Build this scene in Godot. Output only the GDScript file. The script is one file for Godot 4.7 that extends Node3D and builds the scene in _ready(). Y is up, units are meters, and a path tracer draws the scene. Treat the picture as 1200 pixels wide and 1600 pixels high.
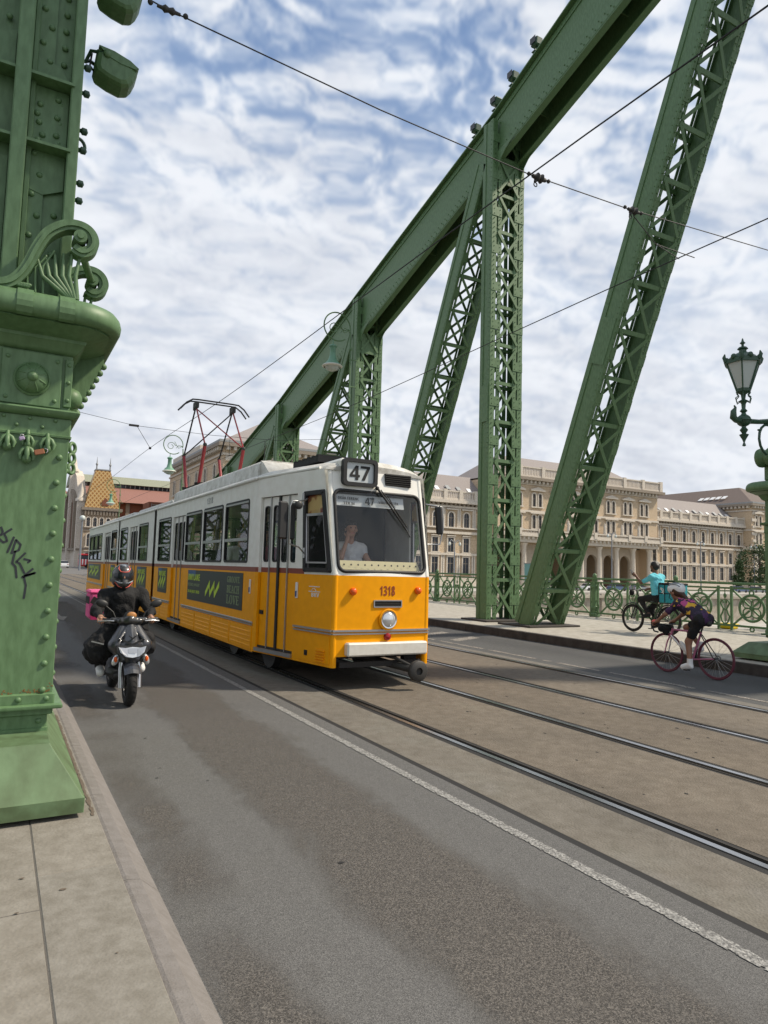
extends Node3D

const DX := 4.6          # middle of the tram's track
var M := {}              # materials by name
var shared := {}         # meshes used more than once
var used_names := {}

# ------------------------------------------------------------------ mesh builder
class MB:
	var v := PackedVector3Array()
	var n := PackedVector3Array()
	var c := PackedColorArray()
	var t := PackedVector2Array()
	var col := Color(1, 1, 1)
	var use_c := false
	func put(a: Vector3, b: Vector3, d: Vector3, na: Vector3, nb: Vector3, nd: Vector3) -> void:
		if (b - a).cross(d - a).dot(na + nb + nd) < 0.0:
			var x := b
			b = d
			d = x
			x = nb
			nb = nd
			nd = x
		v.append(a); v.append(d); v.append(b)
		n.append(na); n.append(nd); n.append(nb)
		if use_c:
			c.append(col); c.append(col); c.append(col)
	func tri(a: Vector3, b: Vector3, d: Vector3, nrm: Vector3) -> void:
		var m := (b - a).cross(d - a)
		if m.length_squared() < 1e-16:
			return
		m = m.normalized()
		if m.dot(nrm) < 0.0:
			m = -m
		put(a, b, d, m, m, m)
	func quad(a: Vector3, b: Vector3, d: Vector3, e: Vector3, nrm: Vector3) -> void:
		tri(a, b, d, nrm)
		tri(a, d, e, nrm)
	func quadn(a: Vector3, b: Vector3, d: Vector3, e: Vector3, na: Vector3, nb: Vector3, nd: Vector3, ne: Vector3) -> void:
		put(a, b, d, na, nb, nd)
		put(a, d, e, na, nd, ne)
	func box(o: Vector3, s: Vector3, b := Basis()) -> void:
		var h := s * 0.5
		for ax in 3:
			var u := (ax + 1) % 3
			var w := (ax + 2) % 3
			for sg in [-1.0, 1.0]:
				var p: Array[Vector3] = []
				for k in [[-1, -1], [1, -1], [1, 1], [-1, 1]]:
					var q := Vector3()
					q[ax] = sg * h[ax]
					q[u] = k[0] * h[u]
					q[w] = k[1] * h[w]
					p.append(o + b * q)
				var nn := Vector3()
				nn[ax] = sg
				quad(p[0], p[1], p[2], p[3], b * nn)
	func cbox(o: Vector3, s: Vector3, ch: float, b := Basis()) -> void:
		var h := s * 0.5
		var P := func(ax: int, sg: Vector3) -> Vector3:
			var q := Vector3(sg.x * (h.x - ch), sg.y * (h.y - ch), sg.z * (h.z - ch))
			q[ax] = sg[ax] * h[ax]
			return o + b * q
		for ax in 3:
			var u := (ax + 1) % 3
			var w := (ax + 2) % 3
			for sg in [-1.0, 1.0]:
				var p: Array[Vector3] = []
				for k in [[-1, -1], [1, -1], [1, 1], [-1, 1]]:
					var q := Vector3()
					q[ax] = sg
					q[u] = k[0]
					q[w] = k[1]
					p.append(P.call(ax, q))
				var nn := Vector3()
				nn[ax] = sg
				quad(p[0], p[1], p[2], p[3], b * nn)
				for s2 in [-1.0, 1.0]:
					var q1 := Vector3()
					q1[ax] = sg
					q1[u] = s2
					q1[w] = -1.0
					var q2 := q1
					q2[w] = 1.0
					var n2 := Vector3()
					n2[ax] = sg
					n2[u] = s2
					quad(P.call(ax, q1), P.call(ax, q2), P.call(u, q2), P.call(u, q1), b * n2)
		for sx in [-1.0, 1.0]:
			for sy in [-1.0, 1.0]:
				for sz in [-1.0, 1.0]:
					var q := Vector3(sx, sy, sz)
					tri(P.call(0, q), P.call(1, q), P.call(2, q), b * q)
	func beam(a: Vector3, b: Vector3, w: float, h: float, up := Vector3.UP) -> void:
		var z := (b - a).normalized()
		if absf(z.dot(up)) > 0.98:
			up = Vector3(0, 0, 1) if absf(z.z) < 0.9 else Vector3(1, 0, 0)
		var x := up.cross(z).normalized()
		var y := z.cross(x)
		box((a + b) * 0.5, Vector3(w, h, (b - a).length()), Basis(x, y, z))
	func tube(path: Array, r, sides := 8, caps := true) -> void:
		var m := path.size()
		var fx := Vector3()
		var rings := []
		var norms := []
		for i in m:
			var d: Vector3
			if i == 0:
				d = path[1] - path[0]
			elif i == m - 1:
				d = path[m - 1] - path[m - 2]
			else:
				d = (path[i + 1] - path[i]).normalized() + (path[i] - path[i - 1]).normalized()
			d = d.normalized()
			if i == 0:
				fx = d.cross(Vector3.UP if absf(d.y) < 0.9 else Vector3(1, 0, 0)).normalized()
			else:
				fx = (fx - d * fx.dot(d)).normalized()
			var fy := d.cross(fx)
			var rr: float = r[i] if r is Array else r
			var ring := PackedVector3Array()
			var nr := PackedVector3Array()
			for k in sides:
				var a := TAU * k / sides
				var q := fx * cos(a) + fy * sin(a)
				nr.append(q)
				ring.append(path[i] + q * rr)
			rings.append(ring)
			norms.append(nr)
		for i in m - 1:
			for k in sides:
				var k2 := (k + 1) % sides
				quadn(rings[i][k], rings[i][k2], rings[i + 1][k2], rings[i + 1][k], norms[i][k], norms[i][k2], norms[i + 1][k2], norms[i + 1][k])
		if caps:
			for e in [0, m - 1]:
				var d: Vector3 = (path[0] - path[1]) if e == 0 else (path[m - 1] - path[m - 2])
				for k in range(1, sides - 1):
					tri(rings[e][0], rings[e][k], rings[e][k + 1], d)
	func lathe(prof: Array, seg: int, xf := Transform3D(), a0 := 0.0, a1 := TAU) -> void:
		var m := prof.size()
		var sn := []
		for i in m - 1:
			var d: Vector2 = prof[i + 1] - prof[i]
			sn.append(Vector2(d.y, -d.x).normalized())
		for i in m - 1:
			var n0: Vector2 = sn[i]
			var n1: Vector2 = sn[i]
			if i > 0 and sn[i - 1].dot(sn[i]) > 0.6:
				n0 = (sn[i - 1] + sn[i]).normalized()
			if i < m - 2 and sn[i + 1].dot(sn[i]) > 0.6:
				n1 = (sn[i + 1] + sn[i]).normalized()
			var p0: Vector2 = prof[i]
			var p1: Vector2 = prof[i + 1]
			for k in seg:
				var a := a0 + (a1 - a0) * k / seg
				var b := a0 + (a1 - a0) * (k + 1) / seg
				var da := Vector3(cos(a), 0, sin(a))
				var db := Vector3(cos(b), 0, sin(b))
				var A := xf * (da * p0.x + Vector3(0, p0.y, 0))
				var B := xf * (db * p0.x + Vector3(0, p0.y, 0))
				var C := xf * (db * p1.x + Vector3(0, p1.y, 0))
				var D := xf * (da * p1.x + Vector3(0, p1.y, 0))
				var bs := xf.basis.orthonormalized()
				var NA := bs * (da * n0.x + Vector3(0, n0.y, 0))
				var NB := bs * (db * n0.x + Vector3(0, n0.y, 0))
				var NC := bs * (db * n1.x + Vector3(0, n1.y, 0))
				var ND := bs * (da * n1.x + Vector3(0, n1.y, 0))
				if p0.x > 1e-5:
					put(A, B, C, NA, NB, NC)
				if p1.x > 1e-5:
					put(A, C, D, NA, NC, ND)
	func ball(o: Vector3, r: Vector3, seg := 12, rings := 8, b := Basis(), top_only := false) -> void:
		var lo := 0.0 if top_only else -PI / 2
		for i in rings:
			var e0 := lo + (PI / 2 - lo) * i / rings
			var e1 := lo + (PI / 2 - lo) * (i + 1) / rings
			for k in seg:
				var q := []
				var nn := []
				for x in [[e0, k], [e0, k + 1], [e1, k + 1], [e1, k]]:
					var a: float = TAU * x[1] / seg
					var d := Vector3(cos(a) * cos(x[0]), sin(x[0]), sin(a) * cos(x[0]))
					q.append(o + b * (d * r))
					nn.append((b * (d / r)).normalized())
				if i > 0 or top_only:
					put(q[0], q[1], q[2], nn[0], nn[1], nn[2])
				else:
					put(q[0], q[2], q[3], nn[0], nn[2], nn[3])
					continue
				if i < rings - 1:
					put(q[0], q[2], q[3], nn[0], nn[2], nn[3])
	func torus(o: Vector3, b: Basis, R: float, r: float, seg := 24, sides := 8, a0 := 0.0, a1 := TAU) -> void:
		for i in seg:
			for k in sides:
				var q := []
				var nn := []
				for x in [[i, k], [i + 1, k], [i + 1, k + 1], [i, k + 1]]:
					var a: float = a0 + (a1 - a0) * x[0] / seg
					var e: float = TAU * x[1] / sides
					var d := Vector3(cos(a), sin(a), 0)
					var m := d * cos(e) + Vector3(0, 0, sin(e))
					q.append(o + b * (d * R + m * r))
					nn.append(b * m)
				quadn(q[0], q[1], q[2], q[3], nn[0], nn[1], nn[2], nn[3])
	func prism(poly: PackedVector2Array, o: Vector3, u: Vector3, w: Vector3, e: Vector3, smooth := false) -> void:
		var ids := Geometry2D.triangulate_polygon(poly)
		var en := e.normalized()
		for i in range(0, ids.size(), 3):
			var a := poly[ids[i]]
			var b := poly[ids[i + 1]]
			var d := poly[ids[i + 2]]
			var A := o + u * a.x + w * a.y
			var B := o + u * b.x + w * b.y
			var D := o + u * d.x + w * d.y
			tri(A, B, D, -en)
			tri(A + e, B + e, D + e, en)
		var area := 0.0
		var m := poly.size()
		for i in m:
			var a := poly[i]
			var b := poly[(i + 1) % m]
			area += a.x * b.y - b.x * a.y
		var sg := 1.0 if area > 0 else -1.0
		var ns := []
		for i in m:
			var d := poly[(i + 1) % m] - poly[i]
			var q := Vector2(d.y, -d.x).normalized() * sg
			ns.append((u * q.x + w * q.y).normalized())
		for i in m:
			var a := poly[i]
			var b := poly[(i + 1) % m]
			var A := o + u * a.x + w * a.y
			var B := o + u * b.x + w * b.y
			var n0: Vector3 = ns[i]
			var n1: Vector3 = ns[i]
			if smooth:
				if ns[(i - 1 + m) % m].dot(ns[i]) > 0.6:
					n0 = (ns[(i - 1 + m) % m] + ns[i]).normalized()
				if ns[(i + 1) % m].dot(ns[i]) > 0.6:
					n1 = (ns[(i + 1) % m] + ns[i]).normalized()
			quadn(A, B, B + e, A + e, n0, n1, n1, n0)
	func ring(outer: PackedVector2Array, inner: PackedVector2Array, o: Vector3, u: Vector3, w: Vector3, e: Vector3) -> void:
		var m := outer.size()
		var en := e.normalized()
		for i in m:
			var k := (i + 1) % m
			var A := o + u * outer[i].x + w * outer[i].y
			var B := o + u * outer[k].x + w * outer[k].y
			var C := o + u * inner[k].x + w * inner[k].y
			var D := o + u * inner[i].x + w * inner[i].y
			quad(A, B, C, D, -en)
			quad(A + e, B + e, C + e, D + e, en)
			quad(A, B, B + e, A + e, (A + B - C - D))
			quad(D, C, C + e, D + e, (C + D - A - B))
	func add(other: MB, xf := Transform3D()) -> void:
		for i in other.v.size():
			v.append(xf * other.v[i])
			n.append((xf.basis * other.n[i]).normalized())
			if use_c:
				c.append(other.c[i] if other.use_c else col)
	func mesh() -> ArrayMesh:
		var a := []
		a.resize(Mesh.ARRAY_MAX)
		a[Mesh.ARRAY_VERTEX] = v
		a[Mesh.ARRAY_NORMAL] = n
		if use_c:
			a[Mesh.ARRAY_COLOR] = c
		if t.size() == v.size() and t.size() > 0:
			a[Mesh.ARRAY_TEX_UV] = t
		var m := ArrayMesh.new()
		m.add_surface_from_arrays(Mesh.PRIMITIVE_TRIANGLES, a)
		return m

# ------------------------------------------------------------------ scene helpers
func numbered(base: String) -> String:
	var k: int = used_names.get(base, 0)
	used_names[base] = k + 1
	return base if k == 0 else "%s_%03d" % [base, k]

func thing(called: String, label: String, category: String, at := Vector3.ZERO, group := "") -> Node3D:
	var o := Node3D.new()
	o.name = numbered(called)
	add_child(o)
	o.position = at
	o.set_meta("label", label)
	o.set_meta("category", category)
	if group != "":
		o.set_meta("group", group)
	return o

func node(called: String, mesh: Mesh, m: Material, parent: Node3D, xf := Transform3D(), label := "") -> MeshInstance3D:
	var o := MeshInstance3D.new()
	o.name = called
	o.mesh = mesh
	o.material_override = m
	o.transform = xf
	o.cast_shadow = GeometryInstance3D.SHADOW_CASTING_SETTING_ON
	parent.add_child(o, true)
	if label != "":
		o.set_meta("label", label)
	return o

func part(called: String, b: MB, m: Material, parent: Node3D, label := "") -> MeshInstance3D:
	return node(called, b.mesh(), m, parent, Transform3D(), label)

func single(called: String, b: MB, m: Material, label: String, category: String, group := "") -> MeshInstance3D:
	var o := node(numbered(called), b.mesh(), m, self)
	o.set_meta("label", label)
	o.set_meta("category", category)
	if group != "":
		o.set_meta("group", group)
	return o

func struct(called: String, b: MB, m: Material) -> MeshInstance3D:
	var o := node(called, b.mesh(), m, self)
	o.set_meta("kind", "structure")
	return o

func unit_box() -> Mesh:
	if not shared.has("box"):
		var b := MB.new()
		b.box(Vector3.ZERO, Vector3.ONE)
		shared["box"] = b.mesh()
	return shared["box"]

func bar(called: String, a: Vector3, b: Vector3, w: float, h: float, m: Material, parent: Node3D, up := Vector3.UP) -> MeshInstance3D:
	var z := (b - a).normalized()
	if absf(z.dot(up)) > 0.98:
		up = Vector3(0, 0, 1) if absf(z.z) < 0.9 else Vector3(1, 0, 0)
	var x := up.cross(z).normalized()
	var y := z.cross(x)
	return node(called, unit_box(), m, parent, Transform3D(Basis(x * w, y * h, z * (b - a).length()), (a + b) * 0.5))

func rivet_mesh() -> Mesh:
	if not shared.has("rivet"):
		var b := MB.new()
		b.lathe([Vector2(1.0, -0.15), Vector2(1.0, 0.12), Vector2(0.82, 0.5), Vector2(0.45, 0.76), Vector2(0, 0.85)], 10)
		shared["rivet"] = b.mesh()
	return shared["rivet"]

func rivet(at: Vector3, out: Vector3, r: float, m: Material, parent: Node3D) -> void:
	var y := out.normalized()
	var x := y.cross(Vector3(0.3, 0.9, 0.2)).normalized()
	var z := x.cross(y)
	node("rivet", rivet_mesh(), m, parent, Transform3D(Basis(x * r, y * r, z * r), at))

func rrect(w: float, h: float, r: float, k := 4) -> PackedVector2Array:
	var p := PackedVector2Array()
	for q in [[1, 1, 0.0], [-1, 1, PI / 2], [-1, -1, PI], [1, -1, PI * 1.5]]:
		for i in k + 1:
			var a: float = q[2] + PI / 2 * i / k
			p.append(Vector2(q[0] * (w / 2 - r) + cos(a) * r, q[1] * (h / 2 - r) + sin(a) * r))
	return p

func shift(p: PackedVector2Array, d: Vector2) -> PackedVector2Array:
	var o := PackedVector2Array()
	for q in p:
		o.append(q + d)
	return o

func arch_poly(w: float, h: float, k := 6) -> PackedVector2Array:   # round headed, base at y = 0
	var p := PackedVector2Array([Vector2(-w / 2, 0), Vector2(w / 2, 0)])
	for i in k + 1:
		var a := PI * i / k
		p.append(Vector2(cos(a) * w / 2, h - w / 2 + sin(a) * w / 2))
	return p

func lettering(s: String, at: Vector3, b: Basis, w: float, h: float, m: Material, parent: Node3D, called := "lettering", serif := false) -> void:
	var tm := TextMesh.new()
	tm.text = s
	var f := SystemFont.new()
	f.font_names = PackedStringArray(["Droid Serif" if serif else "Droid Sans"])
	f.font_weight = 700
	tm.font = f
	tm.font_size = 64
	tm.pixel_size = 0.01
	tm.depth = 0.02
	var bb := tm.get_aabb()
	var sx := w / maxf(bb.size.x, 0.01)
	var sy := h / maxf(bb.size.y, 0.01)
	var mid := bb.position + bb.size / 2
	var basis2 := Basis(b.x * sx, b.y * sy, b.z * 0.1)
	node(called, tm, m, parent, Transform3D(basis2, at - basis2 * Vector3(mid.x, mid.y, 0)))

# ------------------------------------------------------------------ materials
func noise_tex(seed_: int, freq: float, size: int, lo: Color, hi: Color, oct := 4, kind := FastNoiseLite.TYPE_SIMPLEX_SMOOTH, a := 0.0, z := 1.0) -> NoiseTexture2D:
	var f := FastNoiseLite.new()
	f.seed = seed_
	f.frequency = freq
	f.noise_type = kind
	f.fractal_octaves = oct
	f.fractal_type = FastNoiseLite.FRACTAL_FBM if oct > 1 else FastNoiseLite.FRACTAL_NONE
	f.fractal_gain = 0.72 if oct > 8 else 0.5
	if kind == FastNoiseLite.TYPE_CELLULAR:
		f.cellular_return_type = FastNoiseLite.RETURN_CELL_VALUE
	var t := NoiseTexture2D.new()
	t.width = size
	t.height = size
	t.seamless = true
	t.noise = f
	var g := Gradient.new()
	g.offsets = PackedFloat32Array([a, z])
	g.colors = PackedColorArray([lo, hi])
	t.color_ramp = g
	return t

func bump_tex(seed_: int, freq: float, size: int, strength: float, oct := 4, kind := FastNoiseLite.TYPE_SIMPLEX_SMOOTH) -> NoiseTexture2D:
	var t := noise_tex(seed_, freq, size, Color.BLACK, Color.WHITE, oct, kind)
	t.color_ramp = null
	t.as_normal_map = true
	t.bump_strength = strength
	return t

func mat(key: String, c: Color, rough: float, metal := 0.0, tex: Texture2D = null, scale := 1.0, bump: Texture2D = null, bump_amount := 0.5) -> StandardMaterial3D:
	var m := StandardMaterial3D.new()
	m.albedo_color = c.linear_to_srgb()     # colours are given as linear reflectances
	m.roughness = rough
	m.metallic = metal
	if tex != null:
		m.albedo_texture = tex
	if bump != null:
		m.normal_enabled = true
		m.normal_texture = bump
		m.normal_scale = bump_amount
	if tex != null or bump != null:
		m.uv1_triplanar = true
		m.uv1_world_triplanar = true
		m.uv1_scale = Vector3.ONE * scale
	m.cull_mode = BaseMaterial3D.CULL_DISABLED
	M[key] = m
	return m

func make_materials() -> void:
	var g := func(x: float) -> Color: return Color(x, x, x)
	var mottle := noise_tex(3, 0.012, 512, g.call(0.88), g.call(1.0), 5, FastNoiseLite.TYPE_SIMPLEX_SMOOTH, 0.2, 0.8)
	var streak := noise_tex(9, 0.03, 512, Color(0.87, 0.885, 0.85), g.call(1.0), 7, FastNoiseLite.TYPE_SIMPLEX_SMOOTH, 0.2, 0.75)
	var grain := noise_tex(5, 0.25, 512, g.call(0.62), g.call(1.0), 3, FastNoiseLite.TYPE_SIMPLEX, 0.25, 0.75)
	var agg := noise_tex(11, 0.16, 1024, Color(0.55, 0.545, 0.54), Color(1, 0.99, 0.975), 2, FastNoiseLite.TYPE_CELLULAR, 0.1, 0.95)
	var agg2 := noise_tex(12, 0.11, 1024, Color(0.33, 0.315, 0.305), Color(1, 0.97, 0.935), 2, FastNoiseLite.TYPE_CELLULAR, 0.1, 0.95)
	var bump_soft := bump_tex(21, 0.02, 512, 4.0)
	var bump_agg := bump_tex(22, 0.16, 1024, 6.0, 2, FastNoiseLite.TYPE_CELLULAR)
	var bump_fine := bump_tex(23, 0.2, 512, 3.0, 3)
	var conc := noise_tex(31, 0.006, 1024, Color(0.76, 0.745, 0.72), g.call(1.0), 9, FastNoiseLite.TYPE_SIMPLEX_SMOOTH, 0.1, 0.85)
	var pave := noise_tex(35, 0.010, 1024, Color(0.84, 0.83, 0.81), g.call(1.0), 9, FastNoiseLite.TYPE_SIMPLEX, 0.1, 0.9)
	var brickish := noise_tex(33, 0.05, 512, Color(0.78, 0.74, 0.70), g.call(1.0), 4, FastNoiseLite.TYPE_SIMPLEX, 0.3, 0.7)
	# green bridge paint: old coats, chalky where weathered
	mat("green", Color(0.116, 0.208, 0.094), 0.5, 0.0, streak, 1.0, bump_soft, 0.12).uv1_scale = Vector3(1.1, 0.35, 1.1)
	M["green_truss"] = M.green
	mat("green_lamp", Color(0.035, 0.085, 0.05), 0.4, 0.0, mottle, 1.0)
	mat("green_pale", Color(0.16, 0.33, 0.22), 0.5, 0.0, mottle, 0.5)
	mat("green_old", Color(0.128, 0.205, 0.106), 0.6, 0.0, noise_tex(41, 0.015, 512, Color(0.80, 0.78, 0.72), Color(1, 1.0, 0.98), 7, FastNoiseLite.TYPE_SIMPLEX_SMOOTH, 0.2, 0.75), 0.6, bump_soft, 0.15)
	mat("rust", Color(0.34, 0.19, 0.06), 0.95, 0.0, grain, 2.0)
	mat("dirt", Color(0.20, 0.155, 0.115), 0.95, 0.0, grain, 2.0)
	mat("ink", Color(0.02, 0.025, 0.03), 0.7)
	# ground
	mat("asphalt", Color(0.198, 0.198, 0.197), 0.92, 0.0, agg, 1.9, bump_agg, 0.35).vertex_color_use_as_albedo = true
	var co := mat("asphalt_coarse", Color(0.325, 0.314, 0.300), 0.95, 0.0, agg2, 1.75, bump_agg, 0.8)
	co.vertex_color_use_as_albedo = true
	co.transparency = BaseMaterial3D.TRANSPARENCY_ALPHA
	mat("asphalt_far", Color(0.17, 0.165, 0.16), 0.92, 0.0, conc, 0.2)
	mat("slab", Color(0.182, 0.169, 0.150), 0.9, 0.0, pave, 0.45, bump_fine, 0.35).vertex_color_use_as_albedo = true
	mat("kerb", Color(0.222, 0.206, 0.196), 0.9, 0.0, pave, 0.8, bump_fine, 0.4)
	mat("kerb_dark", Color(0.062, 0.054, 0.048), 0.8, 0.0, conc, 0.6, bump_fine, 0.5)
	mat("paving", Color(0.262, 0.242, 0.208), 0.9, 0.0, pave, 0.45, bump_fine, 0.2)
	mat("paving_b", Color(0.246, 0.230, 0.20), 0.9, 0.0, pave, 0.6, bump_fine, 0.2)
	mat("walk", Color(0.43, 0.405, 0.355), 0.9, 0.0, pave, 0.25, bump_fine, 0.3)
	mat("mortar", Color(0.17, 0.155, 0.135), 0.95, 0.0, grain, 2.0)
	mat("tar", Color(0.026, 0.025, 0.025), 0.85, 0.0, grain, 2.0)
	mat("line", Color(0.43, 0.43, 0.42), 0.85, 0.0, agg, 0.6, bump_agg, 0.6)
	mat("line_worn", Color(0.50, 0.49, 0.47), 0.9, 0.0, agg2, 0.6)
	mat("rail_steel", Color(0.46, 0.46, 0.46), 0.28, 1.0)
	mat("rail_dark", Color(0.03, 0.026, 0.022), 0.8)
	mat("water", Color(0.10, 0.12, 0.10), 0.12, 0.0, null, 1.0, bump_tex(51, 0.03, 512, 5.0), 0.6)
	mat("quay_stone", Color(0.45, 0.41, 0.34), 0.9, 0.0, conc, 0.06)
	mat("quay_ground", Color(0.50, 0.48, 0.44), 0.9, 0.0, conc, 0.05)
	mat("grass", Color(0.07, 0.11, 0.035), 0.95, 0.0, grain, 0.4)
	# tram
	var tw := noise_tex(61, 0.012, 512, Color(0.965, 0.96, 0.95), g.call(1.0), 5, FastNoiseLite.TYPE_SIMPLEX_SMOOTH, 0.2, 0.8)
	mat("yellow", Color(0.92, 0.375, 0.002), 0.42, 0.0, tw, 0.9).metallic_specular = 0.3
	mat("cream", Color(0.86, 0.85, 0.80), 0.4, 0.0, tw, 0.7)
	mat("roof_grey", Color(0.74, 0.735, 0.70), 0.6, 0.0, conc, 0.5)
	mat("maroon", Color(0.23, 0.045, 0.025), 0.4)
	mat("trim", Color(0.42, 0.42, 0.42), 0.35, 0.8)
	mat("rubber", Color(0.012, 0.012, 0.013), 0.55)
	mat("black", Color(0.012, 0.012, 0.012), 0.7)
	mat("under", Color(0.035, 0.032, 0.030), 0.85, 0.0, grain, 1.0)
	mat("bumper_white", Color(0.70, 0.68, 0.62), 0.5, 0.0, tw, 1.5)
	mat("iron", Color(0.075, 0.072, 0.068), 0.6, 0.3, grain, 1.5)
	mat("red_paint", Color(0.30, 0.028, 0.035), 0.45)
	mat("amber", Color(0.75, 0.11, 0.01), 0.15)
	mat("red_lens", Color(0.30, 0.01, 0.012), 0.12)
	mat("chrome", Color(0.75, 0.75, 0.75), 0.12, 1.0)
	mat("lens", Color(0.72, 0.74, 0.76), 0.08, 0.6)
	mat("cream_panel", Color(0.66, 0.60, 0.36), 0.6)
	mat("num_red", Color(0.27, 0.045, 0.012), 0.5)
	mat("white", Color(0.75, 0.75, 0.74), 0.5)
	mat("sign_white", Color(0.55, 0.59, 0.60), 0.35)
	mat("poster_dark", Color(0.012, 0.020, 0.022), 0.4)
	mat("poster_blue", Color(0.012, 0.075, 0.22), 0.4)
	mat("poster_lime", Color(0.50, 0.66, 0.035), 0.45)
	mat("poster_sage", Color(0.22, 0.28, 0.14), 0.45)
	mat("orange_paper", Color(0.70, 0.50, 0.20), 0.7, 0.0, noise_tex(62, 0.006, 256, Color(0.62, 0.28, 0.16), g.call(1.0), 3, FastNoiseLite.TYPE_SIMPLEX_SMOOTH, 0.45, 0.6), 1.5)
	mat("interior", Color(0.24, 0.23, 0.20), 0.8)
	mat("seat", Color(0.05, 0.05, 0.055), 0.7)
	var gl := mat("glass", Color(0.03, 0.045, 0.04), 0.02)
	gl.transparency = BaseMaterial3D.TRANSPARENCY_ALPHA
	gl.albedo_color.a = 0.10
	gl.metallic_specular = 0.3
	var gc := mat("glass_clear", Color(0.04, 0.05, 0.05), 0.02)
	gc.transparency = BaseMaterial3D.TRANSPARENCY_ALPHA
	gc.albedo_color.a = 0.10
	mat("wire", Color(0.02, 0.02, 0.022), 0.6)
	# buildings
	mat("wall_tan", Color(0.68, 0.555, 0.40), 0.9, 0.0, brickish, 0.15)
	mat("stone_pale", Color(0.76, 0.715, 0.635), 0.9, 0.0, brickish, 0.2)
	mat("stone_grey", Color(0.34, 0.30, 0.25), 0.9, 0.0, brickish, 0.2)
	mat("pane_dark", Color(0.02, 0.023, 0.028), 0.08)
	mat("recess", Color(0.09, 0.075, 0.06), 0.9)
	mat("slate", Color(0.33, 0.305, 0.30), 0.8, 0.0, brickish, 0.3)
	mat("slate_brown", Color(0.16, 0.125, 0.11), 0.8, 0.0, brickish, 0.3)
	mat("zinc", Color(0.35, 0.38, 0.40), 0.6, 0.0, brickish, 0.3)
	mat("roof_red", Color(0.33, 0.17, 0.14), 0.85, 0.0, brickish, 0.3)
	mat("roof_green", Color(0.33, 0.36, 0.27), 0.8, 0.0, brickish, 0.2)
	mat("brick_red", Color(0.26, 0.10, 0.06), 0.9, 0.0, brickish, 0.4)
	mat("teal", Color(0.16, 0.36, 0.36), 0.3)
	# people and vehicles
	mat("skin", Color(0.42, 0.225, 0.145), 0.55)
	mat("skin_tan", Color(0.27, 0.135, 0.085), 0.55)
	mat("skin_dark", Color(0.16, 0.08, 0.05), 0.55)
	mat("hair", Color(0.012, 0.009, 0.008), 0.5)
	mat("hair_brown", Color(0.05, 0.025, 0.015), 0.5)
	var cloth_n := bump_tex(71, 0.03, 512, 8.0, 4)
	mat("cloth_black", Color(0.009, 0.009, 0.010), 0.85, 0.0, null, 2.5, cloth_n, 0.9)
	mat("cloth_cyan", Color(0.14, 0.56, 0.66), 0.85, 0.0, null, 2.0, cloth_n, 0.9)
	mat("cloth_white", Color(0.62, 0.63, 0.64), 0.85, 0.0, null, 2.0, cloth_n, 0.8)
	mat("cloth_pink", Color(0.60, 0.18, 0.25), 0.85)
	mat("cloth_blue", Color(0.16, 0.24, 0.36), 0.85)
	mat("bag_teal", Color(0.02, 0.30, 0.36), 0.7, 0.0, mottle, 3.0)
	mat("pink_bag", Color(0.78, 0.10, 0.30), 0.6, 0.0, mottle, 3.0)
	mat("pink_dark", Color(0.42, 0.02, 0.12), 0.6)
	mat("gloss_navy", Color(0.018, 0.021, 0.030), 0.12).clearcoat_enabled = true
	mat("gloss_black", Color(0.010, 0.010, 0.011), 0.15).clearcoat_enabled = true
	mat("plastic_black", Color(0.018, 0.018, 0.019), 0.5)
	mat("tyre", Color(0.018, 0.017, 0.017), 0.8, 0.0, grain, 4.0)
	mat("silver", Color(0.55, 0.55, 0.56), 0.3, 0.9)
	mat("lime", Color(0.42, 0.40, 0.10), 0.5)
	mat("wood", Color(0.45, 0.20, 0.06), 0.5)
	mat("burgundy", Color(0.105, 0.022, 0.040), 0.5)
	mat("pink_frame", Color(0.46, 0.16, 0.26), 0.3)
	mat("bike_green", Color(0.045, 0.085, 0.045), 0.4)
	mat("coral", Color(0.75, 0.13, 0.10), 0.6)
	mat("bus_red", Color(0.50, 0.018, 0.025), 0.3)
	mat("car_white", Color(0.68, 0.69, 0.70), 0.25)
	mat("car_grey", Color(0.20, 0.22, 0.25), 0.25)
	mat("car_blue", Color(0.07, 0.11, 0.20), 0.25)
	mat("yellow_box", Color(0.75, 0.52, 0.01), 0.6)
	mat("leaf", Color(0.045, 0.085, 0.028), 0.7)
	M.leaf.vertex_color_use_as_albedo = true
	M.leaf.backlight_enabled = true
	M.leaf.backlight = Color(0.12, 0.16, 0.05)
	mat("bark", Color(0.07, 0.05, 0.035), 0.95)
	mat("padlock", Color(0.30, 0.12, 0.06), 0.5, 0.3)
	mat("lilac", Color(0.35, 0.28, 0.42), 0.5)
	mat("lamp_glass", Color(0.50, 0.54, 0.52), 0.35)

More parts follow.
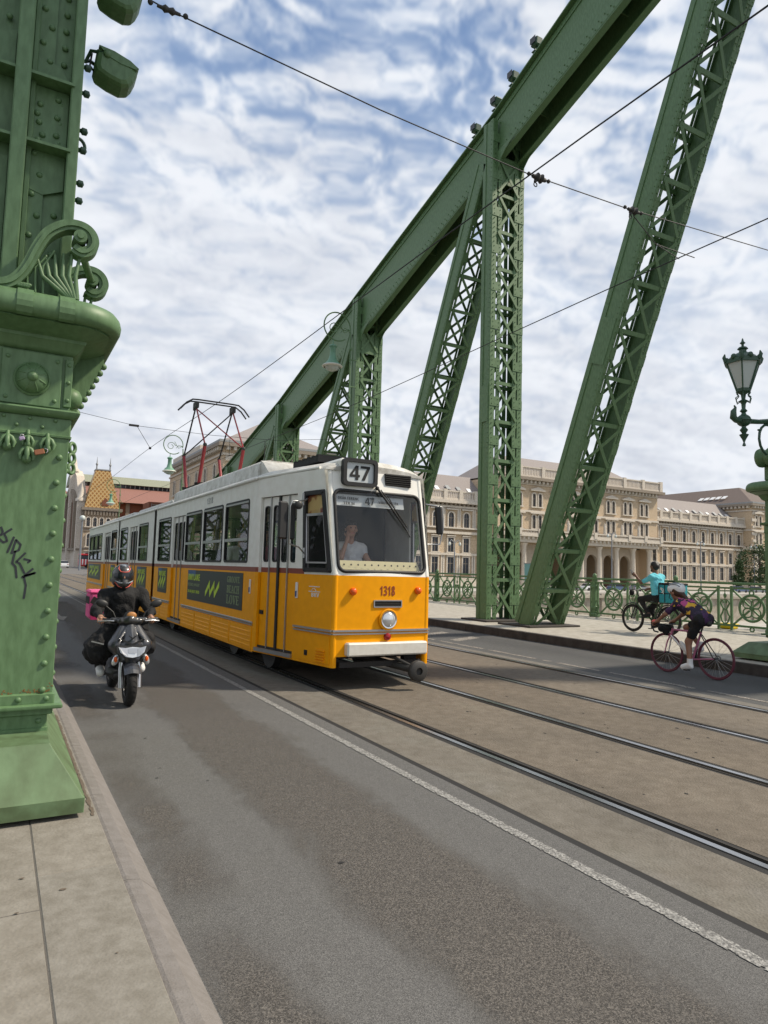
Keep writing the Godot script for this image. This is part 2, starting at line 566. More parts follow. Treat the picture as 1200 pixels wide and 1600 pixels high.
# ------------------------------------------------------------------ sky
func make_sky() -> Sky:
	var w := 2048
	var h := 1024
	var img := Image.create(w, h, false, Image.FORMAT_RGB8)
	var f1 := FastNoiseLite.new()
	f1.seed = 4
	f1.frequency = 0.5
	f1.fractal_octaves = 3
	var f2 := FastNoiseLite.new()
	f2.seed = 17
	f2.frequency = 7.5
	f2.fractal_octaves = 5
	f2.fractal_gain = 0.6
	var f3 := FastNoiseLite.new()
	f3.seed = 30
	f3.frequency = 1.1
	f3.fractal_octaves = 4
	var low := Color(0.56, 0.56, 0.54)
	for y in h:
		var el := PI / 2 - (y + 0.5) / h * PI
		if el < -0.03:
			img.fill_rect(Rect2i(0, y, w, 1), low)
			continue
		var sy := sin(el)
		var cy := cos(el)
		var e := maxf(el, 0.0)
		var blue := Color(0.60, 0.69, 0.81).lerp(Color(0.35, 0.465, 0.645), clampf(e / 0.8, 0, 1))
		var white := Color(0.868, 0.882, 0.905)
		var grey := Color(0.755, 0.775, 0.815)
		for x in w:
			var az := (x + 0.5) / w * TAU - PI
			var dx := sin(az) * cy
			var dz := -cos(az) * cy
			var q := 1.0 / (maxf(sy, 0.0) + 0.30)
			var px := dx * q * 1.7
			var pz := dz * q * 1.7
			var wx := f3.get_noise_2d(px * 1.7 + 9.0, pz * 1.7) * 0.16
			var n1 := f1.get_noise_2d(px + 3.0, pz * 1.3)
			var n2 := f2.get_noise_2d(px * 0.85 + wx, pz * 1.1 + wx * 0.7)
			var cov := n1 * 0.40 + n2 * lerpf(0.5, 0.85, clampf(e / 0.55, 0, 1)) + f3.get_noise_2d(px * 2.2 + 50.0, pz * 2.2) * 0.35 + 0.36 - clampf((e - 0.45) * 0.34, -0.06, 0.22)
			var least := lerpf(0.74, 0.15, smoothstep(0.3, 0.7, e))
			var a := least + (1.0 - least) * smoothstep(-0.42, 0.58, cov)
			if e < 0.12:
				a *= lerpf(0.75, 1.0, e / 0.12)
			var n3 := f3.get_noise_2d(px * 0.9, pz * 2.1)
			var cl := white.lerp(grey, clampf(n3 * 0.8 - n2 * 0.5 + 0.32 + (0.4 - e) * 0.35, 0, 1.0))
			img.set_pixel(x, y, blue.lerp(cl, a))
	var pm := PanoramaSkyMaterial.new()
	pm.panorama = ImageTexture.create_from_image(img)
	pm.energy_multiplier = 1.0
	var s := Sky.new()
	s.sky_material = pm
	return s

func _ready() -> void:
	# camera, held at eye height on the left-hand pavement of the bridge
	var cam := Camera3D.new()
	cam.name = "camera"
	cam.position = Vector3(0, 1.6, 0)
	cam.rotation_degrees = Vector3(4.7256, -29.1962, 1.6)
	cam.fov = rad_to_deg(2.0 * atan(800.0 / 1075.0))
	cam.near = 0.05
	cam.far = 2000.0
	add_child(cam)
	cam.current = true
	var env := Environment.new()
	env.background_mode = Environment.BG_SKY
	env.sky = make_sky()
	env.background_energy_multiplier = 1.0
	env.tonemap_mode = Environment.TONE_MAPPER_LINEAR
	env.tonemap_exposure = 1.22
	env.sdfgi_enabled = true
	env.ssao_enabled = true
	env.ssil_enabled = true
	var we := WorldEnvironment.new()
	we.name = "world_environment"
	we.environment = env
	add_child(we)
	var sun := DirectionalLight3D.new()
	sun.name = "sun"
	sun.light_energy = 1.25
	sun.light_color = Color(1.0, 0.95, 0.87)
	sun.light_angular_distance = 4.0
	sun.shadow_enabled = true
	add_child(sun)
	sun.look_at_from_position(Vector3.ZERO, -Vector3(0.72, 0.88, 0.34), Vector3.UP)
	make_materials()
	build_ground()
	build_truss(false)
	build_truss(true)
	build_pylons()
	build_railing()
	build_far()
	build_tram()
	build_wires()
	build_lamps()
	build_scooter()
	build_road_cyclist()
	build_courier()
	build_street()
	print("built")

# ------------------------------------------------------------------ ground
func strip(b: MB, x0: float, x1: float, z0: float, z1: float, y: float) -> void:
	b.quad(Vector3(x0, y, z0), Vector3(x1, y, z0), Vector3(x1, y, z1), Vector3(x0, y, z1), Vector3.UP)

func grid_sheet(x0: float, x1: float, step_x: float, zs: Array, y: float, tone: Callable) -> MB:
	var b := MB.new()
	b.use_c = true
	var nx := int(ceil((x1 - x0) / step_x))
	var rows := []
	for z in zs:
		var r := []
		for i in nx + 1:
			var x := lerpf(x0, x1, float(i) / nx)
			r.append(tone.call(x, z))
		rows.append(r)
	for j in zs.size() - 1:
		for i in nx:
			var xa := lerpf(x0, x1, float(i) / nx)
			var xb := lerpf(x0, x1, float(i + 1) / nx)
			var A := Vector3(xa, y, zs[j])
			var B := Vector3(xb, y, zs[j])
			var C := Vector3(xb, y, zs[j + 1])
			var D := Vector3(xa, y, zs[j + 1])
			for q in [[A, D, C, rows[j][i], rows[j + 1][i], rows[j + 1][i + 1]], [A, C, B, rows[j][i], rows[j + 1][i + 1], rows[j][i + 1]]]:
				for k in 3:
					b.v.append(q[k])
					b.n.append(Vector3.UP)
					b.c.append(q[k + 3])
	return b

func build_ground() -> void:
	var rng := RandomNumberGenerator.new()
	rng.seed = 5
	var zs := []
	var z := 4.0
	while z > -88.0:
		zs.append(z)
		z -= 0.12 if z > -14.0 else 0.8
	zs.append(-88.0)
	var fa := FastNoiseLite.new()
	fa.seed = 8
	fa.frequency = 0.9
	fa.fractal_octaves = 4
	var fb := FastNoiseLite.new()
	fb.seed = 9
	fb.frequency = 0.22
	# worn asphalt: fine grey wheel paths, and coarse brown aggregate laid bare between them
	var tone := func(x: float, zz: float) -> Color:
		return Color(1.08, 1.07, 1.05) * (1.0 + fa.get_noise_2d(x * 3.0 + 40.0, zz * 1.2) * 0.10 + fa.get_noise_2d(x * 9.0, zz * 9.0) * 0.08)
	struct("road", grid_sheet(0.79, 3.1, 0.11, zs, 0.0, tone), M.asphalt)
	var near_z := []
	for q in zs:
		if q > -30.0:
			near_z.append(q)
	var coarse := func(x: float, zz: float) -> Color:
		var xx := x + fa.get_noise_2d(x * 2.0, zz * 0.5) * 0.16 + fa.get_noise_2d(x * 7.0, zz * 7.0) * 0.10
		var mid := smoothstep(0.52, 0.28, absf(xx - 2.02))
		var edge := smoothstep(0.26, 0.05, absf(xx - 0.95)) * smoothstep(-0.6, 0.3, fb.get_noise_2d(7.0, zz * 2.0))
		var n := fa.get_noise_2d(x * 4.0 + 11.0, zz * 4.0) * 0.10
		return Color(1.0 + n, 1.0 + n, 1.0 + n, clampf(maxf(mid * 0.55, edge * 0.6), 0.0, 1.0))
	struct("coarse_road_surface", grid_sheet(0.8, 2.8, 0.04, near_z, 0.003, coarse), M.asphalt_coarse)
	var tone_r := func(x: float, zz: float) -> Color:
		var w := fa.get_noise_2d(x * 1.5 + 70.0, zz * 0.5)
		var c := Color(0.72, 0.735, 0.75).lerp(Color(0.52, 0.53, 0.55), clampf(exp(-pow((x - 10.2 + w * 0.3) / 0.5, 2)), 0, 1))
		return c * (1.0 + w * 0.12)
	struct("far_lane", grid_sheet(8.62, 11.1, 0.25, zs, 0.0, tone_r), M.asphalt)
	# concrete track slab in panels between the grooved rails
	var rails := [[3.86, 1.0], [5.43, -1.0], [6.76, 1.0], [8.30, -1.0]]
	var tone_s := func(x: float, zz: float) -> Color:
		var w := fa.get_noise_2d(x * 1.2 + 30.0, zz * 0.9)
		var n := fb.get_noise_2d(x * 2.0 + 9.0, zz * 1.5)
		var c := Color(0.98, 0.955, 0.91) if x < 3.8 else Color(0.90, 0.82, 0.73)
		if x > 5.5 and x < 6.7:
			c = Color(0.82, 0.73, 0.63)
		if x > 8.3:
			c = Color(1.5, 1.5, 1.47)
		return c * (1.0 + w * 0.16 + n * 0.12 + fa.get_noise_2d(x * 6.0, zz * 2.0) * 0.08)
	var slab := Node3D.new()
	slab.name = "track_bed"
	slab.set_meta("kind", "structure")
	add_child(slab)
	var edges := [3.16]
	for r in rails:
		edges.append(r[0] - (0.095 if r[1] > 0 else 0.135))
		edges.append(r[0] + (0.135 if r[1] > 0 else 0.095))
	edges.append(8.62)
	for k in 5:
		part("concrete_strip", grid_sheet(edges[k * 2], edges[k * 2 + 1], 0.15, zs, 0.0, tone_s), M.slab, slab)
	# flat stains and chips lying in the slab
	var spots := MB.new()
	for i in 140:
		var sx := rng.randf_range(4.1, 8.1)
		var sz := rng.randf_range(-14.0, -2.5)
		var skip := false
		for r in rails:
			if absf(sx - r[0]) < 0.22:
				skip = true
		if skip:
			continue
		var rr := rng.randf_range(0.006, 0.028)
		var poly := PackedVector2Array()
		for a in 9:
			poly.append(Vector2(cos(TAU * a / 9), sin(TAU * a / 9) * 0.5) * rr * rng.randf_range(0.5, 1.2))
		var ids := Geometry2D.triangulate_polygon(poly)
		for q in range(0, ids.size(), 3):
			var pp := []
			for e in 3:
				pp.append(Vector3(sx + poly[ids[q + e]].y, 0.003, sz + poly[ids[q + e]].x))
			spots.tri(pp[0], pp[1], pp[2], Vector3.UP)
	for i in 5:
		var sx := rng.randf_range(0.95, 2.7)
		var sz := rng.randf_range(-7.0, -1.6)
		var rr := rng.randf_range(0.006, 0.02)
		for a in 8:
			spots.tri(Vector3(sx, 0.005, sz), Vector3(sx + cos(TAU * a / 8) * rr, 0.005, sz + sin(TAU * a / 8) * rr * 0.6), Vector3(sx + cos(TAU * (a + 1) / 8) * rr, 0.005, sz + sin(TAU * (a + 1) / 8) * rr * 0.6), Vector3.UP)
	var so := part("oil_stains", spots, M.tar, slab)
	so.set_meta("kind", "stuff")
	for r in rails:
		var x: float = r[0]
		var g: float = r[1]
		var head := MB.new()
		head.box(Vector3(x, -0.05, -42.0), Vector3(0.052, 0.11, 92.0))
		part("rail", head, M.rail_steel, slab)
		var gr := MB.new()
		strip(gr, x + g * 0.026, x + g * 0.08, 4.0, -88.0, -0.045)
		gr.box(Vector3(x + g * 0.088, -0.03, -42.0), Vector3(0.016, 0.066, 92.0))
		part("groove", gr, M.rail_dark, slab)
		var tarb := MB.new()
		strip(tarb, x - g * 0.095, x - g * 0.026, 4.0, -88.0, -0.002)
		strip(tarb, x + g * 0.096, x + g * 0.135, 4.0, -88.0, -0.002)
		part("tar_seal", tarb, M.tar, slab)
	var jt := MB.new()
	strip(jt, 3.1, 3.16, 4.0, -88.0, -0.001)
	part("tar_joint", jt, M.tar, slab)
	# painted lines, ragged at the edges
	var ln := MB.new()
	var zz := 3.0
	while zz > -80.0:
		var dz := 0.018 if zz > -10.0 else 0.6
		var xa := 2.855 + rng.randf_range(0, 0.022) * rng.randf()
		var xb := 2.94 - rng.randf_range(0, 0.022) * rng.randf()
		if true:
			strip(ln, xa, xb, zz, zz - dz, 0.004)
		zz -= dz
	struct("lane_line", ln, M.line)
	var l2 := MB.new()
	zz = 3.0
	while zz > -80.0:
		if rng.randf() > 0.12:
			strip(l2, 8.86 + rng.randf_range(0, 0.03), 9.0 - rng.randf_range(0, 0.04), zz, zz - 0.2, 0.004)
		zz -= 0.2
	# worn hatching of the far lane, beside the tram
	for k in 5:
		var z0 := -13.0 - k * 1.3
		l2.quad(Vector3(9.3, 0.004, z0), Vector3(10.3, 0.004, z0 - 0.5), Vector3(10.3, 0.004, z0 - 0.85), Vector3(9.3, 0.004, z0 - 0.35), Vector3.UP)
	struct("far_lane_marking", l2, M.line_worn)
	var ar := MB.new()     # arrow painted in the near lane
	ar.tri(Vector3(1.42, 0.004, -21.6), Vector3(1.86, 0.004, -21.6), Vector3(1.64, 0.004, -20.2), Vector3.UP)
	strip(ar, 1.58, 1.70, -24.5, -21.6, 0.004)
	struct("lane_arrow", ar, M.line_worn)
	# left-hand pavement: stone slabs and a splayed kerb
	var pv := Node3D.new()
	pv.name = "near_pavement"
	pv.set_meta("kind", "structure")
	add_child(pv)
	var zc := 3.0
	var k := 0
	while zc > -30.0:
		var len_: float = [1.62, 1.9, 1.48, 1.75][k % 4]
		var b := MB.new()
		b.cbox(Vector3(0.442, 0.04, zc - len_ / 2), Vector3(0.356, 0.12, len_ - 0.005), 0.004)
		part("paving_slab", b, M.paving if k % 2 == 0 else M.paving_b, pv)
		zc -= len_
		k += 1
	for row in 4:
		zc = 3.4 - row * 0.3
		while zc > -30.0:
			var len_ := 1.7
			var b := MB.new()
			b.cbox(Vector3(0.2605 - 0.405 - row * 0.8105, 0.038 + 0.002 * row, zc - len_ / 2), Vector3(0.808, 0.12, len_ - 0.005), 0.004)
			part("paving_slab", b, M.paving_b if (row + int(zc)) % 2 == 0 else M.paving, pv)
			zc -= len_
	var mo := MB.new()
	strip(mo, -3.0, 0.62, 4.0, -30.0, 0.096)
	part("mortar", mo, M.mortar, pv)
	zc = 3.2
	while zc > -88.0:
		var len_ := 1.35 if zc > -20 else 4.0
		var b := MB.new()
		b.prism(PackedVector2Array([Vector2(0.622, -0.1), Vector2(0.79, -0.1), Vector2(0.79, 0.008), Vector2(0.775, 0.022), Vector2(0.70, 0.085), Vector2(0.64, 0.094), Vector2(0.622, 0.09)]), Vector3(0, 0, zc), Vector3(1, 0, 0), Vector3(0, 1, 0), Vector3(0, 0, -(len_ - 0.004)))
		part("kerb_stone", b, M.kerb, pv)
		zc -= len_
	var dm := MB.new()       # dirt gathered between pylon foot and kerb, and two dark spots
	for i in 60:
		var z0 := -4.48 - i * 0.05
		strip(dm, 0.583 + rng.randf_range(0, 0.01), 0.60 + rng.randf_range(0, 0.01), z0, z0 - 0.05, 0.1035)
	for q in [[0.36, -3.55, 0.016], [0.20, -3.75, 0.012], [0.17, -3.4, 0.010], [0.5, -2.9, 0.006]]:
		for a in 8:
			dm.tri(Vector3(q[0], 0.1035, q[1]), Vector3(q[0] + cos(TAU * a / 8) * q[2], 0.1035, q[1] + sin(TAU * a / 8) * q[2] * 0.6), Vector3(q[0] + cos(TAU * (a + 1) / 8) * q[2], 0.1035, q[1] + sin(TAU * (a + 1) / 8) * q[2] * 0.6), Vector3.UP)
	part("dirt", dm, M.dirt, pv).set_meta("kind", "stuff")
	# right-hand pavement
	var rp := Node3D.new()
	rp.name = "far_pavement"
	rp.set_meta("kind", "structure")
	add_child(rp)
	zc = 4.0
	while zc > -88.0:
		var len_ := 2.4
		var b := MB.new()
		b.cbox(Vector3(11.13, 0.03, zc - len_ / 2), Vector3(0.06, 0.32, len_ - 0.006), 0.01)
		part("kerb_face", b, M.kerb_dark, rp)  # near-black strip on the road side only, paler slabs behind it
		b = MB.new()
		b.cbox(Vector3(11.292, 0.04, zc - len_ / 2), Vector3(0.256, 0.32, len_ - 0.006), 0.008)
		part("edge_slab", b, M.walk, rp)
		zc -= len_
	var wk := MB.new()
	wk.box(Vector3(14.72, 0.0, -42.0), Vector3(6.59, 0.396, 92.0))
	part("walkway", wk, M.walk, rp)
	# deck below everything, then river, quays and the square beyond the bridge
	var dk := MB.new()
	dk.box(Vector3(7.4, -0.9, -41.0), Vector3(21.6, 1.5, 94.0))
	struct("bridge_deck", dk, M.green_truss)
	var wt := MB.new()
	strip(wt, -600, 900, 300, -80.0, -9.2)
	struct("river_water", wt, M.water)
	var lq := MB.new()
	lq.box(Vector3(300, -8.6, -86.0), Vector3(1200, 3.0, 22.0))
	struct("lower_quay", lq, M.quay_ground)
	var qw := MB.new()
	qw.prism(PackedVector2Array([Vector2(-90, -8), Vector2(-90, -2.6), Vector2(-92, -2.6), Vector2(-92, -8)]), Vector3(21, 0, 0), Vector3(0, 0, 1), Vector3(0, 1, 0), Vector3(500, 0, 0))
	for i in 40:
		qw.box(Vector3(24 + i * 9.0, -4.6, -89.9), Vector3(0.8, 5.6, 0.5))
	qw.box(Vector3(270, -2.3, -90.6), Vector3(500, 0.5, 2.4))
	struct("quay_wall", qw, M.quay_stone)
	var uq := MB.new()
	uq.box(Vector3(320, -3.3, -290.0), Vector3(600, 3.4, 398.0))
	struct("upper_quay", uq, M.quay_ground)
	var lw := MB.new()
	lw.box(Vector3(220, -1.55, -112.0), Vector3(380, 0.08, 9.0))
	struct("lawn", lw, M.grass)
	var sq := MB.new()
	sq.box(Vector3(-180, -3.55, -290.0), Vector3(420, 7.0, 404.0))
	struct("square", sq, M.asphalt_far)

# ------------------------------------------------------------------ right-hand truss
const XL := 12.25
const XR := 13.40

func lattice(truss: Node3D, called: String, zb: float, yb: float, zt: float, yt: float, depth: float, pitch: float, flange: float, m: Material) -> void:
	var p := Node3D.new()
	p.name = called
	truss.add_child(p, true)
	var a := Vector3(0, yb, zb)
	var b := Vector3(0, yt, zt)
	var ax := (b - a).normalized()
	var L := (b - a).length()
	var fr := Vector3(1, 0, 0).cross(ax).normalized()
	if fr.z < 0:
		fr = -fr
	var H := depth / 2
	var bs := Basis(Vector3(1, 0, 0), ax, Vector3(1, 0, 0).cross(ax))
	for side in [-1, 1]:
		var x: float = XL if side < 0 else XR
		var web := MB.new()
		web.box((a + b) / 2 + Vector3(x - side * 0.0, 0, 0), Vector3(0.03, L, depth - 0.03), bs)
		part("web_plate", web, m, p)
		# inner edge angles and outer flange strips, front and back
		for s in [1.0, -1.0]:
			for k in 2:
				var w := flange * (0.48 if k == 0 else 0.36)
				var off: float = (flange * 0.24 - 0.03) if k == 0 else (flange * 0.82 - 0.03)
				var o := MB.new()
				o.box((a + b) / 2 + Vector3(x - side * off, 0, 0) + fr * (s * H), Vector3(w, L, 0.024), bs)
				part("flange_strip", o, m, p)
			var an := MB.new()
			an.box((a + b) / 2 + Vector3(x + side * 0.024, 0, 0) + fr * (s * (H - 0.07)), Vector3(0.02, L, 0.12), bs)
			part("edge_angle", an, m, p)
		# joint plate half way up the outer face
		var jp := MB.new()
		jp.box(a + ax * (L * 0.42) + Vector3(x + side * 0.04, 0, 0), Vector3(0.012, 1.1, depth * 0.82), bs)
		part("splice_plate", jp, m, p)
	var n := int(round(L / pitch))
	var back := MB.new()
	var rv := MB.new()
	var x0 := XL + flange * 0.55
	var x1 := XR - flange * 0.55
	for i in n:
		var q0 := a + ax * (L * i / n)
		var q1 := a + ax * (L * (i + 1) / n)
		var f := fr * (H + 0.022)
		bar("lacing_bar", q0 + f + Vector3(x0, 0.06, 0), q1 + f + Vector3(x1, -0.06, 0), 0.085, 0.016, m, p, fr)
		bar("lacing_bar", q0 + f + fr * 0.018 + Vector3(x1, 0.06, 0), q1 + f + fr * 0.018 + Vector3(x0, -0.06, 0), 0.085, 0.016, m, p, fr)
		back.beam(q0 - f + Vector3(x0, 0.06, 0), q1 - f + Vector3(x1, -0.06, 0), 0.085, 0.016, fr)
		back.beam(q0 - f - fr * 0.018 + Vector3(x1, 0.06, 0), q1 - f - fr * 0.018 + Vector3(x0, -0.06, 0), 0.085, 0.016, fr)
		if i > 0:
			bar("strut", q0 + fr * (H - 0.03) + Vector3(XL + 0.02, 0, 0), q0 + fr * (H - 0.03) + Vector3(XR - 0.02, 0, 0), 0.10, 0.06, m, p, fr)
			back.beam(q0 - fr * (H - 0.03) + Vector3(XL + 0.02, 0, 0), q0 - fr * (H - 0.03) + Vector3(XR - 0.02, 0, 0), 0.10, 0.06, fr)
		var mid := (q0 + q1) / 2
		for side in [-1, 1]:
			var x: float = XL if side < 0 else XR
			bar("batten_plate", mid - ax * 0.14 + fr * (H + 0.019) + Vector3(x - side * (flange * 0.5 - 0.03), 0, 0), mid + ax * 0.14 + fr * (H + 0.019) + Vector3(x - side * (flange * 0.5 - 0.03), 0, 0), flange * 1.0, 0.012, m, p, fr)
			for e in 8:
				var at := q0 + ax * (L / n * (e + 0.5) / 8.0)
				for w in [0.12, 0.72]:
					rv.ball(at + fr * (H + 0.026) + Vector3(x - side * (flange * (w + 0.1) - 0.03), 0, 0), Vector3.ONE * 0.02, 5, 2)
				rv.ball(at + fr * (H - 0.07) + Vector3(x + side * 0.034, 0, 0), Vector3.ONE * 0.02, 5, 2)
	var bk := part("rear_lacing", back, m, p)
	bk.set_meta("kind", "stuff")
	var r := part("rivets", rv, m, p)
	r.set_meta("kind", "stuff")
	if yb < 1.0:
		var fp := MB.new()
		fp.cbox(Vector3((XL + XR) / 2, 0.225, zb), Vector3(1.75, 0.045, depth + 0.75), 0.008)
		part("base_plate", fp, M.kerb_dark, p)

func build_truss(mirrored: bool) -> void:
	var t := thing("bridge_truss", "tall green riveted steel truss with sloping top chord on the right pavement" if not mirrored else "matching green truss behind the left pylon, mirrored in the tram windows", "bridge truss")
	if mirrored:       # the twin stands on the near pavement, out of the picture
		t.position.x = 11.84
		t.scale.x = -1.0
	var m: Material = M.green_truss
	var Z := [3.0, -7.2, -16.0, -24.8, -33.6, -42.4, -51.2, -60.0, -68.8, -77.6]
	var T := [22.9, 18.8, 15.48, 12.93, 10.18, 7.95, 6.05, 4.7, 3.7, 3.1]
	var B := [20.8, 16.85, 14.05, 11.17, 8.68, 6.35, 4.6, 3.4, 2.5, 2.1]
	var CL := 12.48
	var CR := 13.30
	var ch := Node3D.new()
	ch.name = "top_chord"
	t.add_child(ch)
	var rv := MB.new()
	for i in Z.size() - 1:
		var za: float = Z[i]
		var zb: float = Z[i + 1]
		for side in [-1, 1]:
			var x: float = CL if side < 0 else CR
			var w := MB.new()
			w.prism(PackedVector2Array([Vector2(za, B[i]), Vector2(za, T[i]), Vector2(zb, T[i + 1]), Vector2(zb, B[i + 1])]), Vector3(x - 0.02, 0, 0), Vector3(0, 0, 1), Vector3(0, 1, 0), Vector3(0.04, 0, 0))
			part("web_plate", w, m, ch)
			var fl := MB.new()       # lower flange, wider than the web, and angles riveted along it
			fl.beam(Vector3(x - side * 0.06, B[i] - 0.02, za), Vector3(x - side * 0.06, B[i + 1] - 0.02, zb), 0.20, 0.045)
			part("flange_plate", fl, m, ch)
			var an := MB.new()
			an.beam(Vector3(x + side * 0.035, B[i] + 0.16, za), Vector3(x + side * 0.035, B[i + 1] + 0.16, zb), 0.026, 0.30)
			part("edge_angle", an, m, ch)
			var an2 := MB.new()
			an2.beam(Vector3(x + side * 0.035, T[i] - 0.12, za), Vector3(x + side * 0.035, T[i + 1] - 0.12, zb), 0.026, 0.16)
			part("edge_angle", an2, m, ch)
		var cv := MB.new()
		cv.beam(Vector3((CL + CR) / 2, T[i] + 0.02, za), Vector3((CL + CR) / 2, T[i + 1] + 0.02, zb), CR - CL + 0.36, 0.04)
		cv.beam(Vector3((CL + CR) / 2, T[i] + 0.06, za), Vector3((CL + CR) / 2, T[i + 1] + 0.06, zb), CR - CL + 0.26, 0.035)
		part("cover_plate", cv, m, ch)
		# diaphragms inside
		for k in 3:
			var f := (k + 0.5) / 3.0
			var zz := lerpf(za, zb, f)
			var dp := MB.new()
			dp.box(Vector3((CL + CR) / 2, lerpf(B[i] + T[i], B[i + 1] + T[i + 1], f) / 2 + 0.1, zz), Vector3(CR - CL - 0.05, 0.9, 0.03))
			part("diaphragm", dp, m, ch)
		var n := int(absf(zb - za) / 0.2)
		for k in n:
			var f := (k + 0.5) / n
			var zz := lerpf(za, zb, f)
			for r in [0.08, 0.24]:
				rv.ball(Vector3(CL - 0.05, lerpf(B[i], B[i + 1], f) + r, zz + (0.1 if r > 0.1 else 0.0)), Vector3.ONE * 0.028, 5, 2)
			rv.ball(Vector3(CL - 0.05, lerpf(T[i], T[i + 1], f) - 0.12, zz), Vector3.ONE * 0.02, 5, 2)
	var ro := part("rivets", rv, m, ch)
	ro.set_meta("kind", "stuff")
	for i in range(2, 8):
		var z: float = Z[i]
		lattice(t, "post", z, 0.22, z, T[i] - 0.22, 0.46, 1.15, 0.36 if i < 4 else 0.30, m)
		# gusset with a curved throat where post and chord meet
		for side in [-1, 1]:
			var x: float = XL if side < 0 else XR
			var g := MB.new()
			var poly := PackedVector2Array([Vector2(z - 0.24, B[i] + 0.1), Vector2(z - 0.24, B[i] - 0.9), Vector2(z + 0.24, B[i] - 0.9)])
			for k in 6:
				var e := k / 5.0
				poly.append(Vector2(z + 0.24 + 0.95 * e * e, B[i] - 0.9 + 1.2 * sqrt(e) + 0.05 * e))
			g.prism(poly, Vector3(x - side * 0.12, 0, 0), Vector3(0, 0, 1), Vector3(0, 1, 0), Vector3(0.016, 0, 0))
			part("gusset_plate", g, m, t)
		var cr := MB.new()
		cr.box(Vector3((XL + XR) / 2, B[i] - 0.35, z + 0.2), Vector3(XR - XL - 0.04, 0.75, 0.03))
		part("cross_plate", cr, m, t)
	# diagonals run from each post foot up towards the tower
	lattice(t, "diagonal", -14.25, 0.22, -7.55, 16.7, 0.56, 1.12, 0.20, m)
	lattice(t, "diagonal", -22.75, 0.22, -16.35, 14.1, 0.54, 1.12, 0.20, m)
	lattice(t, "diagonal", -31.9, 0.22, -25.1, 11.3, 0.50, 1.12, 0.20, m)
	lattice(t, "diagonal", -40.9, 0.22, -33.9, 8.8, 0.46, 1.12, 0.18, m)
	lattice(t, "diagonal", -49.8, 0.22, -42.7, 6.5, 0.46, 1.12, 0.18, m)
	if mirrored:
		return
	# floodlights standing on the chord above the first post
	for k in 4:
		var z := [-16.9, -15.9, -15.1, -14.1][k] as float
		var y := 15.55 + (z + 16.0) * (0.29 if z < -16 else 0.377)
		var fl := thing("chord_floodlight", ["lowest", "second lowest", "second highest", "highest"][k] + " of four small box floodlights on top of green chord", "floodlight", Vector3(12.42, y, z), "floodlights on the top chord")
		var bx := MB.new()
		bx.cbox(Vector3(0, 0.34, 0), Vector3(0.24, 0.24, 0.26), 0.03, Basis(Vector3(1, 0, 0), 0.4 if k == 1 else 0.1))
		part("housing", bx, M.green_lamp, fl)
		var br := MB.new()
		br.box(Vector3(0, 0.14, 0), Vector3(0.05, 0.24, 0.05))
		br.box(Vector3(0, 0.05, 0), Vector3(0.24, 0.025, 0.16))
		part("bracket", br, M.green_lamp, fl)
		var gl := MB.new()
		gl.box(Vector3(-0.153, 0.36, 0), Vector3(0.008, 0.18, 0.22))
		part("lens", gl, M.pane_dark, fl)

# ------------------------------------------------------------------ portal pylons
func sweep(b: MB, prof: Array, hw: float, hd: float, c: Vector3, rmin := 0.012, round_ := true) -> void:   # profile of (overhang, height) carried round a rectangle
	var sn := []
	for i in prof.size() - 1:
		var d: Vector2 = prof[i + 1] - prof[i]
		sn.append(Vector2(d.y, -d.x).normalized())
	for i in prof.size() - 1:
		var n0: Vector2 = sn[i]
		var n1: Vector2 = sn[i]
		if i > 0 and sn[i - 1].dot(sn[i]) > 0.7:
			n0 = (sn[i - 1] + sn[i]).normalized()
		if i < sn.size() - 1 and sn[i + 1].dot(sn[i]) > 0.7:
			n1 = (sn[i + 1] + sn[i]).normalized()
		var L := []
		for e in 2:
			var o: float = prof[i + e].x
			L.append(rrect((hw + o) * 2, (hd + o) * 2, maxf(rmin, o if (o > 0.1 and round_) else rmin), 9))
		var m: int = L[0].size()
		for k in m:
			var k2 := (k + 1) % m
			var a0 := PI / 2 * (k / 10) + PI / 2 * (k % 10) / 9.0
			var a1 := PI / 2 * (k2 / 10) + PI / 2 * (k2 % 10) / 9.0
			var d0 := Vector3(cos(a0), 0, sin(a0))
			var d1 := Vector3(cos(a1), 0, sin(a1))
			var A: Vector3 = c + Vector3(L[0][k].x, prof[i].y, L[0][k].y)
			var B: Vector3 = c + Vector3(L[0][k2].x, prof[i].y, L[0][k2].y)
			var C: Vector3 = c + Vector3(L[1][k2].x, prof[i + 1].y, L[1][k2].y)
			var D: Vector3 = c + Vector3(L[1][k].x, prof[i + 1].y, L[1][k].y)
			b.quadn(A, B, C, D, d0 * n0.x + Vector3(0, n0.y, 0), d1 * n0.x + Vector3(0, n0.y, 0), d1 * n1.x + Vector3(0, n1.y, 0), d0 * n1.x + Vector3(0, n1.y, 0))

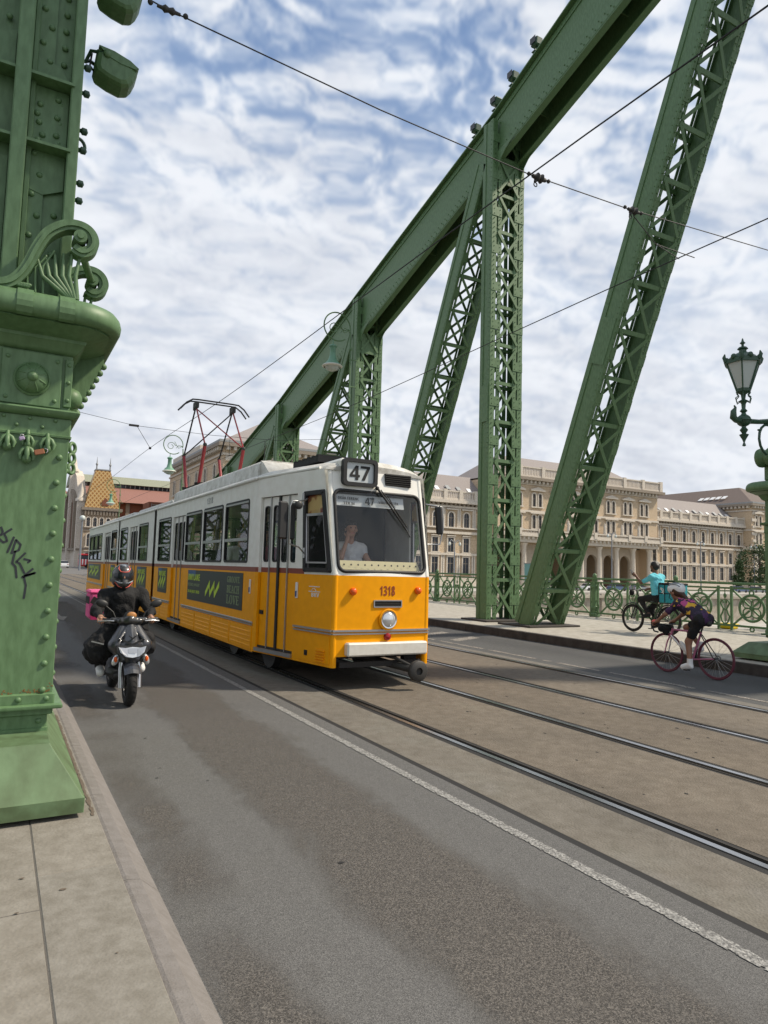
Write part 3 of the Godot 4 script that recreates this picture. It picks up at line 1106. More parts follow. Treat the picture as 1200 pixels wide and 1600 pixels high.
func pylon(cx: float, y0: float, label: String, full: bool) -> Node3D:
	var zc := -6.1
	var hw := 1.24
	var hd := 1.1
	var t := thing("bridge_pylon", label, "bridge pylon", Vector3(cx, 0, zc))
	var C := Vector3.ZERO
	var g: Material = M.green
	var b := MB.new()
	sweep(b, [Vector2(-0.3, y0 + 0.03), Vector2(0.17, y0 + 0.03), Vector2(0.172, y0 + 0.115), Vector2(0.16, y0 + 0.125), Vector2(-0.02, 0.50), Vector2(-0.4, 0.50)], hw, hd + 0.36, C, 0.006, false)
	part("flared_base", b, M.green_old, t)
	b = MB.new()
	sweep(b, [Vector2(-0.4, 0.47), Vector2(-0.012, 0.47), Vector2(-0.012, 0.52), Vector2(-0.02, 0.525), Vector2(-0.02, 0.60), Vector2(0.008, 0.61), Vector2(0.008, 0.648), Vector2(-0.4, 0.648)], hw, hd, C)
	part("plinth", b, M.green, t)
	b = MB.new()
	sweep(b, [Vector2(-0.4, 0.65), Vector2(0.058, 0.65), Vector2(0.062, 0.656), Vector2(0.06, 0.672), Vector2(0.05, 0.678), Vector2(-0.4, 0.678)], hw, hd, C)
	part("ledge_plate", b, g, t)
	b = MB.new()
	sweep(b, [Vector2(-0.3, 0.679), Vector2(0.014, 0.679), Vector2(0.014, 0.735), Vector2(0.0, 0.745), Vector2(-0.3, 0.745)], hw, hd, C)
	part("edge_angle", b, g, t)
	b = MB.new()
	sweep(b, [Vector2(-0.02, 0.68), Vector2(0, 0.68), Vector2(0, 2.6), Vector2(-0.3, 2.6)], hw, hd, C, 0.006)
	part("shaft", b, g, t)
	b = MB.new()
	sweep(b, [Vector2(-0.2, 2.535), Vector2(0.022, 2.535), Vector2(0.05, 2.555), Vector2(0.056, 2.575), Vector2(0.05, 2.585), Vector2(0.012, 2.59), Vector2(-0.2, 2.59)], hw, hd, C)
	part("string_moulding", b, g, t)
	b = MB.new()
	sweep(b, [Vector2(-0.2, 2.405), Vector2(0.012, 2.405), Vector2(0.014, 2.418), Vector2(0.007, 2.422), Vector2(0.007, 2.53), Vector2(-0.2, 2.53)], hw, hd, C)
	part("neck_band", b, g, t)
	b = MB.new()
	sweep(b, [Vector2(-0.02, 2.6), Vector2(-0.008, 2.6), Vector2(-0.008, 3.02), Vector2(-0.3, 3.02)], hw, hd, C)
	part("frieze", b, g, t)
	b = MB.new()
	sweep(b, [Vector2(-0.2, 2.965), Vector2(0.0, 2.965), Vector2(0.03, 2.99), Vector2(0.05, 3.035), Vector2(0.06, 3.04), Vector2(0.065, 3.06), Vector2(0.13, 3.075), Vector2(0.20, 3.112), Vector2(0.215, 3.114), Vector2(0.21, 3.124), Vector2(-0.1, 3.124)], hw, hd, C)
	part("bed_moulding", b, g, t)
	b = MB.new()
	sweep(b, [Vector2(-0.1, 3.126), Vector2(0.235, 3.126), Vector2(0.262, 3.135), Vector2(0.278, 3.16), Vector2(0.282, 3.195), Vector2(0.272, 3.235), Vector2(0.245, 3.268), Vector2(0.20, 3.288), Vector2(0.15, 3.294), Vector2(0.10, 3.306), Vector2(-0.3, 3.34)], hw, hd, C)
	part("cornice", b, g, t)
	# bands strapped round the cornice
	var fz := hd
	for xx in [1.16, 0.92, 0.35, -0.3]:
		b = MB.new()
		var prof := [Vector2(0.235, 3.118), Vector2(0.266, 3.127), Vector2(0.288, 3.16), Vector2(0.292, 3.195), Vector2(0.281, 3.24), Vector2(0.25, 3.276), Vector2(0.20, 3.298), Vector2(0.14, 3.304)]
		for w in [0.09]:
			for i in prof.size() - 1:
				b.quad(Vector3(xx - w / 2, prof[i].y, fz + prof[i].x), Vector3(xx + w / 2, prof[i].y, fz + prof[i].x), Vector3(xx + w / 2, prof[i + 1].y, fz + prof[i + 1].x), Vector3(xx - w / 2, prof[i + 1].y, fz + prof[i + 1].x), Vector3(0, 0.2, 1))
				for s in [-1, 1]:
					b.quad(Vector3(xx + s * w / 2, prof[i].y, fz + prof[i].x), Vector3(xx + s * w / 2, prof[i + 1].y, fz + prof[i + 1].x), Vector3(xx + s * w / 2, prof[i + 1].y, fz + prof[i + 1].x - 0.05), Vector3(xx + s * w / 2, prof[i].y, fz + prof[i].x - 0.05), Vector3(s, 0, 0))
		part("cornice_strap", b, g, t)
	if not full:
		for s in [-1, 1]:
			b = MB.new()
			b.lathe([Vector2(0.0, -0.12), Vector2(0.16, -0.12), Vector2(0.17, -0.08), Vector2(0.12, 0), Vector2(0.17, 0.08), Vector2(0.16, 0.12), Vector2(0, 0.12)], 18, Transform3D(Basis(Vector3(1, 0, 0), PI / 2) , Vector3(-hw - 0.15, 3.70, s * 0.95)))
			b.cbox(Vector3(-hw + 0.0, 3.55, s * 0.95), Vector3(0.16, 0.5, 0.2), 0.03)
			part("volute", b, g, t)
		b = MB.new()
		b.cbox(Vector3(-0.2, 9.5, 0), Vector3(1.3, 12.3, 1.0), 0.02)  # out of view; made slimmer than the left shaft to thin its cast shadow
		part("upper_shaft", b, g, t)
		return t
	# ---- only the left pylon is seen from close by: its road-facing front carries the ornament
	var off := Vector3(-cx, 0, -zc)    # adds world coordinates
	# recessed plate panels and rosette in the frieze
	for q in [[-0.055, 0.30, 2.60, 2.955], [0.318, 0.365, 2.615, 2.94], [-0.50, -0.10, 2.60, 2.955]]:
		b = MB.new()
		b.cbox(off + Vector3((q[0] + q[1]) / 2, (q[2] + q[3]) / 2, -5.0), Vector3(q[1] - q[0], q[3] - q[2], 0.024), 0.004)
		part("frieze_plate", b, g, t)
	for cxr in [0.125, -0.30]:
		var ro := Node3D.new()
		ro.name = "rosette"
		t.add_child(ro, true)
		var xf := Transform3D(Basis(Vector3(1, 0, 0), PI / 2), off + Vector3(cxr, 2.772, -4.99))
		b = MB.new()
		b.lathe([Vector2(0.108, 0), Vector2(0.11, 0.012), Vector2(0.10, 0.022), Vector2(0.096, 0.02)], 28, xf)
		b.lathe([Vector2(0.097, 0.012), Vector2(0.09, 0.045), Vector2(0.07, 0.072), Vector2(0.04, 0.088), Vector2(0.0, 0.094)], 28, xf)
		part("dome", b, g, ro)
		b = MB.new()
		b.lathe([Vector2(0.034, 0.084), Vector2(0.032, 0.10), Vector2(0.018, 0.116), Vector2(0, 0.12)], 16, xf)
		part("boss", b, g, ro)
		for k in 8:
			var a := TAU * (k + 0.5) / 8
			b = MB.new()
			var pts := []
			for e in 5:
				var f := e / 4.0
				var rr := lerpf(0.036, 0.09, f)
				pts.append(xf * Vector3(cos(a) * rr, 0.094 - pow(rr / 0.097, 2) * 0.05, sin(a) * rr))
			b.tube(pts, [0.003, 0.006, 0.007, 0.006, 0.003], 6)
			part("petal_rib", b, g, ro)
	for q in [[-0.02, 2.905], [0.27, 2.91], [-0.02, 2.64], [0.265, 2.645], [0.342, 2.90], [0.342, 2.78], [0.342, 2.66]]:
		rivet(off + Vector3(q[0], q[1], -4.987), Vector3(0, 0, 1), 0.014, g, t)
	for k in 5:
		rivet(off + Vector3(-0.02 + k * 0.075, 2.515 - 0.05 * (k % 2), -4.99), Vector3(0, 0, 1), 0.013, g, t)
	# rivets down the corner of the shaft and along the foot
	for k in 10:
		rivet(off + Vector3(0.31 + (0.008 if k == 0 else 0.0), 2.275 - k * 0.168, -5.0), Vector3(0, 0, 1), 0.021, g, t)
	for k in 6:
		rivet(off + Vector3(0.335 - k * 0.16, 0.71, -4.985), Vector3(0, 0, 1), 0.018, g, t)
	for k in 3:
		rivet(off + Vector3(0.30 - k * 0.3, 0.565, -5.018), Vector3(0, 0, 1), 0.018, g, t)
	for k in 9:
		rivet(off + Vector3(0.37, 2.2 - k * 0.168, -5.09), Vector3(1, 0, 0), 0.02, g, t)
	b = MB.new()    # flaked paint and rust where the foot angle meets the shaft
	var rng := RandomNumberGenerator.new()
	rng.seed = 31
	for k in 60:
		var x := 0.37 - pow(rng.randf(), 1.6) * 0.75
		var y := 0.748 + rng.randf() * rng.randf() * 0.03 + (0.05 * rng.randf() if x > 0.33 else 0.0)
		var s := rng.randf_range(0.003, 0.008)
		b.box(off + Vector3(x, y, -4.9995), Vector3(s * 2.0, s, 0.003), Basis(Vector3(0, 0, 1), rng.randf() * 3.0))
	part("rust_flakes", b, M.rust, t).set_meta("kind", "stuff")
	# row of hanging calyx ornaments below the neck band
	for q in [[0.01, 2.345, 1.0], [0.125, 2.36, 0.8], [0.125, 2.275, 1.05], [0.24, 2.35, 1.0], [-0.11, 2.345, 1.0]]:
		var dn := Node3D.new()
		dn.name = "calyx_drop"
		t.add_child(dn, true)
		var o := off + Vector3(q[0], q[1], -4.965)
		var s: float = q[2]
		b = MB.new()
		b.ball(o + Vector3(0, -0.028, 0) * s, Vector3(0.028, 0.03, 0.028) * s, 12, 8)
		part("bud", b, g, dn)
		for k in 5:
			var a := TAU * k / 5 + 0.3
			b = MB.new()
			b.tube([o + Vector3(0, 0.045, 0) * s, o + Vector3(cos(a) * 0.024, 0.026, sin(a) * 0.024) * s, o + Vector3(cos(a) * 0.040, -0.005, sin(a) * 0.036) * s, o + Vector3(cos(a) * 0.036, -0.036, sin(a) * 0.032) * s], [0.010 * s, 0.015 * s, 0.016 * s, 0.006 * s], 7)
			part("sepal", b, g, dn)
		b = MB.new()
		b.tube([o + Vector3(0, 0.04, 0), o + Vector3(0, 0.07, -0.02)], 0.012, 8)
		part("stem", b, g, dn)
	# scroll bracket standing on the cornice, openwork ribs below it
	var path := [Vector2(-0.30, 3.36), Vector2(-0.18, 3.355), Vector2(-0.09, 3.37), Vector2(-0.03, 3.40), Vector2(0.02, 3.455), Vector2(0.06, 3.53), Vector2(0.10, 3.63), Vector2(0.15, 3.72), Vector2(0.22, 3.78), Vector2(0.29, 3.81), Vector2(0.36, 3.81), Vector2(0.41, 3.78), Vector2(0.43, 3.73), Vector2(0.41, 3.68), Vector2(0.36, 3.655), Vector2(0.31, 3.675)]
	var fine := []
	for i in path.size() - 1:
		for e in 4:
			fine.append((path[i] as Vector2).cubic_interpolate(path[i + 1], path[maxi(i - 1, 0)], path[mini(i + 2, path.size() - 1)], e / 4.0))
	fine.append(path[path.size() - 1])
	for i in fine.size():
		fine[i].y -= 0.045 * clampf((3.8 - fine[i].y) / 0.4, 0, 1)
	path = fine
	for copy in 2:
		var sc := Node3D.new()
		sc.name = "scroll_bracket"
		t.add_child(sc, true)
		var z0 := -4.90 if copy == 0 else -5.62
		var dx := 0.0 if copy == 0 else 0.155
		b = MB.new()
		for i in path.size() - 1:
			var wd := 0.05
			var p0: Vector2 = path[i]
			var p1: Vector2 = path[i + 1]
			var d0: Vector2 = (path[mini(i + 1, path.size() - 1)] - path[maxi(i - 1, 0)]).normalized()
			var d1: Vector2 = (path[mini(i + 2, path.size() - 1)] - path[i]).normalized()
			var q0 := Vector2(-d0.y, d0.x)
			var q1 := Vector2(-d1.y, d1.x)
			var th0 := 0.034
			var th1 := 0.034
			for lay in [[wd, th0, th1], [wd + 0.014, -th0 + 0.012, -th1 + 0.012]]:
				var hz: float = lay[0]
				var a0 := off + Vector3(p0.x + dx, p0.y, z0)
				var a1 := off + Vector3(p1.x + dx, p1.y, z0)
				var u0 := Vector3(q0.x, q0.y, 0)
				var u1 := Vector3(q1.x, q1.y, 0)
				var t0: float = 0.034 if lay[1] > 0 else 0.012
				b.quad(a0 + u0 * t0 + Vector3(0, 0, hz), a1 + u1 * t0 + Vector3(0, 0, hz), a1 - u1 * t0 + Vector3(0, 0, hz), a0 - u0 * t0 + Vector3(0, 0, hz), Vector3(0, 0, 1))
				b.quad(a0 + u0 * t0 - Vector3(0, 0, hz), a1 + u1 * t0 - Vector3(0, 0, hz), a1 - u1 * t0 - Vector3(0, 0, hz), a0 - u0 * t0 - Vector3(0, 0, hz), Vector3(0, 0, -1))
				b.quad(a0 + u0 * t0 + Vector3(0, 0, hz), a1 + u1 * t0 + Vector3(0, 0, hz), a1 + u1 * t0 - Vector3(0, 0, hz), a0 + u0 * t0 - Vector3(0, 0, hz), u0)
				b.quad(a0 - u0 * t0 + Vector3(0, 0, hz), a1 - u1 * t0 + Vector3(0, 0, hz), a1 - u1 * t0 - Vector3(0, 0, hz), a0 - u0 * t0 - Vector3(0, 0, hz), -u0)
		part("scroll_band", b, g, sc)
		b = MB.new()
		b.lathe([Vector2(0, 0.10), Vector2(0.02, 0.10), Vector2(0.022, 0.085), Vector2(0.042, 0.085), Vector2(0.042, -0.085), Vector2(0, -0.085)], 18, Transform3D(Basis(Vector3(1, 0, 0), PI / 2), off + Vector3(0.345 + dx, 3.73, z0)))
		part("scroll_eye", b, g, sc)
		for k in 6:
			b = MB.new()
			var f := k / 5.0
			var top := Vector2(0.10, 3.56).lerp(Vector2(0.36, 3.66), f)
			var foot := Vector2(0.30, 3.32)
			b.tube([off + Vector3(foot.x + dx + 0.05 * f, foot.y, z0 + 0.02), off + Vector3(lerpf(top.x, foot.x, 0.45) - 0.05 * (1 - f) + dx, lerpf(foot.y, top.y, 0.45), z0 + 0.03), off + Vector3(top.x + dx, top.y, z0)], [0.018, 0.014, 0.009], 7)
			part("fan_rib", b, g, sc)
		for k in 3:
			b = MB.new()
			var x := 0.06 + 0.045 * k
			b.tube([off + Vector3(x + dx, 3.32, z0 + 0.01), off + Vector3(x - 0.01 + dx, 3.46 + 0.02 * k, z0 + 0.015), off + Vector3(x + 0.05 + dx, 3.52 + 0.05 * k, z0 + 0.01)], 0.008, 6)
			part("fan_rib", b, g, sc)
		b = MB.new()
		for k in 12:
			b.ball(off + Vector3(0.01 + k * 0.005 + dx, 3.335 + 0.006 * (k % 3), z0 + 0.04), Vector3(0.02, 0.012, 0.012), 8, 5)
		part("leaf_curl", b, g, sc)
	b = MB.new()
	b.tube([off + Vector3(0.345, 3.73, -4.95), off + Vector3(0.5, 3.73, -5.6)], 0.026, 10)
	part("scroll_spindle", b, g, t)
	# beaded bracket under the cornice on the roadway side
	b = MB.new()
	b.prism(PackedVector2Array([Vector2(0.37, 2.62), Vector2(0.42, 2.64), Vector2(0.60, 3.06), Vector2(0.60, 3.14), Vector2(0.37, 3.14)]), off + Vector3(0, 0, -5.9), Vector3(1, 0, 0), Vector3(0, 1, 0), Vector3(0, 0, 0.5))
	part("bracket_console", b, g, t)
	for k in 9:
		b = MB.new()
		var f := k / 8.0
		b.ball(off + Vector3(0.415 + 0.185 * f, 2.62 + 0.42 * f, -5.42), Vector3(0.025, 0.025, 0.025), 10, 7)
		part("bead", b, g, t)
	b = MB.new()
	b.lathe([Vector2(0.075, 0), Vector2(0.078, 0.03), Vector2(0.06, 0.07), Vector2(0.03, 0.09), Vector2(0, 0.095)], 16, Transform3D(Basis(Vector3(0, 0, 1), -PI / 2), off + Vector3(0.365, 2.74, -5.3)))
	part("side_rosette", b, g, t)
	for k in 3:
		b = MB.new()
		b.torus(off + Vector3(0.42, 2.40 - k * 0.075, -5.35), Basis(Vector3(0, 1, 0), 0.9), 0.034, 0.013, 16, 8)
		part("chain_ring", b, g, t)
	# upper shaft: plates set back between projecting ribs
	b = MB.new()
	b.box(off + Vector3(-0.94, 9.4, -6.15), Vector3(2.40, 12.2, 2.0))
	part("upper_shaft", b, g, t)
	for q in [[0.275, 0.07, -5.03], [-0.055, 0.095, -5.0], [-0.42, 0.095, -5.0], [-0.8, 0.095, -5.0]]:
		b = MB.new()
		b.cbox(off + Vector3(q[0], 9.4, q[2] - 0.06), Vector3(q[1], 12.2, 0.12), 0.008)
		part("edge_rib", b, g, t)
		if q[0] < 0.2:
			b = MB.new()
			b.cbox(off + Vector3(q[0] + 0.065, 9.4, -5.12), Vector3(0.032, 12.2, 0.05), 0.004)
			part("edge_angle", b, g, t)
	for q in [4.40, 4.875, 5.9]:
		b = MB.new()
		b.box(off + Vector3(-0.25, q, -5.08), Vector3(1.02, 0.02, 0.13))
		part("diaphragm", b, g, t)
	var gp := [[PackedVector2Array([Vector2(0.0, 4.405), Vector2(0.235, 4.41), Vector2(0.235, 4.15), Vector2(0.11, 4.09), Vector2(0.0, 4.12)]), -5.138], [PackedVector2Array([Vector2(0.0, 4.885), Vector2(0.235, 4.885), Vector2(0.235, 4.95), Vector2(0.16, 5.04), Vector2(0.0, 5.07)]), -5.138], [PackedVector2Array([Vector2(-0.37, 4.87), Vector2(-0.11, 4.87), Vector2(-0.11, 5.2), Vector2(-0.2, 5.16), Vector2(-0.37, 5.1)]), -5.138], [PackedVector2Array([Vector2(0.0, 4.41), Vector2(0.235, 4.41), Vector2(0.235, 4.86), Vector2(0.0, 4.86)]), -5.143], [PackedVector2Array([Vector2(0.0, 3.4), Vector2(0.115, 3.4), Vector2(0.115, 4.095), Vector2(0.0, 4.125)]), -5.143], [PackedVector2Array([Vector2(0.0, 5.075), Vector2(0.13, 5.045), Vector2(0.13, 5.9), Vector2(0.0, 5.9)]), -5.143], [PackedVector2Array([Vector2(-0.37, 3.4), Vector2(-0.11, 3.4), Vector2(-0.11, 4.3), Vector2(-0.37, 4.3)]), -5.143]]
	for q in gp:
		b = MB.new()
		b.prism(q[0], off + Vector3(0, 0, q[1]), Vector3(1, 0, 0), Vector3(0, 1, 0), Vector3(0, 0, 0.014))
		part("gusset_plate", b, g, t)
	var rp := []
	for k in 9:
		rp.append([0.19, 3.55 + k * 0.14 + (0.1 if k > 3 else 0.0), -5.143])
	for k in 9:
		rp.append([0.045 + 0.04 * (k % 2), 3.5 + k * 0.145, -5.127])
	for k in 8:
		rp.append([0.19, 4.95 + k * 0.125, -5.143])
		rp.append([0.05 + 0.05 * (k % 2), 4.93 + k * 0.125, -5.127])
	for k in 6:
		rp.append([-0.16 - 0.08 * (k % 2), 3.6 + k * 0.42, -5.127])
		rp.append([0.06 + 0.11 * (k % 2), 4.47 + k * 0.065, -5.127])
	for q in rp:
		rivet(off + Vector3(q[0], q[1], q[2]), Vector3(0, 0, 1), 0.021, g, t)
	# fittings on the roadway side of the upper shaft
	for q in [[5.22, 0.0], [4.55, 0.06], [4.33, 0.0], [4.70, 0.05], [4.2, 0.0], [5.0, 0.03]]:
		b = MB.new()
		b.lathe([Vector2(0, 0), Vector2(0.035, 0), Vector2(0.035, 0.03), Vector2(0.014, 0.04), Vector2(0.014, 0.08), Vector2(0.026, 0.09), Vector2(0.024, 0.12), Vector2(0, 0.13)], 10, Transform3D(Basis(Vector3(0, 0, 1), -PI / 2), off + Vector3(0.25, q[0], -5.3 + q[1])))
		part("bolt", b, M.green_lamp, t)
	b = MB.new()
	b.torus(off + Vector3(0.33, 4.62, -5.3), Basis(Vector3(0, 1, 0), 0.5), 0.045, 0.012, 16, 8)
	part("eye_ring", b, M.green_lamp, t)
	# scrawled tag on the shaft
	b = MB.new()
	for s in [[[0.01, 1.80], [0.022, 1.77], [0.018, 1.75], [0.005, 1.745]], [[0.073, 1.79], [0.05, 1.772], [0.03, 1.755], [0.043, 1.733], [0.05, 1.71], [0.03, 1.70], [0.008, 1.72]], [[0.088, 1.74], [0.057, 1.64]], [[0.08, 1.63], [0.10, 1.72], [0.128, 1.69], [0.12, 1.655], [0.092, 1.64]], [[0.10, 1.65], [0.088, 1.57], [0.108, 1.548], [0.118, 1.48]], [[0.16, 1.64], [0.11, 1.58], [0.13, 1.57], [0.16, 1.51]], [[0.15, 1.60], [0.19, 1.59], [0.178, 1.578]], [[0.21, 1.54], [0.15, 1.482], [0.222, 1.512], [0.158, 1.49], [0.174, 1.43], [0.168, 1.35]]]:
		for i in s.size() - 1:
			var p0 := Vector2(s[i][0], s[i][1])
			var p1 := Vector2(s[i + 1][0], s[i + 1][1])
			b.beam(off + Vector3(p0.x, p0.y, -4.9992) , off + Vector3(p1.x, p1.y, -4.9992), 0.013, 0.002, Vector3(0, 0, 1))
			b.lathe([Vector2(0.0065, 0), Vector2(0.0, 0.0002)], 8, Transform3D(Basis(Vector3(1, 0, 0), PI / 2), off + Vector3(p1.x, p1.y, -4.9983)))
	part("graffiti", b, M.ink, t, "black scrawled tag letters on the green shaft")
	return t

func build_pylons() -> void:
	pylon(-0.87, 0.10, "massive green iron bridge pylon in the left foreground with graffiti, rivets and rosette", true)
	pylon(12.86, 0.20, "green iron bridge pylon cut by the right picture edge beside the cyclists", false)
	# padlock and its lilac neighbour hung among the ornaments
	var p := thing("padlock", "small brown padlock hanging from ornament on left green pylon", "padlock", Vector3(0.195, 2.29, -4.93))
	var b := MB.new()
	b.cbox(Vector3(0, 0, 0), Vector3(0.06, 0.034, 0.016), 0.004, Basis(Vector3(0, 0, 1), 0.3))
	part("lock_body", b, M.padlock, p)
	b = MB.new()
	b.torus(Vector3(0.034, 0.012, 0), Basis(Vector3(0, 0, 1), -1.2), 0.014, 0.003, 12, 6, 0, PI)
	part("shackle", b, M.silver, p)
	var p2 := thing("padlock", "small lilac heart padlock hanging from ornament on left green pylon", "padlock", Vector3(0.09, 2.365, -4.915))
	b = MB.new()
	b.cbox(Vector3(0, 0, 0), Vector3(0.034, 0.026, 0.014), 0.006, Basis(Vector3(0, 0, 1), 0.4))
	part("lock_body", b, M.lilac, p2)
	b = MB.new()
	b.torus(Vector3(0.0, 0.016, 0), Basis(), 0.01, 0.0025, 12, 6, 0, PI)
	part("shackle", b, M.silver, p2)
	# two floodlights on short arms
	for k in 2:
		var y := [5.44, 6.06][k] as float
		var f := thing("floodlight", ["green oval floodlight on left pylon pointing at the roadway", "green oval floodlight cut by top picture edge, above another"][k], "floodlight", Vector3(0.29, y, -5.55), "floodlights on the left pylon")
		b = MB.new()
		var side := PackedVector2Array([Vector2(0.13, 0.085), Vector2(0.24, 0.075), Vector2(0.36, 0.04), Vector2(0.425, 0.005), Vector2(0.43, -0.02), Vector2(0.405, -0.09), Vector2(0.375, -0.135), Vector2(0.32, -0.155), Vector2(0.22, -0.135), Vector2(0.13, -0.10), Vector2(0.115, -0.06)])
		var mid := Vector2(0.27, -0.03)
		var lay := [[-0.11, 0.72], [-0.095, 0.90], [-0.065, 1.0], [0.065, 1.0], [0.095, 0.90], [0.11, 0.72]]
		for i in lay.size() - 1:
			for k2 in side.size():
				var q := []
				for e in [[i, k2], [i + 1, k2], [i + 1, (k2 + 1) % side.size()], [i, (k2 + 1) % side.size()]]:
					var sp: Vector2 = mid + (side[e[1]] - mid) * lay[e[0]][1]
					q.append(Vector3(sp.x, sp.y, lay[e[0]][0]))
				b.quad(q[0], q[1], q[2], q[3], (q[0] + q[2]) / 2 - Vector3(mid.x, mid.y, 0))
		for e in [0, 5]:
			for k2 in range(1, side.size() - 1):
				var q := []
				for w in [0, k2, k2 + 1]:
					var sp: Vector2 = mid + (side[w] - mid) * 0.72
					q.append(Vector3(sp.x, sp.y, lay[e][0]))
				b.tri(q[0], q[1], q[2], Vector3(0, 0, -1 if e == 0 else 1))
		part("housing", b, M.green, f)
		b = MB.new()
		b.prism(PackedVector2Array([Vector2(0.14, 0.09), Vector2(0.25, 0.083), Vector2(0.37, 0.05), Vector2(0.435, 0.01), Vector2(0.42, -0.005), Vector2(0.30, 0.0), Vector2(0.20, 0.03)]), Vector3(0, 0.004, -0.116), Vector3(1, 0, 0), Vector3(0, 1, 0), Vector3(0, 0, 0.232))
		part("hood_rim", b, M.green, f)
		b = MB.new()
		b.ball(Vector3(0.20, 0.045, 0.115), Vector3(0.03, 0.03, 0.02), 10, 6)
		part("pivot_knob", b, M.green, f)
		b = MB.new()
		b.tube([Vector3(-0.02, -0.01, 0), Vector3(0.06, 0.0, 0), Vector3(0.09, 0.06, 0.06), Vector3(0.20, 0.05, 0.11)], 0.014, 8)
		b.tube([Vector3(0.06, 0.0, 0), Vector3(0.09, 0.06, -0.06), Vector3(0.20, 0.05, -0.11)], 0.014, 8)
		part("bracket", b, M.green_lamp, f)
		b = MB.new()
		b.tube([Vector3(0.10, 0.07, 0.02), Vector3(0.09, -0.04, 0.03), Vector3(0.13, -0.08, 0.02), Vector3(0.2, -0.075, 0)], 0.008, 6)
		part("power_cable", b, M.wire, f)

# ------------------------------------------------------------------ pavement railing
func build_railing() -> void:
	var t := thing("bridge_railing", "green cast-iron railing with ringed quatrefoil medallions along the far pavement", "railing", Vector3(17.62, 0.2, 0))
	var m: Material = M.green_truss
	var r := MB.new()
	r.cbox(Vector3(0, 1.27, -42), Vector3(0.13, 0.065, 90), 0.012)
	part("top_rail", r, m, t)
	r = MB.new()
	r.box(Vector3(0, 1.14, -42), Vector3(0.06, 0.05, 90))
	part("upper_rail", r, m, t)
	r = MB.new()
	r.box(Vector3(0, 0.13, -42), Vector3(0.06, 0.055, 90))
	part("bottom_rail", r, m, t)
	var yz := Basis(Vector3(0, 0, -1), Vector3(0, 1, 0), Vector3(1, 0, 0))
	# one bay is built and copied along
	var bay := Node3D.new()
	bay.name = "railing_bay"
	t.add_child(bay, true)
	var b := MB.new()
	b.cbox(Vector3(0, 0.62, 0), Vector3(0.13, 1.24, 0.15), 0.012)
	b.cbox(Vector3(0, 0.06, 0), Vector3(0.24, 0.12, 0.30), 0.02)
	b.cbox(Vector3(0, 0.30, 0), Vector3(0.19, 0.10, 0.22), 0.02)
	b.cbox(Vector3(0, 1.0, 0), Vector3(0.20, 0.08, 0.24), 0.02)
	b.ball(Vector3(0, 1.36, 0), Vector3(0.07, 0.09, 0.08), 10, 7)
	part("standard", b, m, bay)
	for s in [-1, 1]:
		b = MB.new()
		b.tube([Vector3(0, 0.55, s * 0.08), Vector3(0, 0.46, s * 0.16), Vector3(0, 0.34, s * 0.19), Vector3(0, 0.22, s * 0.15), Vector3(0, 0.2, s * 0.1)], 0.02, 6)
		part("foot_scroll", b, m, bay)
	for zc in [0.82, 2.36]:
		b = MB.new()
		b.torus(Vector3(0, 0.62, -zc), yz, 0.345, 0.036, 32, 8)
		part("medallion_ring", b, m, bay)
		for k in 4:
			b = MB.new()
			var a := PI / 4 + PI / 2 * k
			b.torus(Vector3(0, 0.62 + sin(a) * 0.17, -zc + cos(a) * 0.17), yz, 0.125, 0.021, 20, 6)
			part("quatrefoil_loop", b, m, bay)
		b = MB.new()
		b.lathe([Vector2(0, -0.05), Vector2(0.05, -0.045), Vector2(0.075, 0), Vector2(0.05, 0.045), Vector2(0, 0.05)], 14, Transform3D(Basis(Vector3(0, 0, 1), PI / 2), Vector3(0, 0.62, -zc)))
		part("medallion_boss", b, m, bay)
		for s in [[1, 1], [1, -1], [-1, 1], [-1, -1]]:
			b = MB.new()
			b.beam(Vector3(0, 0.62 + s[0] * 0.06, -zc + s[1] * 0.06), Vector3(0, 0.62 + s[0] * 0.49, -zc + s[1] * 0.56), 0.04, 0.045)
			part("diagonal_bar", b, m, bay)
		b = MB.new()
		b.torus(Vector3(0, 1.03, -zc), yz, 0.06, 0.022, 16, 6)
		part("small_ring", b, m, bay)
		b = MB.new()
		b.torus(Vector3(0, 0.06, -zc), yz, 0.055, 0.022, 16, 6)
		part("small_ring", b, m, bay)
	for zc in [1.40, 1.79]:
		b = MB.new()
		b.box(Vector3(0, 0.6, -zc), Vector3(0.05, 1.2, 0.06))
		part("upright", b, m, bay)
	for zc in [0.16, 3.03]:
		b = MB.new()
		b.box(Vector3(0, 0.66, -zc), Vector3(0.045, 1.0, 0.05))
		part("upright", b, m, bay)
	for s in [-1, 1]:
		b = MB.new()
		var pts := []
		for q in [[0.03, 0.16], [0.10, 0.24], [0.13, 0.36], [0.08, 0.46], [0.045, 0.56], [0.09, 0.64], [0.13, 0.72], [0.10, 0.80], [0.045, 0.79], [0.05, 0.72]]:
			pts.append(Vector3(0, q[1], -1.595 + s * q[0]))
		b.tube(pts, 0.023, 6)
		part("lyre_scroll", b, m, bay)
	b = MB.new()
	b.tube([Vector3(0, 0.15, -1.595), Vector3(0, 1.13, -1.595)], 0.014, 6)
	b.ball(Vector3(0, 0.93, -1.595), Vector3(0.03, 0.07, 0.05), 8, 6)
	b.ball(Vector3(0, 0.56, -1.595), Vector3(0.025, 0.03, 0.04), 8, 6)
	part("lyre_stem", b, m, bay)
	bay.position.z = -13.66 + 3.18 * 3
	for k in range(1, 18):
		var d := bay.duplicate()
		d.name = "railing_bay_%03d" % k
		t.add_child(d, true)
		d.position.z = -13.66 + 3.18 * (3 - k)

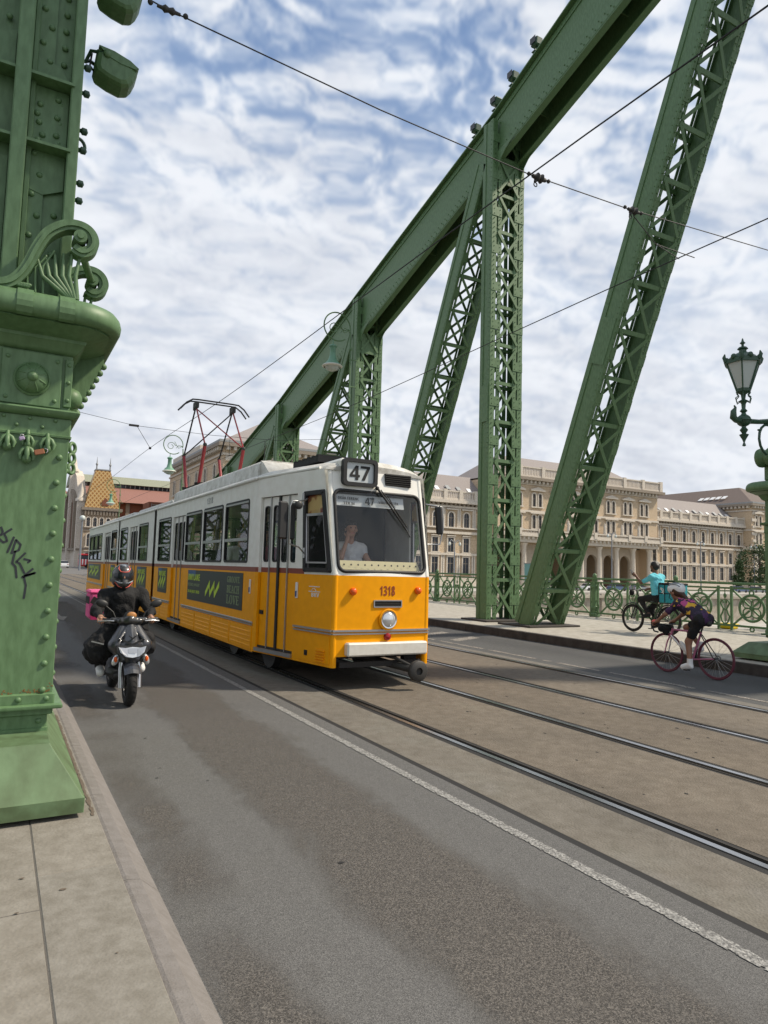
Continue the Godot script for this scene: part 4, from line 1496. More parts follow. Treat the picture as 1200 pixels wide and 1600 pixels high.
# ------------------------------------------------------------------ far buildings
func win(parent: Node3D, x: float, y: float, z: float, w: float, h: float, arched: bool, m: Material, turn := 0.0) -> void:
	var key := "win%.2f_%.2f_%s" % [w, h, arched]
	if not shared.has(key):
		var f := 0.28
		var o := arch_poly(w + f * 2, h + f, 8) if arched else PackedVector2Array([Vector2(-w / 2 - f, 0), Vector2(w / 2 + f, 0), Vector2(w / 2 + f, h + f), Vector2(-w / 2 - f, h + f)])
		var i := arch_poly(w, h, 8) if arched else PackedVector2Array([Vector2(-w / 2, 0), Vector2(w / 2, 0), Vector2(w / 2, h), Vector2(-w / 2, h)])
		var b := MB.new()
		b.ring(o, i, Vector3(0, 0, -0.05), Vector3(1, 0, 0), Vector3(0, 1, 0), Vector3(0, 0, 0.36))
		b.box(Vector3(0, -0.14, 0.2), Vector3(w + 1.0, 0.28, 0.6))
		if not arched:
			b.box(Vector3(0, h + 0.5, 0.25), Vector3(w + 0.9, 0.22, 0.6))
		shared[key] = b.mesh()
		var g := MB.new()
		g.prism(i, Vector3(0, 0, 0.0), Vector3(1, 0, 0), Vector3(0, 1, 0), Vector3(0, 0, 0.03))
		shared[key + "g"] = g.mesh()
		var s := MB.new()
		s.box(Vector3(0, h * 0.5, 0.06), Vector3(0.10, h * 0.98, 0.05))
		s.box(Vector3(0, h * 0.62, 0.065), Vector3(w, 0.10, 0.05))
		shared[key + "s"] = s.mesh()
	var o := node("window", shared[key], m, parent, Transform3D(Basis(Vector3.UP, turn), Vector3(x, y, z)))
	node("pane", shared[key + "g"], M.pane_dark, o)
	node("glazing_bar", shared[key + "s"], M.stone_grey, o)

func balustrade(parent: Node3D, x0: float, x1: float, y: float, z: float, h: float, pitch: float) -> void:
	var b := MB.new()
	b.box(Vector3((x0 + x1) / 2, y + 0.25, z), Vector3(x1 - x0, 0.5, 0.5))
	b.box(Vector3((x0 + x1) / 2, y + h - 0.15, z), Vector3(x1 - x0, 0.3, 0.6))
	var n := int((x1 - x0) / 0.5)
	for i in n:
		b.box(Vector3(x0 + (i + 0.5) * (x1 - x0) / n, y + h / 2, z), Vector3(0.22, h - 0.7, 0.22))
	part("balustrade", b, M.stone_pale, parent)
	var m := int(round((x1 - x0) / pitch))
	for i in m + 1:
		var p := MB.new()
		p.box(Vector3(lerpf(x0, x1, float(i) / m), y + h / 2 + 0.1, z), Vector3(1.0, h + 0.3, 0.8))
		part("pedestal", p, M.stone_pale, parent)

func hip_roof(b: MB, x0: float, x1: float, z0: float, z1: float, y: float, yr: float, rx0: float, rx1: float, rz0: float, rz1: float) -> void:
	var A := Vector3(x0, y, z0)
	var B := Vector3(x1, y, z0)
	var C := Vector3(x1, y, z1)
	var D := Vector3(x0, y, z1)
	var a := Vector3(rx0, yr, rz0)
	var c := Vector3(rx1, yr, rz0)
	var d := Vector3(rx1, yr, rz1)
	var e := Vector3(rx0, yr, rz1)
	b.quad(A, B, c, a, Vector3(0, 1, 0.5))
	b.quad(B, C, d, c, Vector3(1, 1, 0))
	b.quad(C, D, e, d, Vector3(0, 1, -0.5))
	b.quad(D, A, a, e, Vector3(-1, 1, 0))
	b.quad(a, c, d, e, Vector3.UP)
	b.quad(A, B, C, D, Vector3.DOWN)

func build_far() -> void:
	build_university()
	build_market()

func build_university() -> void:
	var t := thing("long_palace", "long tan neo-Renaissance riverside building with arched windows and balustrades behind the railing", "building", Vector3(128, -1.6, -130))
	var X := -128.0
	var Y := 1.6
	var Zf := 0.0
	for wing in [[58.0, 101.0], [156.5, 198.5]]:
		var x0: float = wing[0] + X
		var x1: float = wing[1] + X
		var mx := (x0 + x1) / 2
		var b := MB.new()
		b.box(Vector3(mx, 9.5, -9), Vector3(x1 - x0, 19.0, 18))
		part("wall", b, M.wall_tan, t)
		for q in [[0.9, 1.8, 0.5], [7.0, 0.5, 0.5], [11.9, 0.6, 0.7], [13.0, 0.35, 0.9], [17.9, 0.5, 0.5], [19.0, 0.7, 1.3]]:
			b = MB.new()
			b.box(Vector3(mx, q[0], q[2] / 2 - 0.02), Vector3(x1 - x0, q[1], q[2]))
			part("string_course", b, M.stone_pale, t)
		b = MB.new()
		for i in int((x1 - x0) / 1.2):
			b.box(Vector3(x0 + 0.6 + i * 1.2, 18.45, 0.5), Vector3(0.5, 0.5, 0.7))
		part("dentils", b, M.stone_grey, t).set_meta("kind", "stuff")
		balustrade(t, x0, x1, 19.35, 0.6, 2.2, 4.4)
		var n := 10
		for i in n:
			var x := lerpf(x0, x1, (i + 0.5) / n)
			win(t, x, 2.6, 0, 1.7, 3.7, false, M.stone_pale)
			win(t, x, 7.5, 0, 1.6, 3.2, false, M.stone_pale)
			win(t, x, 13.2, 0, 1.5, 3.4, true, M.stone_pale)
			b = MB.new()
			b.box(Vector3(x, 17.3, 0.3), Vector3(3.0, 0.3, 0.7))
			part("window_hood", b, M.stone_pale, t)
			for s in [-1, 1]:
				b = MB.new()
				b.box(Vector3(x + s * 1.95, 15.3, 0.12), Vector3(0.5, 4.6, 0.3))
				part("pilaster", b, M.stone_pale, t)
				b = MB.new()
				b.box(Vector3(x + s * 1.95, 4.4, 0.12), Vector3(0.55, 5.0, 0.3))
				part("pilaster", b, M.stone_pale, t)
		b = MB.new()
		hip_roof(b, x0 - 2, x1 + 2, 0.2, -18, 19.3, 26.4, x0 - 2, x1 + 2, -8, -10)
		part("roof", b, M.slate, t)
		for i in 13:
			b = MB.new()
			b.box(Vector3(x0 + 2.5 + i * 3.1, 22.6 + 0.2 * sin(i * 2.0), -3.3), Vector3(1.1, 0.12, 1.6), Basis(Vector3(1, 0, 0), 0.72))
			part("skylight", b, M.zinc if i % 3 else M.white, t)
	# tall middle block and corner pavilions
	for q in [[101.0, 156.5, 8, true], [36.0, 58.0, 3, false], [198.5, 224.0, 4, false]]:
		var x0: float = q[0] + X
		var x1: float = q[1] + X
		var mid: bool = q[3]
		var mx := (x0 + x1) / 2
		var b := MB.new()
		if mid:
			b.box(Vector3(mx, 18.6, -8), Vector3(x1 - x0, 14.0, 22))
			b.box(Vector3(mx, 5.8, -14.5), Vector3(x1 - x0, 11.6, 9))
			b.box(Vector3(mx, 11.0, -7), Vector3(x1 - x0, 1.2, 8))
			b.box(Vector3(x0 + 1.0, 5.8, -7), Vector3(2.0, 11.6, 8))
			b.box(Vector3(x1 - 1.0, 5.8, -7), Vector3(2.0, 11.6, 8))
		else:
			b.box(Vector3(mx, 12.8, -20), Vector3(x1 - x0, 25.6, 46))
		part("wall", b, M.wall_tan, t)
		for e in ([[18.0, 0.5, 0.4], [24.6, 0.4, 0.3]] if mid else [[0.9, 1.8, 0.5], [7.0, 0.5, 0.5], [12.4, 1.0, 1.0], [18.0, 0.5, 0.4], [24.0, 0.4, 0.3]]):
			b = MB.new()
			b.box(Vector3(mx, e[0], 3.0 + e[2] / 2 - 0.02), Vector3(x1 - x0 + 0.3, e[1], e[2]))
			if not mid:
				b.box(Vector3(x0 - e[2] / 2 + 0.02, e[0], -20), Vector3(e[2], e[1], 46.3))
			part("string_course", b, M.stone_pale, t)
		b = MB.new()
		b.box(Vector3(mx, 25.75, 3.4 if mid else -20.0), Vector3(x1 - x0 + 2.6, 0.7, 2.4 if mid else 48.6))
		part("cornice", b, M.stone_grey, t)
		b = MB.new()
		for i in int((x1 - x0) / 1.3):
			b.box(Vector3(x0 + 0.65 + i * 1.3, 25.1, 3.5), Vector3(0.55, 0.7, 1.1))
		if not mid:
			for i in 34:
				b.box(Vector3(x0 - 0.5, 25.1, 2.4 - i * 1.3), Vector3(1.1, 0.7, 0.55))
		part("brackets", b, M.stone_pale, t).set_meta("kind", "stuff")
		var n: int = q[2]
		for i in n:
			var x := lerpf(x0, x1, (i + 0.5) / n) if not mid else -128.0 + 107.0 + 6.28 * i
			for s in [-1, 1]:
				win(t, x + s * 0.95, 13.9, 3.0, 1.05, 3.3, true, M.stone_pale)
				win(t, x + s * 0.95, 19.2, 3.0, 1.05, 3.2, true, M.stone_pale)
			for yy in [17.45, 23.0]:
				b = MB.new()
				b.prism(PackedVector2Array([Vector2(-2.3, 0), Vector2(2.3, 0), Vector2(2.3, 0.3), Vector2(0, 0.95 if yy > 20 else 0.35), Vector2(-2.3, 0.3)]), Vector3(x, yy, 2.9), Vector3(1, 0, 0), Vector3(0, 1, 0), Vector3(0, 0, 0.8))
				part("pediment", b, M.stone_pale, t)
			if not mid:
				win(t, x, 2.6, 3.0, 1.8, 3.8, false, M.stone_pale)
				win(t, x, 7.6, 3.0, 1.7, 3.2, false, M.stone_pale)
		if mid:
			# open arcade: columns in front, arches on the wall behind
			for i in n + 1:
				var x := -128.0 + 107.0 + 6.28 * (i - 0.5)
				b = MB.new()
				b.lathe([Vector2(0.95, 0), Vector2(0.95, 1.6), Vector2(0.75, 1.7), Vector2(0.68, 2.1), Vector2(0.58, 9.6), Vector2(0.85, 10.1), Vector2(0.95, 10.4)], 14, Transform3D(Basis(), Vector3(x, 0, 2.2)))
				part("column", b, M.stone_pale, t)
			for i in n:
				var x := -128.0 + 107.0 + 6.28 * i
				b = MB.new()
				var hole := arch_poly(3.9, 8.6, 10)
				var outer := PackedVector2Array()
				for q2 in hole:
					var v := q2 - Vector2(0, 5.0)
					var f := minf(3.14 / maxf(absf(v.x), 0.001), 5.6 / maxf(absf(v.y), 0.001))
					outer.append(Vector2(0, 5.0) + v * f if q2.y > 0.01 else Vector2(signf(q2.x) * 3.14, 0))
				b.ring(outer, hole, Vector3(x, 0.0, -4.1), Vector3(1, 0, 0), Vector3(0, 1, 0), Vector3(0, 0, 0.8))
				var a := part("archway", b, M.stone_pale, t)
				var pr := MB.new()
				pr.box(Vector3(x + 3.14, 5.5, -7.1), Vector3(1.0, 11.0, 6.0))
				part("pier", pr, M.wall_tan, a)
				if i > 3 and i < 7:
					var d := MB.new()
					d.box(Vector3(x, 2.4, -9.9), Vector3(3.3, 4.4, 0.3))
					d.prism(PackedVector2Array([Vector2(-1.9, 4.6), Vector2(1.9, 4.6), Vector2(0, 5.9)]), Vector3(x, 0, -10.0), Vector3(1, 0, 0), Vector3(0, 1, 0), Vector3(0, 0, 0.6))
					part("portal", d, M.stone_grey, a)
					var pd := MB.new()
					pd.box(Vector3(x, 2.2, -9.7), Vector3(1.7, 3.4, 0.12))
					part("doorway", pd, M.pane_dark, a)
			b = MB.new()
			b.box(Vector3(mx, 11.2, 1.9), Vector3(x1 - x0, 1.3, 3.2))
			b.box(Vector3(mx, 12.1, 2.6), Vector3(x1 - x0 + 0.8, 0.4, 3.6))
			for i in 40:
				b.box(Vector3(x0 + 0.7 + i * 1.4, 11.6, 3.6), Vector3(0.6, 0.6, 0.9))
			part("entablature", b, M.stone_pale, t)
			balustrade(t, x0, x1, 12.3, 4.1, 1.3, 6.28)
			balustrade(t, x0 - 0.5, x1 + 0.5, 26.1, 3.6, 2.6, 7.0)
			for i in 6:       # statues standing on the balcony
				var x := -128.0 + 107.0 + 6.28 * (i + 2) - 3.1
				b = MB.new()
				b.lathe([Vector2(0.45, 0), Vector2(0.45, 0.3), Vector2(0.38, 0.9), Vector2(0.32, 1.5), Vector2(0.42, 2.0), Vector2(0.2, 2.35), Vector2(0.24, 2.6), Vector2(0.0, 2.85)], 10, Transform3D(Basis(), Vector3(x, 13.6, 4.0)))
				part("statue", b, M.stone_pale, t)
			b = MB.new()
			hip_roof(b, x0, x1, 2.0, -18, 26.0, 32.8, x0 + 9, x1 - 9, -7, -10)
			part("roof", b, M.slate, t)
		else:
			b = MB.new()
			var left: bool = q[0] < 100.0
			hip_roof(b, x0 - 1.2, x1 + 1.2, 4.2, -44, 26.1, 33.0, mx - 0.4, mx + 0.4, -9, -40 if left else -44)
			part("roof", b, M.slate if left else M.slate_brown, t)
			b = MB.new()
			b.box(Vector3(mx, 26.3, -20), Vector3(x1 - x0 + 2.4, 0.5, 48.6))
			part("gutter", b, M.zinc, t)
			for s in [x0 + 1.1, x1 - 1.1]:
				for i in 11:
					b = MB.new()
					b.box(Vector3(s, 2.2 + i * 2.1, 3.1), Vector3(2.2 if i % 2 else 1.5, 0.9, 0.4))
					part("quoin", b, M.stone_pale, t)
			if left:
				for i in 6:
					for yy in [2.6, 7.6]:
						win(t, x0, yy, -2.0 - i * 7.0, 1.7, 3.4, false, M.stone_pale, -PI / 2)
					for yy in [13.9, 19.2]:
						win(t, x0, yy, -2.0 - i * 7.0, 1.6, 3.3, true, M.stone_pale, -PI / 2)
				b = MB.new()
				b.box(Vector3(x0 + 4.5, 27.4, -30), Vector3(8.0, 2.6, 26))
				part("attic", b, M.stone_pale, t)
			else:
				for k in 5:
					b = MB.new()
					b.box(Vector3(x0 + 3.2 + 0.15 * k, 29.0, -8.0 - k * 2.2), Vector3(1.9, 0.15, 1.4), Basis(Vector3(0, 0, 1), 0.52))
					part("skylight", b, M.white, t)

func build_market() -> void:
	var t := thing("market_hall", "brick market hall with yellow patterned tile roof tower behind the tram", "building", Vector3(24, -0.05, -190))
	var b := MB.new()
	# near corner tower
	b.box(Vector3(-1.6, 7.2, 0), Vector3(8.2, 14.4, 8.2))
	part("tower_wall", b, M.wall_tan, t)
	b = MB.new()
	b.box(Vector3(-1.6, 9.3, 0), Vector3(8.7, 0.5, 8.7))
	b.box(Vector3(-1.6, 4.6, 0), Vector3(8.6, 0.4, 8.6))
	b.box(Vector3(-1.6, 14.6, 0), Vector3(9.6, 0.7, 9.6))
	for i in 12:
		b.box(Vector3(-5.5 + i * 0.72, 13.6, 4.4), Vector3(0.35, 1.1, 0.5))
		b.box(Vector3(-6.0, 13.6, 3.9 - i * 0.72), Vector3(0.5, 1.1, 0.35))
	part("tower_cornice", b, M.stone_grey, t)
	for i in 5:
		win(t, -4.7 + i * 1.55, 10.2, 4.1, 0.8, 2.2, true, M.stone_pale)
		win(t, -5.7, 10.2, 3.1 - i * 1.55, 0.8, 2.2, true, M.stone_pale, -PI / 2)
	for i in 3:
		win(t, -4.3 + i * 2.7, 5.2, 4.1, 1.0, 3.2, true, M.stone_pale)
		win(t, -4.3 + i * 2.7, 0.8, 4.1, 1.3, 2.8, false, M.stone_pale)
	# patterned tile roof
	var img := Image.create(64, 64, false, Image.FORMAT_RGB8)
	for y in 64:
		for x in 64:
			var u := absi((x % 32) - 16) / 16.0
			var v := absi((y % 32) - 16) / 16.0
			var d := u + v
			var c := Color(0.76, 0.57, 0.26)
			if absf(d - 1.0) < 0.16:
				c = Color(0.86, 0.80, 0.62)
			elif d < 0.30 or d > 1.70:
				c = Color(0.40, 0.24, 0.13)
			if (y % 4) == 0:
				c = c.darkened(0.12)
			img.set_pixel(x, y, c)
	img.generate_mipmaps()
	var tm := StandardMaterial3D.new()
	tm.albedo_texture = ImageTexture.create_from_image(img)
	tm.albedo_color = Color(0.84, 0.82, 0.80)
	tm.roughness = 0.45
	tm.cull_mode = BaseMaterial3D.CULL_DISABLED
	b = MB.new()
	var lo := 4.15
	var hi := 1.75
	for f in [[Vector3(-1, 0, 1), Vector3(1, 0, 1), Vector3(0, 0.3, 1)], [Vector3(-1, 0, -1), Vector3(-1, 0, 1), Vector3(-1, 0.3, 0)], [Vector3(1, 0, 1), Vector3(1, 0, -1), Vector3(1, 0.3, 0)], [Vector3(1, 0, -1), Vector3(-1, 0, -1), Vector3(0, 0.3, -1)]]:
		var o := Vector3(-1.6, 0, 0)
		for k in 6:
			var f0 := k / 6.0
			var f1 := (k + 1) / 6.0
			var r0 := lerpf(lo, hi, f0)
			var r1 := lerpf(lo, hi, f1)
			var y0 := lerpf(15.0, 24.8, f0)
			var y1 := lerpf(15.0, 24.8, f1)
			var A: Vector3 = o + f[0] * r0 + Vector3(0, y0, 0)
			var B: Vector3 = o + f[1] * r0 + Vector3(0, y0, 0)
			var C: Vector3 = o + f[1] * r1 + Vector3(0, y1, 0)
			var D: Vector3 = o + f[0] * r1 + Vector3(0, y1, 0)
			var s := b.v.size()
			b.quad(A, B, C, D, f[2])
			for i in range(s, b.v.size()):
				var q := b.v[i] - o
				var along := q.dot((f[1] - f[0]).normalized())
				b.t.append(Vector2(along / 1.9, q.y / 2.4))
	node("tile_roof", b.mesh(), tm, t)
	b = MB.new()
	b.box(Vector3(-1.6, 24.95, 0), Vector3(3.7, 0.3, 3.7))
	for s in [-1.6, 1.6]:
		b.tube([Vector3(-1.6 + s, 25.0, 1.6), Vector3(-1.6 + s, 26.4, 1.6), Vector3(-1.6 + s, 28.2, 1.6)], [0.2, 0.16, 0.03], 6)
		b.ball(Vector3(-1.6 + s, 26.3, 1.6), Vector3(0.3, 0.4, 0.3), 8, 5)
	part("ridge_finials", b, M.zinc, t)
	b = MB.new()      # small dormer
	b.prism(PackedVector2Array([Vector2(-0.8, 0), Vector2(0.8, 0), Vector2(0.8, 1.0), Vector2(0, 2.0), Vector2(-0.8, 1.0)]), Vector3(-0.9, 15.6, 3.0), Vector3(1, 0, 0), Vector3(0, 1, 0), Vector3(0, 0, 1.2))
	part("dormer", b, M.brick_red, t)
	# nave behind, long side to the river
	b = MB.new()
	b.box(Vector3(31, 8.8, -20), Vector3(74, 17.6, 34))
	part("nave_wall", b, M.brick_red, t)
	for i in 14:
		b = MB.new()
		b.box(Vector3(5.5 + i * 4.5, 8.8, -2.8), Vector3(1.0, 17.6, 0.6))
		part("nave_pier", b, M.stone_grey, t)
	b = MB.new()
	b.quad(Vector3(-7, 17.2, -1.5), Vector3(68, 17.2, -1.5), Vector3(68, 22.0, -11.5), Vector3(-7, 22.0, -11.5), Vector3(0, 1, 1))
	b.quad(Vector3(-7, 17.0, -1.5), Vector3(68, 17.0, -1.5), Vector3(68, 17.0, -12), Vector3(-7, 17.0, -12), Vector3.DOWN)
	part("lower_roof", b, M.roof_red, t)
	b = MB.new()
	b.box(Vector3(30, 22.3, -12.2), Vector3(75, 1.3, 1.0))
	part("clerestory", b, M.pane_dark, t)
	for i in 60:
		b = MB.new()
		b.box(Vector3(-6.5 + i * 1.25, 22.3, -11.6), Vector3(0.22, 1.5, 0.2))
		part("glazing_bar", b, M.zinc, t)
	b = MB.new()
	b.prism(PackedVector2Array([Vector2(-10.6, 22.95), Vector2(-16, 25.4), Vector2(-22, 26.2), Vector2(-28, 25.4), Vector2(-33, 22.95)]), Vector3(-7.5, 0, 0), Vector3(0, 0, 1), Vector3(0, 1, 0), Vector3(76, 0, 0))
	part("upper_roof", b, M.roof_green, t)
	# end gable on the square with its tall arched window and pinnacles
	var ga := Vector3(-6.2, 0, 2.6)
	var gu := (Vector3(-10.6, 0, -16) - ga).normalized()
	var gn := Vector3(gu.z, 0, -gu.x)
	b = MB.new()
	b.prism(PackedVector2Array([Vector2(0, 0), Vector2(0, 15.0), Vector2(2.2, 16.5), Vector2(5.5, 23.5), Vector2(7.5, 25.0), Vector2(9.5, 23.5), Vector2(13.5, 16.0), Vector2(19.0, 14.0), Vector2(19.0, 0)]), ga, gu, Vector3(0, 1, 0), -gn * 2.0)
	part("gable_wall", b, M.stone_pale, t)
	b = MB.new()
	b.ring(arch_poly(7.4, 15.5, 12), arch_poly(5.8, 14.4, 12), ga + gu * 7.5 + Vector3(0, 4.6, 0), gu, Vector3(0, 1, 0), gn * 0.7)
	part("gable_arch", b, M.stone_grey, t)
	b = MB.new()
	b.prism(arch_poly(5.8, 14.4, 12), ga + gu * 7.5 + Vector3(0, 4.6, 0), gu, Vector3(0, 1, 0), gn * 0.15)
	part("gable_glazing", b, M.brick_red, t)
	for k in 4:
		b = MB.new()
		b.box(ga + gu * (5.3 + k * 1.45) + Vector3(0, 10.5, 0) + gn * 0.3, Vector3(0.25, 12.0, 0.25))
		part("gable_mullion", b, M.stone_grey, t)
	for q in [[1.0, 16.5], [7.5, 24.6], [14.5, 15.5]]:
		b = MB.new()
		var o: Vector3 = ga + gu * q[0]
		b.box(o + Vector3(0, q[1] / 2, 0), Vector3(1.7, q[1], 1.7))
		b.lathe([Vector2(1.3, q[1]), Vector2(1.3, q[1] + 0.6), Vector2(0.8, q[1] + 1.0), Vector2(0.6, q[1] + 2.6), Vector2(0.0, q[1] + 5.0)], 8, Transform3D(Basis(), o))
		part("pinnacle", b, M.stone_pale, t)
	b = MB.new()
	b.beam(ga + gn * 0.4 + Vector3(0, 4.4, 0), ga + gu * 19 + gn * 0.4 + Vector3(0, 4.4, 0), 0.8, 0.5)
	part("entrance_canopy", b, M.stone_grey, t)
	# scaffolded stair building and a white kiosk block between hall and tram
	var s := thing("stair_block", "dark scaffolded block under the red market roof above the tram", "building", Vector3(40, -0.05, -178))
	b = MB.new()
	b.box(Vector3(0, 8.2, 0), Vector3(17, 16.4, 8))
	part("wall", b, M.brick_red, s)
	for i in 5:
		for k in 3:
			win(s, -6.4 + i * 3.1, 2.0 + k * 5.0, 4.0, 1.6, 3.2, false, M.stone_grey)
	b = MB.new()
	for i in 9:
		b.tube([Vector3(-8 + i * 2, 0, 4.8), Vector3(-8 + i * 2, 16, 4.8)], 0.06, 5)
	for k in 7:
		b.tube([Vector3(-8, 2 + k * 2.2, 4.8), Vector3(8, 2 + k * 2.2, 4.8)], 0.05, 5)
	part("scaffold", b, M.zinc, s)
	var w := thing("white_block", "low white building seen just above the tram roof beside the market hall", "building", Vector3(46, -0.05, -166))
	b = MB.new()
	b.cbox(Vector3(0, 6.2, 0), Vector3(14, 12.4, 9), 0.1)
	part("wall", b, M.white, w)
	b = MB.new()
	hip_roof(b, -7.5, 7.5, 5, -5, 12.4, 15.6, -1, 1, 0.5, -0.5)
	part("roof", b, M.white, w)
	b = MB.new()
	b.ball(Vector3(0, 16.0, 0), Vector3(0.5, 0.6, 0.5), 10, 6)
	b.tube([Vector3(0, 16.4, 0), Vector3(0, 24.0, 0)], [0.12, 0.03], 5)
	part("flagpole", b, M.white, w)
	for i in 4:
		win(w, -4.8 + i * 3.2, 5.5, 4.5, 1.3, 3.0, false, M.white)
	# house further up the boulevard
	var h := thing("boulevard_house", "pale town house with red roof far up the boulevard beside the left pylon", "building", Vector3(13, -0.05, -268))
	b = MB.new()
	b.box(Vector3(0, 10.5, 0), Vector3(20, 21, 16))
	part("wall", b, M.stone_pale, h)
	b = MB.new()
	hip_roof(b, -10.6, 10.6, 8.6, -8.6, 21, 27, -6, 6, 1, -1)
	part("roof", b, M.roof_red, h)
	for i in 6:
		for k in 4:
			win(h, -8 + i * 3.2, 2.2 + k * 4.8, 8.0, 1.3, 2.6, false, M.stone_grey)
	b = MB.new()
	b.box(Vector3(2, 27.2, 0), Vector3(1.6, 2.4, 1.2))
	part("chimney", b, M.brick_red, h)

# ------------------------------------------------------------------ tram
const TO := Vector3(4.6, 0, -20)
var tram: Node3D

func tpart(called: String, b: MB, m: Material, parent: Node3D = null, label := "") -> MeshInstance3D:
	if parent == null:
		return node(called, b.mesh(), m, tram, Transform3D(Basis(), -TO), label)
	return node(called, b.mesh(), m, parent, Transform3D(), label)

const YS := 1.50     # top of the yellow
const YM := 1.575    # top of the maroon band

# a wall standing on a line, with rectangular holes [s0, s1, y0, y1]
func tram_wall(o: Vector3, dir: Vector3, nrm: Vector3, L: float, holes: Array, y0: float, y1: float, warp = null, thick := 0.05, stripe := 1e9) -> Array:
	var mats := [MB.new(), MB.new(), MB.new()]
	var ss := [0.0, L]
	var ys := [y0, y1]
	for y in [YS, YM]:
		if y > y0 and y < y1:
			ys.append(y)
	for h in holes:
		ss.append(h[0]); ss.append(h[1]); ys.append(h[2]); ys.append(h[3])
	if stripe > 0.0 and stripe < L:
		ss.append(stripe)
	if warp != null:
		for k in range(1, 12):
			ss.append(L * k / 12.0)
		for k in range(1, 8):
			ys.append(lerpf(YM, y1, k / 8.0))
	ss.sort()
	ys.sort()
	var P := func(s: float, y: float) -> Vector3:
		var q := o + dir * s + Vector3(0, y, 0)
		if warp != null:
			q += warp.call(s, y)
		return q
	for i in ss.size() - 1:
		if ss[i + 1] - ss[i] < 1e-5:
			continue
		for j in ys.size() - 1:
			if ys[j + 1] - ys[j] < 1e-5:
				continue
			var cs: float = (ss[i] + ss[i + 1]) / 2
			var cy: float = (ys[j] + ys[j + 1]) / 2
			var inside := false
			for h in holes:
				if cs > h[0] and cs < h[1] and cy > h[2] and cy < h[3]:
					inside = true
			if inside:
				continue
			var b: MB = mats[0] if cy < YS else (mats[1] if cy < YM and cs < stripe else mats[2])
			var A: Vector3 = P.call(ss[i], ys[j])
			var B: Vector3 = P.call(ss[i + 1], ys[j])
			var C: Vector3 = P.call(ss[i + 1], ys[j + 1])
			var D: Vector3 = P.call(ss[i], ys[j + 1])
			b.quad(A, B, C, D, nrm)
			b.quad(A - nrm * thick, B - nrm * thick, C - nrm * thick, D - nrm * thick, -nrm)
	for h in holes:
		for e in [[h[0], h[2], h[0], h[3]], [h[1], h[2], h[1], h[3]], [h[0], h[2], h[1], h[2]], [h[0], h[3], h[1], h[3]]]:
			var A: Vector3 = P.call(e[0], e[1])
			var B: Vector3 = P.call(e[2], e[3])
			var toc: Vector3 = P.call((h[0] + h[1]) / 2, (h[2] + h[3]) / 2) - (A + B) / 2
			if A.y < YS and B.y > YM:
				var C: Vector3 = A.lerp(B, (YS - A.y) / (B.y - A.y))
				mats[0].quad(A, C, C - nrm * thick, A - nrm * thick, toc)
				mats[2].quad(C, B, B - nrm * thick, C - nrm * thick, toc)
			else:
				mats[2 if A.y > YS else 0].quad(A, B, B - nrm * thick, A - nrm * thick, toc)
	return mats

func wall_parts(mats: Array) -> void:
	if mats[0].v.size():
		tpart("lower_panel", mats[0], M.yellow)
	if mats[1].v.size():
		tpart("waist_stripe", mats[1], M.maroon)
	if mats[2].v.size():
		tpart("upper_panel", mats[2], M.cream)

# rounded rubber-framed window set in a hole; quarter fillets hide the square corners
func tram_window(o: Vector3, u: Vector3, w: Vector3, nrm: Vector3, wd: float, ht: float, r: float, fill: Material, glass: Material, transom := 0.0, rub := 0.035) -> MeshInstance3D:
	var b := MB.new()
	var outer := rrect(wd, ht, r, 5)
	var inner := rrect(wd - rub * 2, ht - rub * 2, maxf(r - rub, 0.02), 5)
	b.ring(outer, inner, o - nrm * 0.035, u, w, nrm * 0.047)
	var f := tpart("window", b, M.rubber)
	var c := MB.new()
	for q in [[1, 1, 0], [-1, 1, 1], [-1, -1, 2], [1, -1, 3]]:
		var corner: Vector3 = o + u * (q[0] * wd / 2) + w * (q[1] * ht / 2)
		for k in 5:
			var p0 := outer[q[2] * 6 + k]
			var p1 := outer[q[2] * 6 + k + 1]
			c.tri(corner - nrm * 0.001, o + u * p0.x + w * p0.y - nrm * 0.001, o + u * p1.x + w * p1.y - nrm * 0.001, nrm)
			c.tri(corner - nrm * 0.03, o + u * p0.x + w * p0.y - nrm * 0.03, o + u * p1.x + w * p1.y - nrm * 0.03, -nrm)
	tpart("corner_fillet", c, fill, f)
	var g := MB.new()
	g.prism(inner, o - nrm * 0.02, u, w, nrm * 0.006)
	tpart("pane", g, glass, f)
	if transom != 0.0:
		var tr := MB.new()
		var x := u * (wd / 2 - rub)
		tr.beam(o - x + w * transom, o + x + w * transom, 0.05, 0.03, nrm)
		tr.beam(o - x + w * (ht / 2 - rub - 0.015) , o + x + w * (ht / 2 - rub - 0.015), 0.03, 0.03, nrm)
		tpart("transom", tr, M.trim, f)
	return f

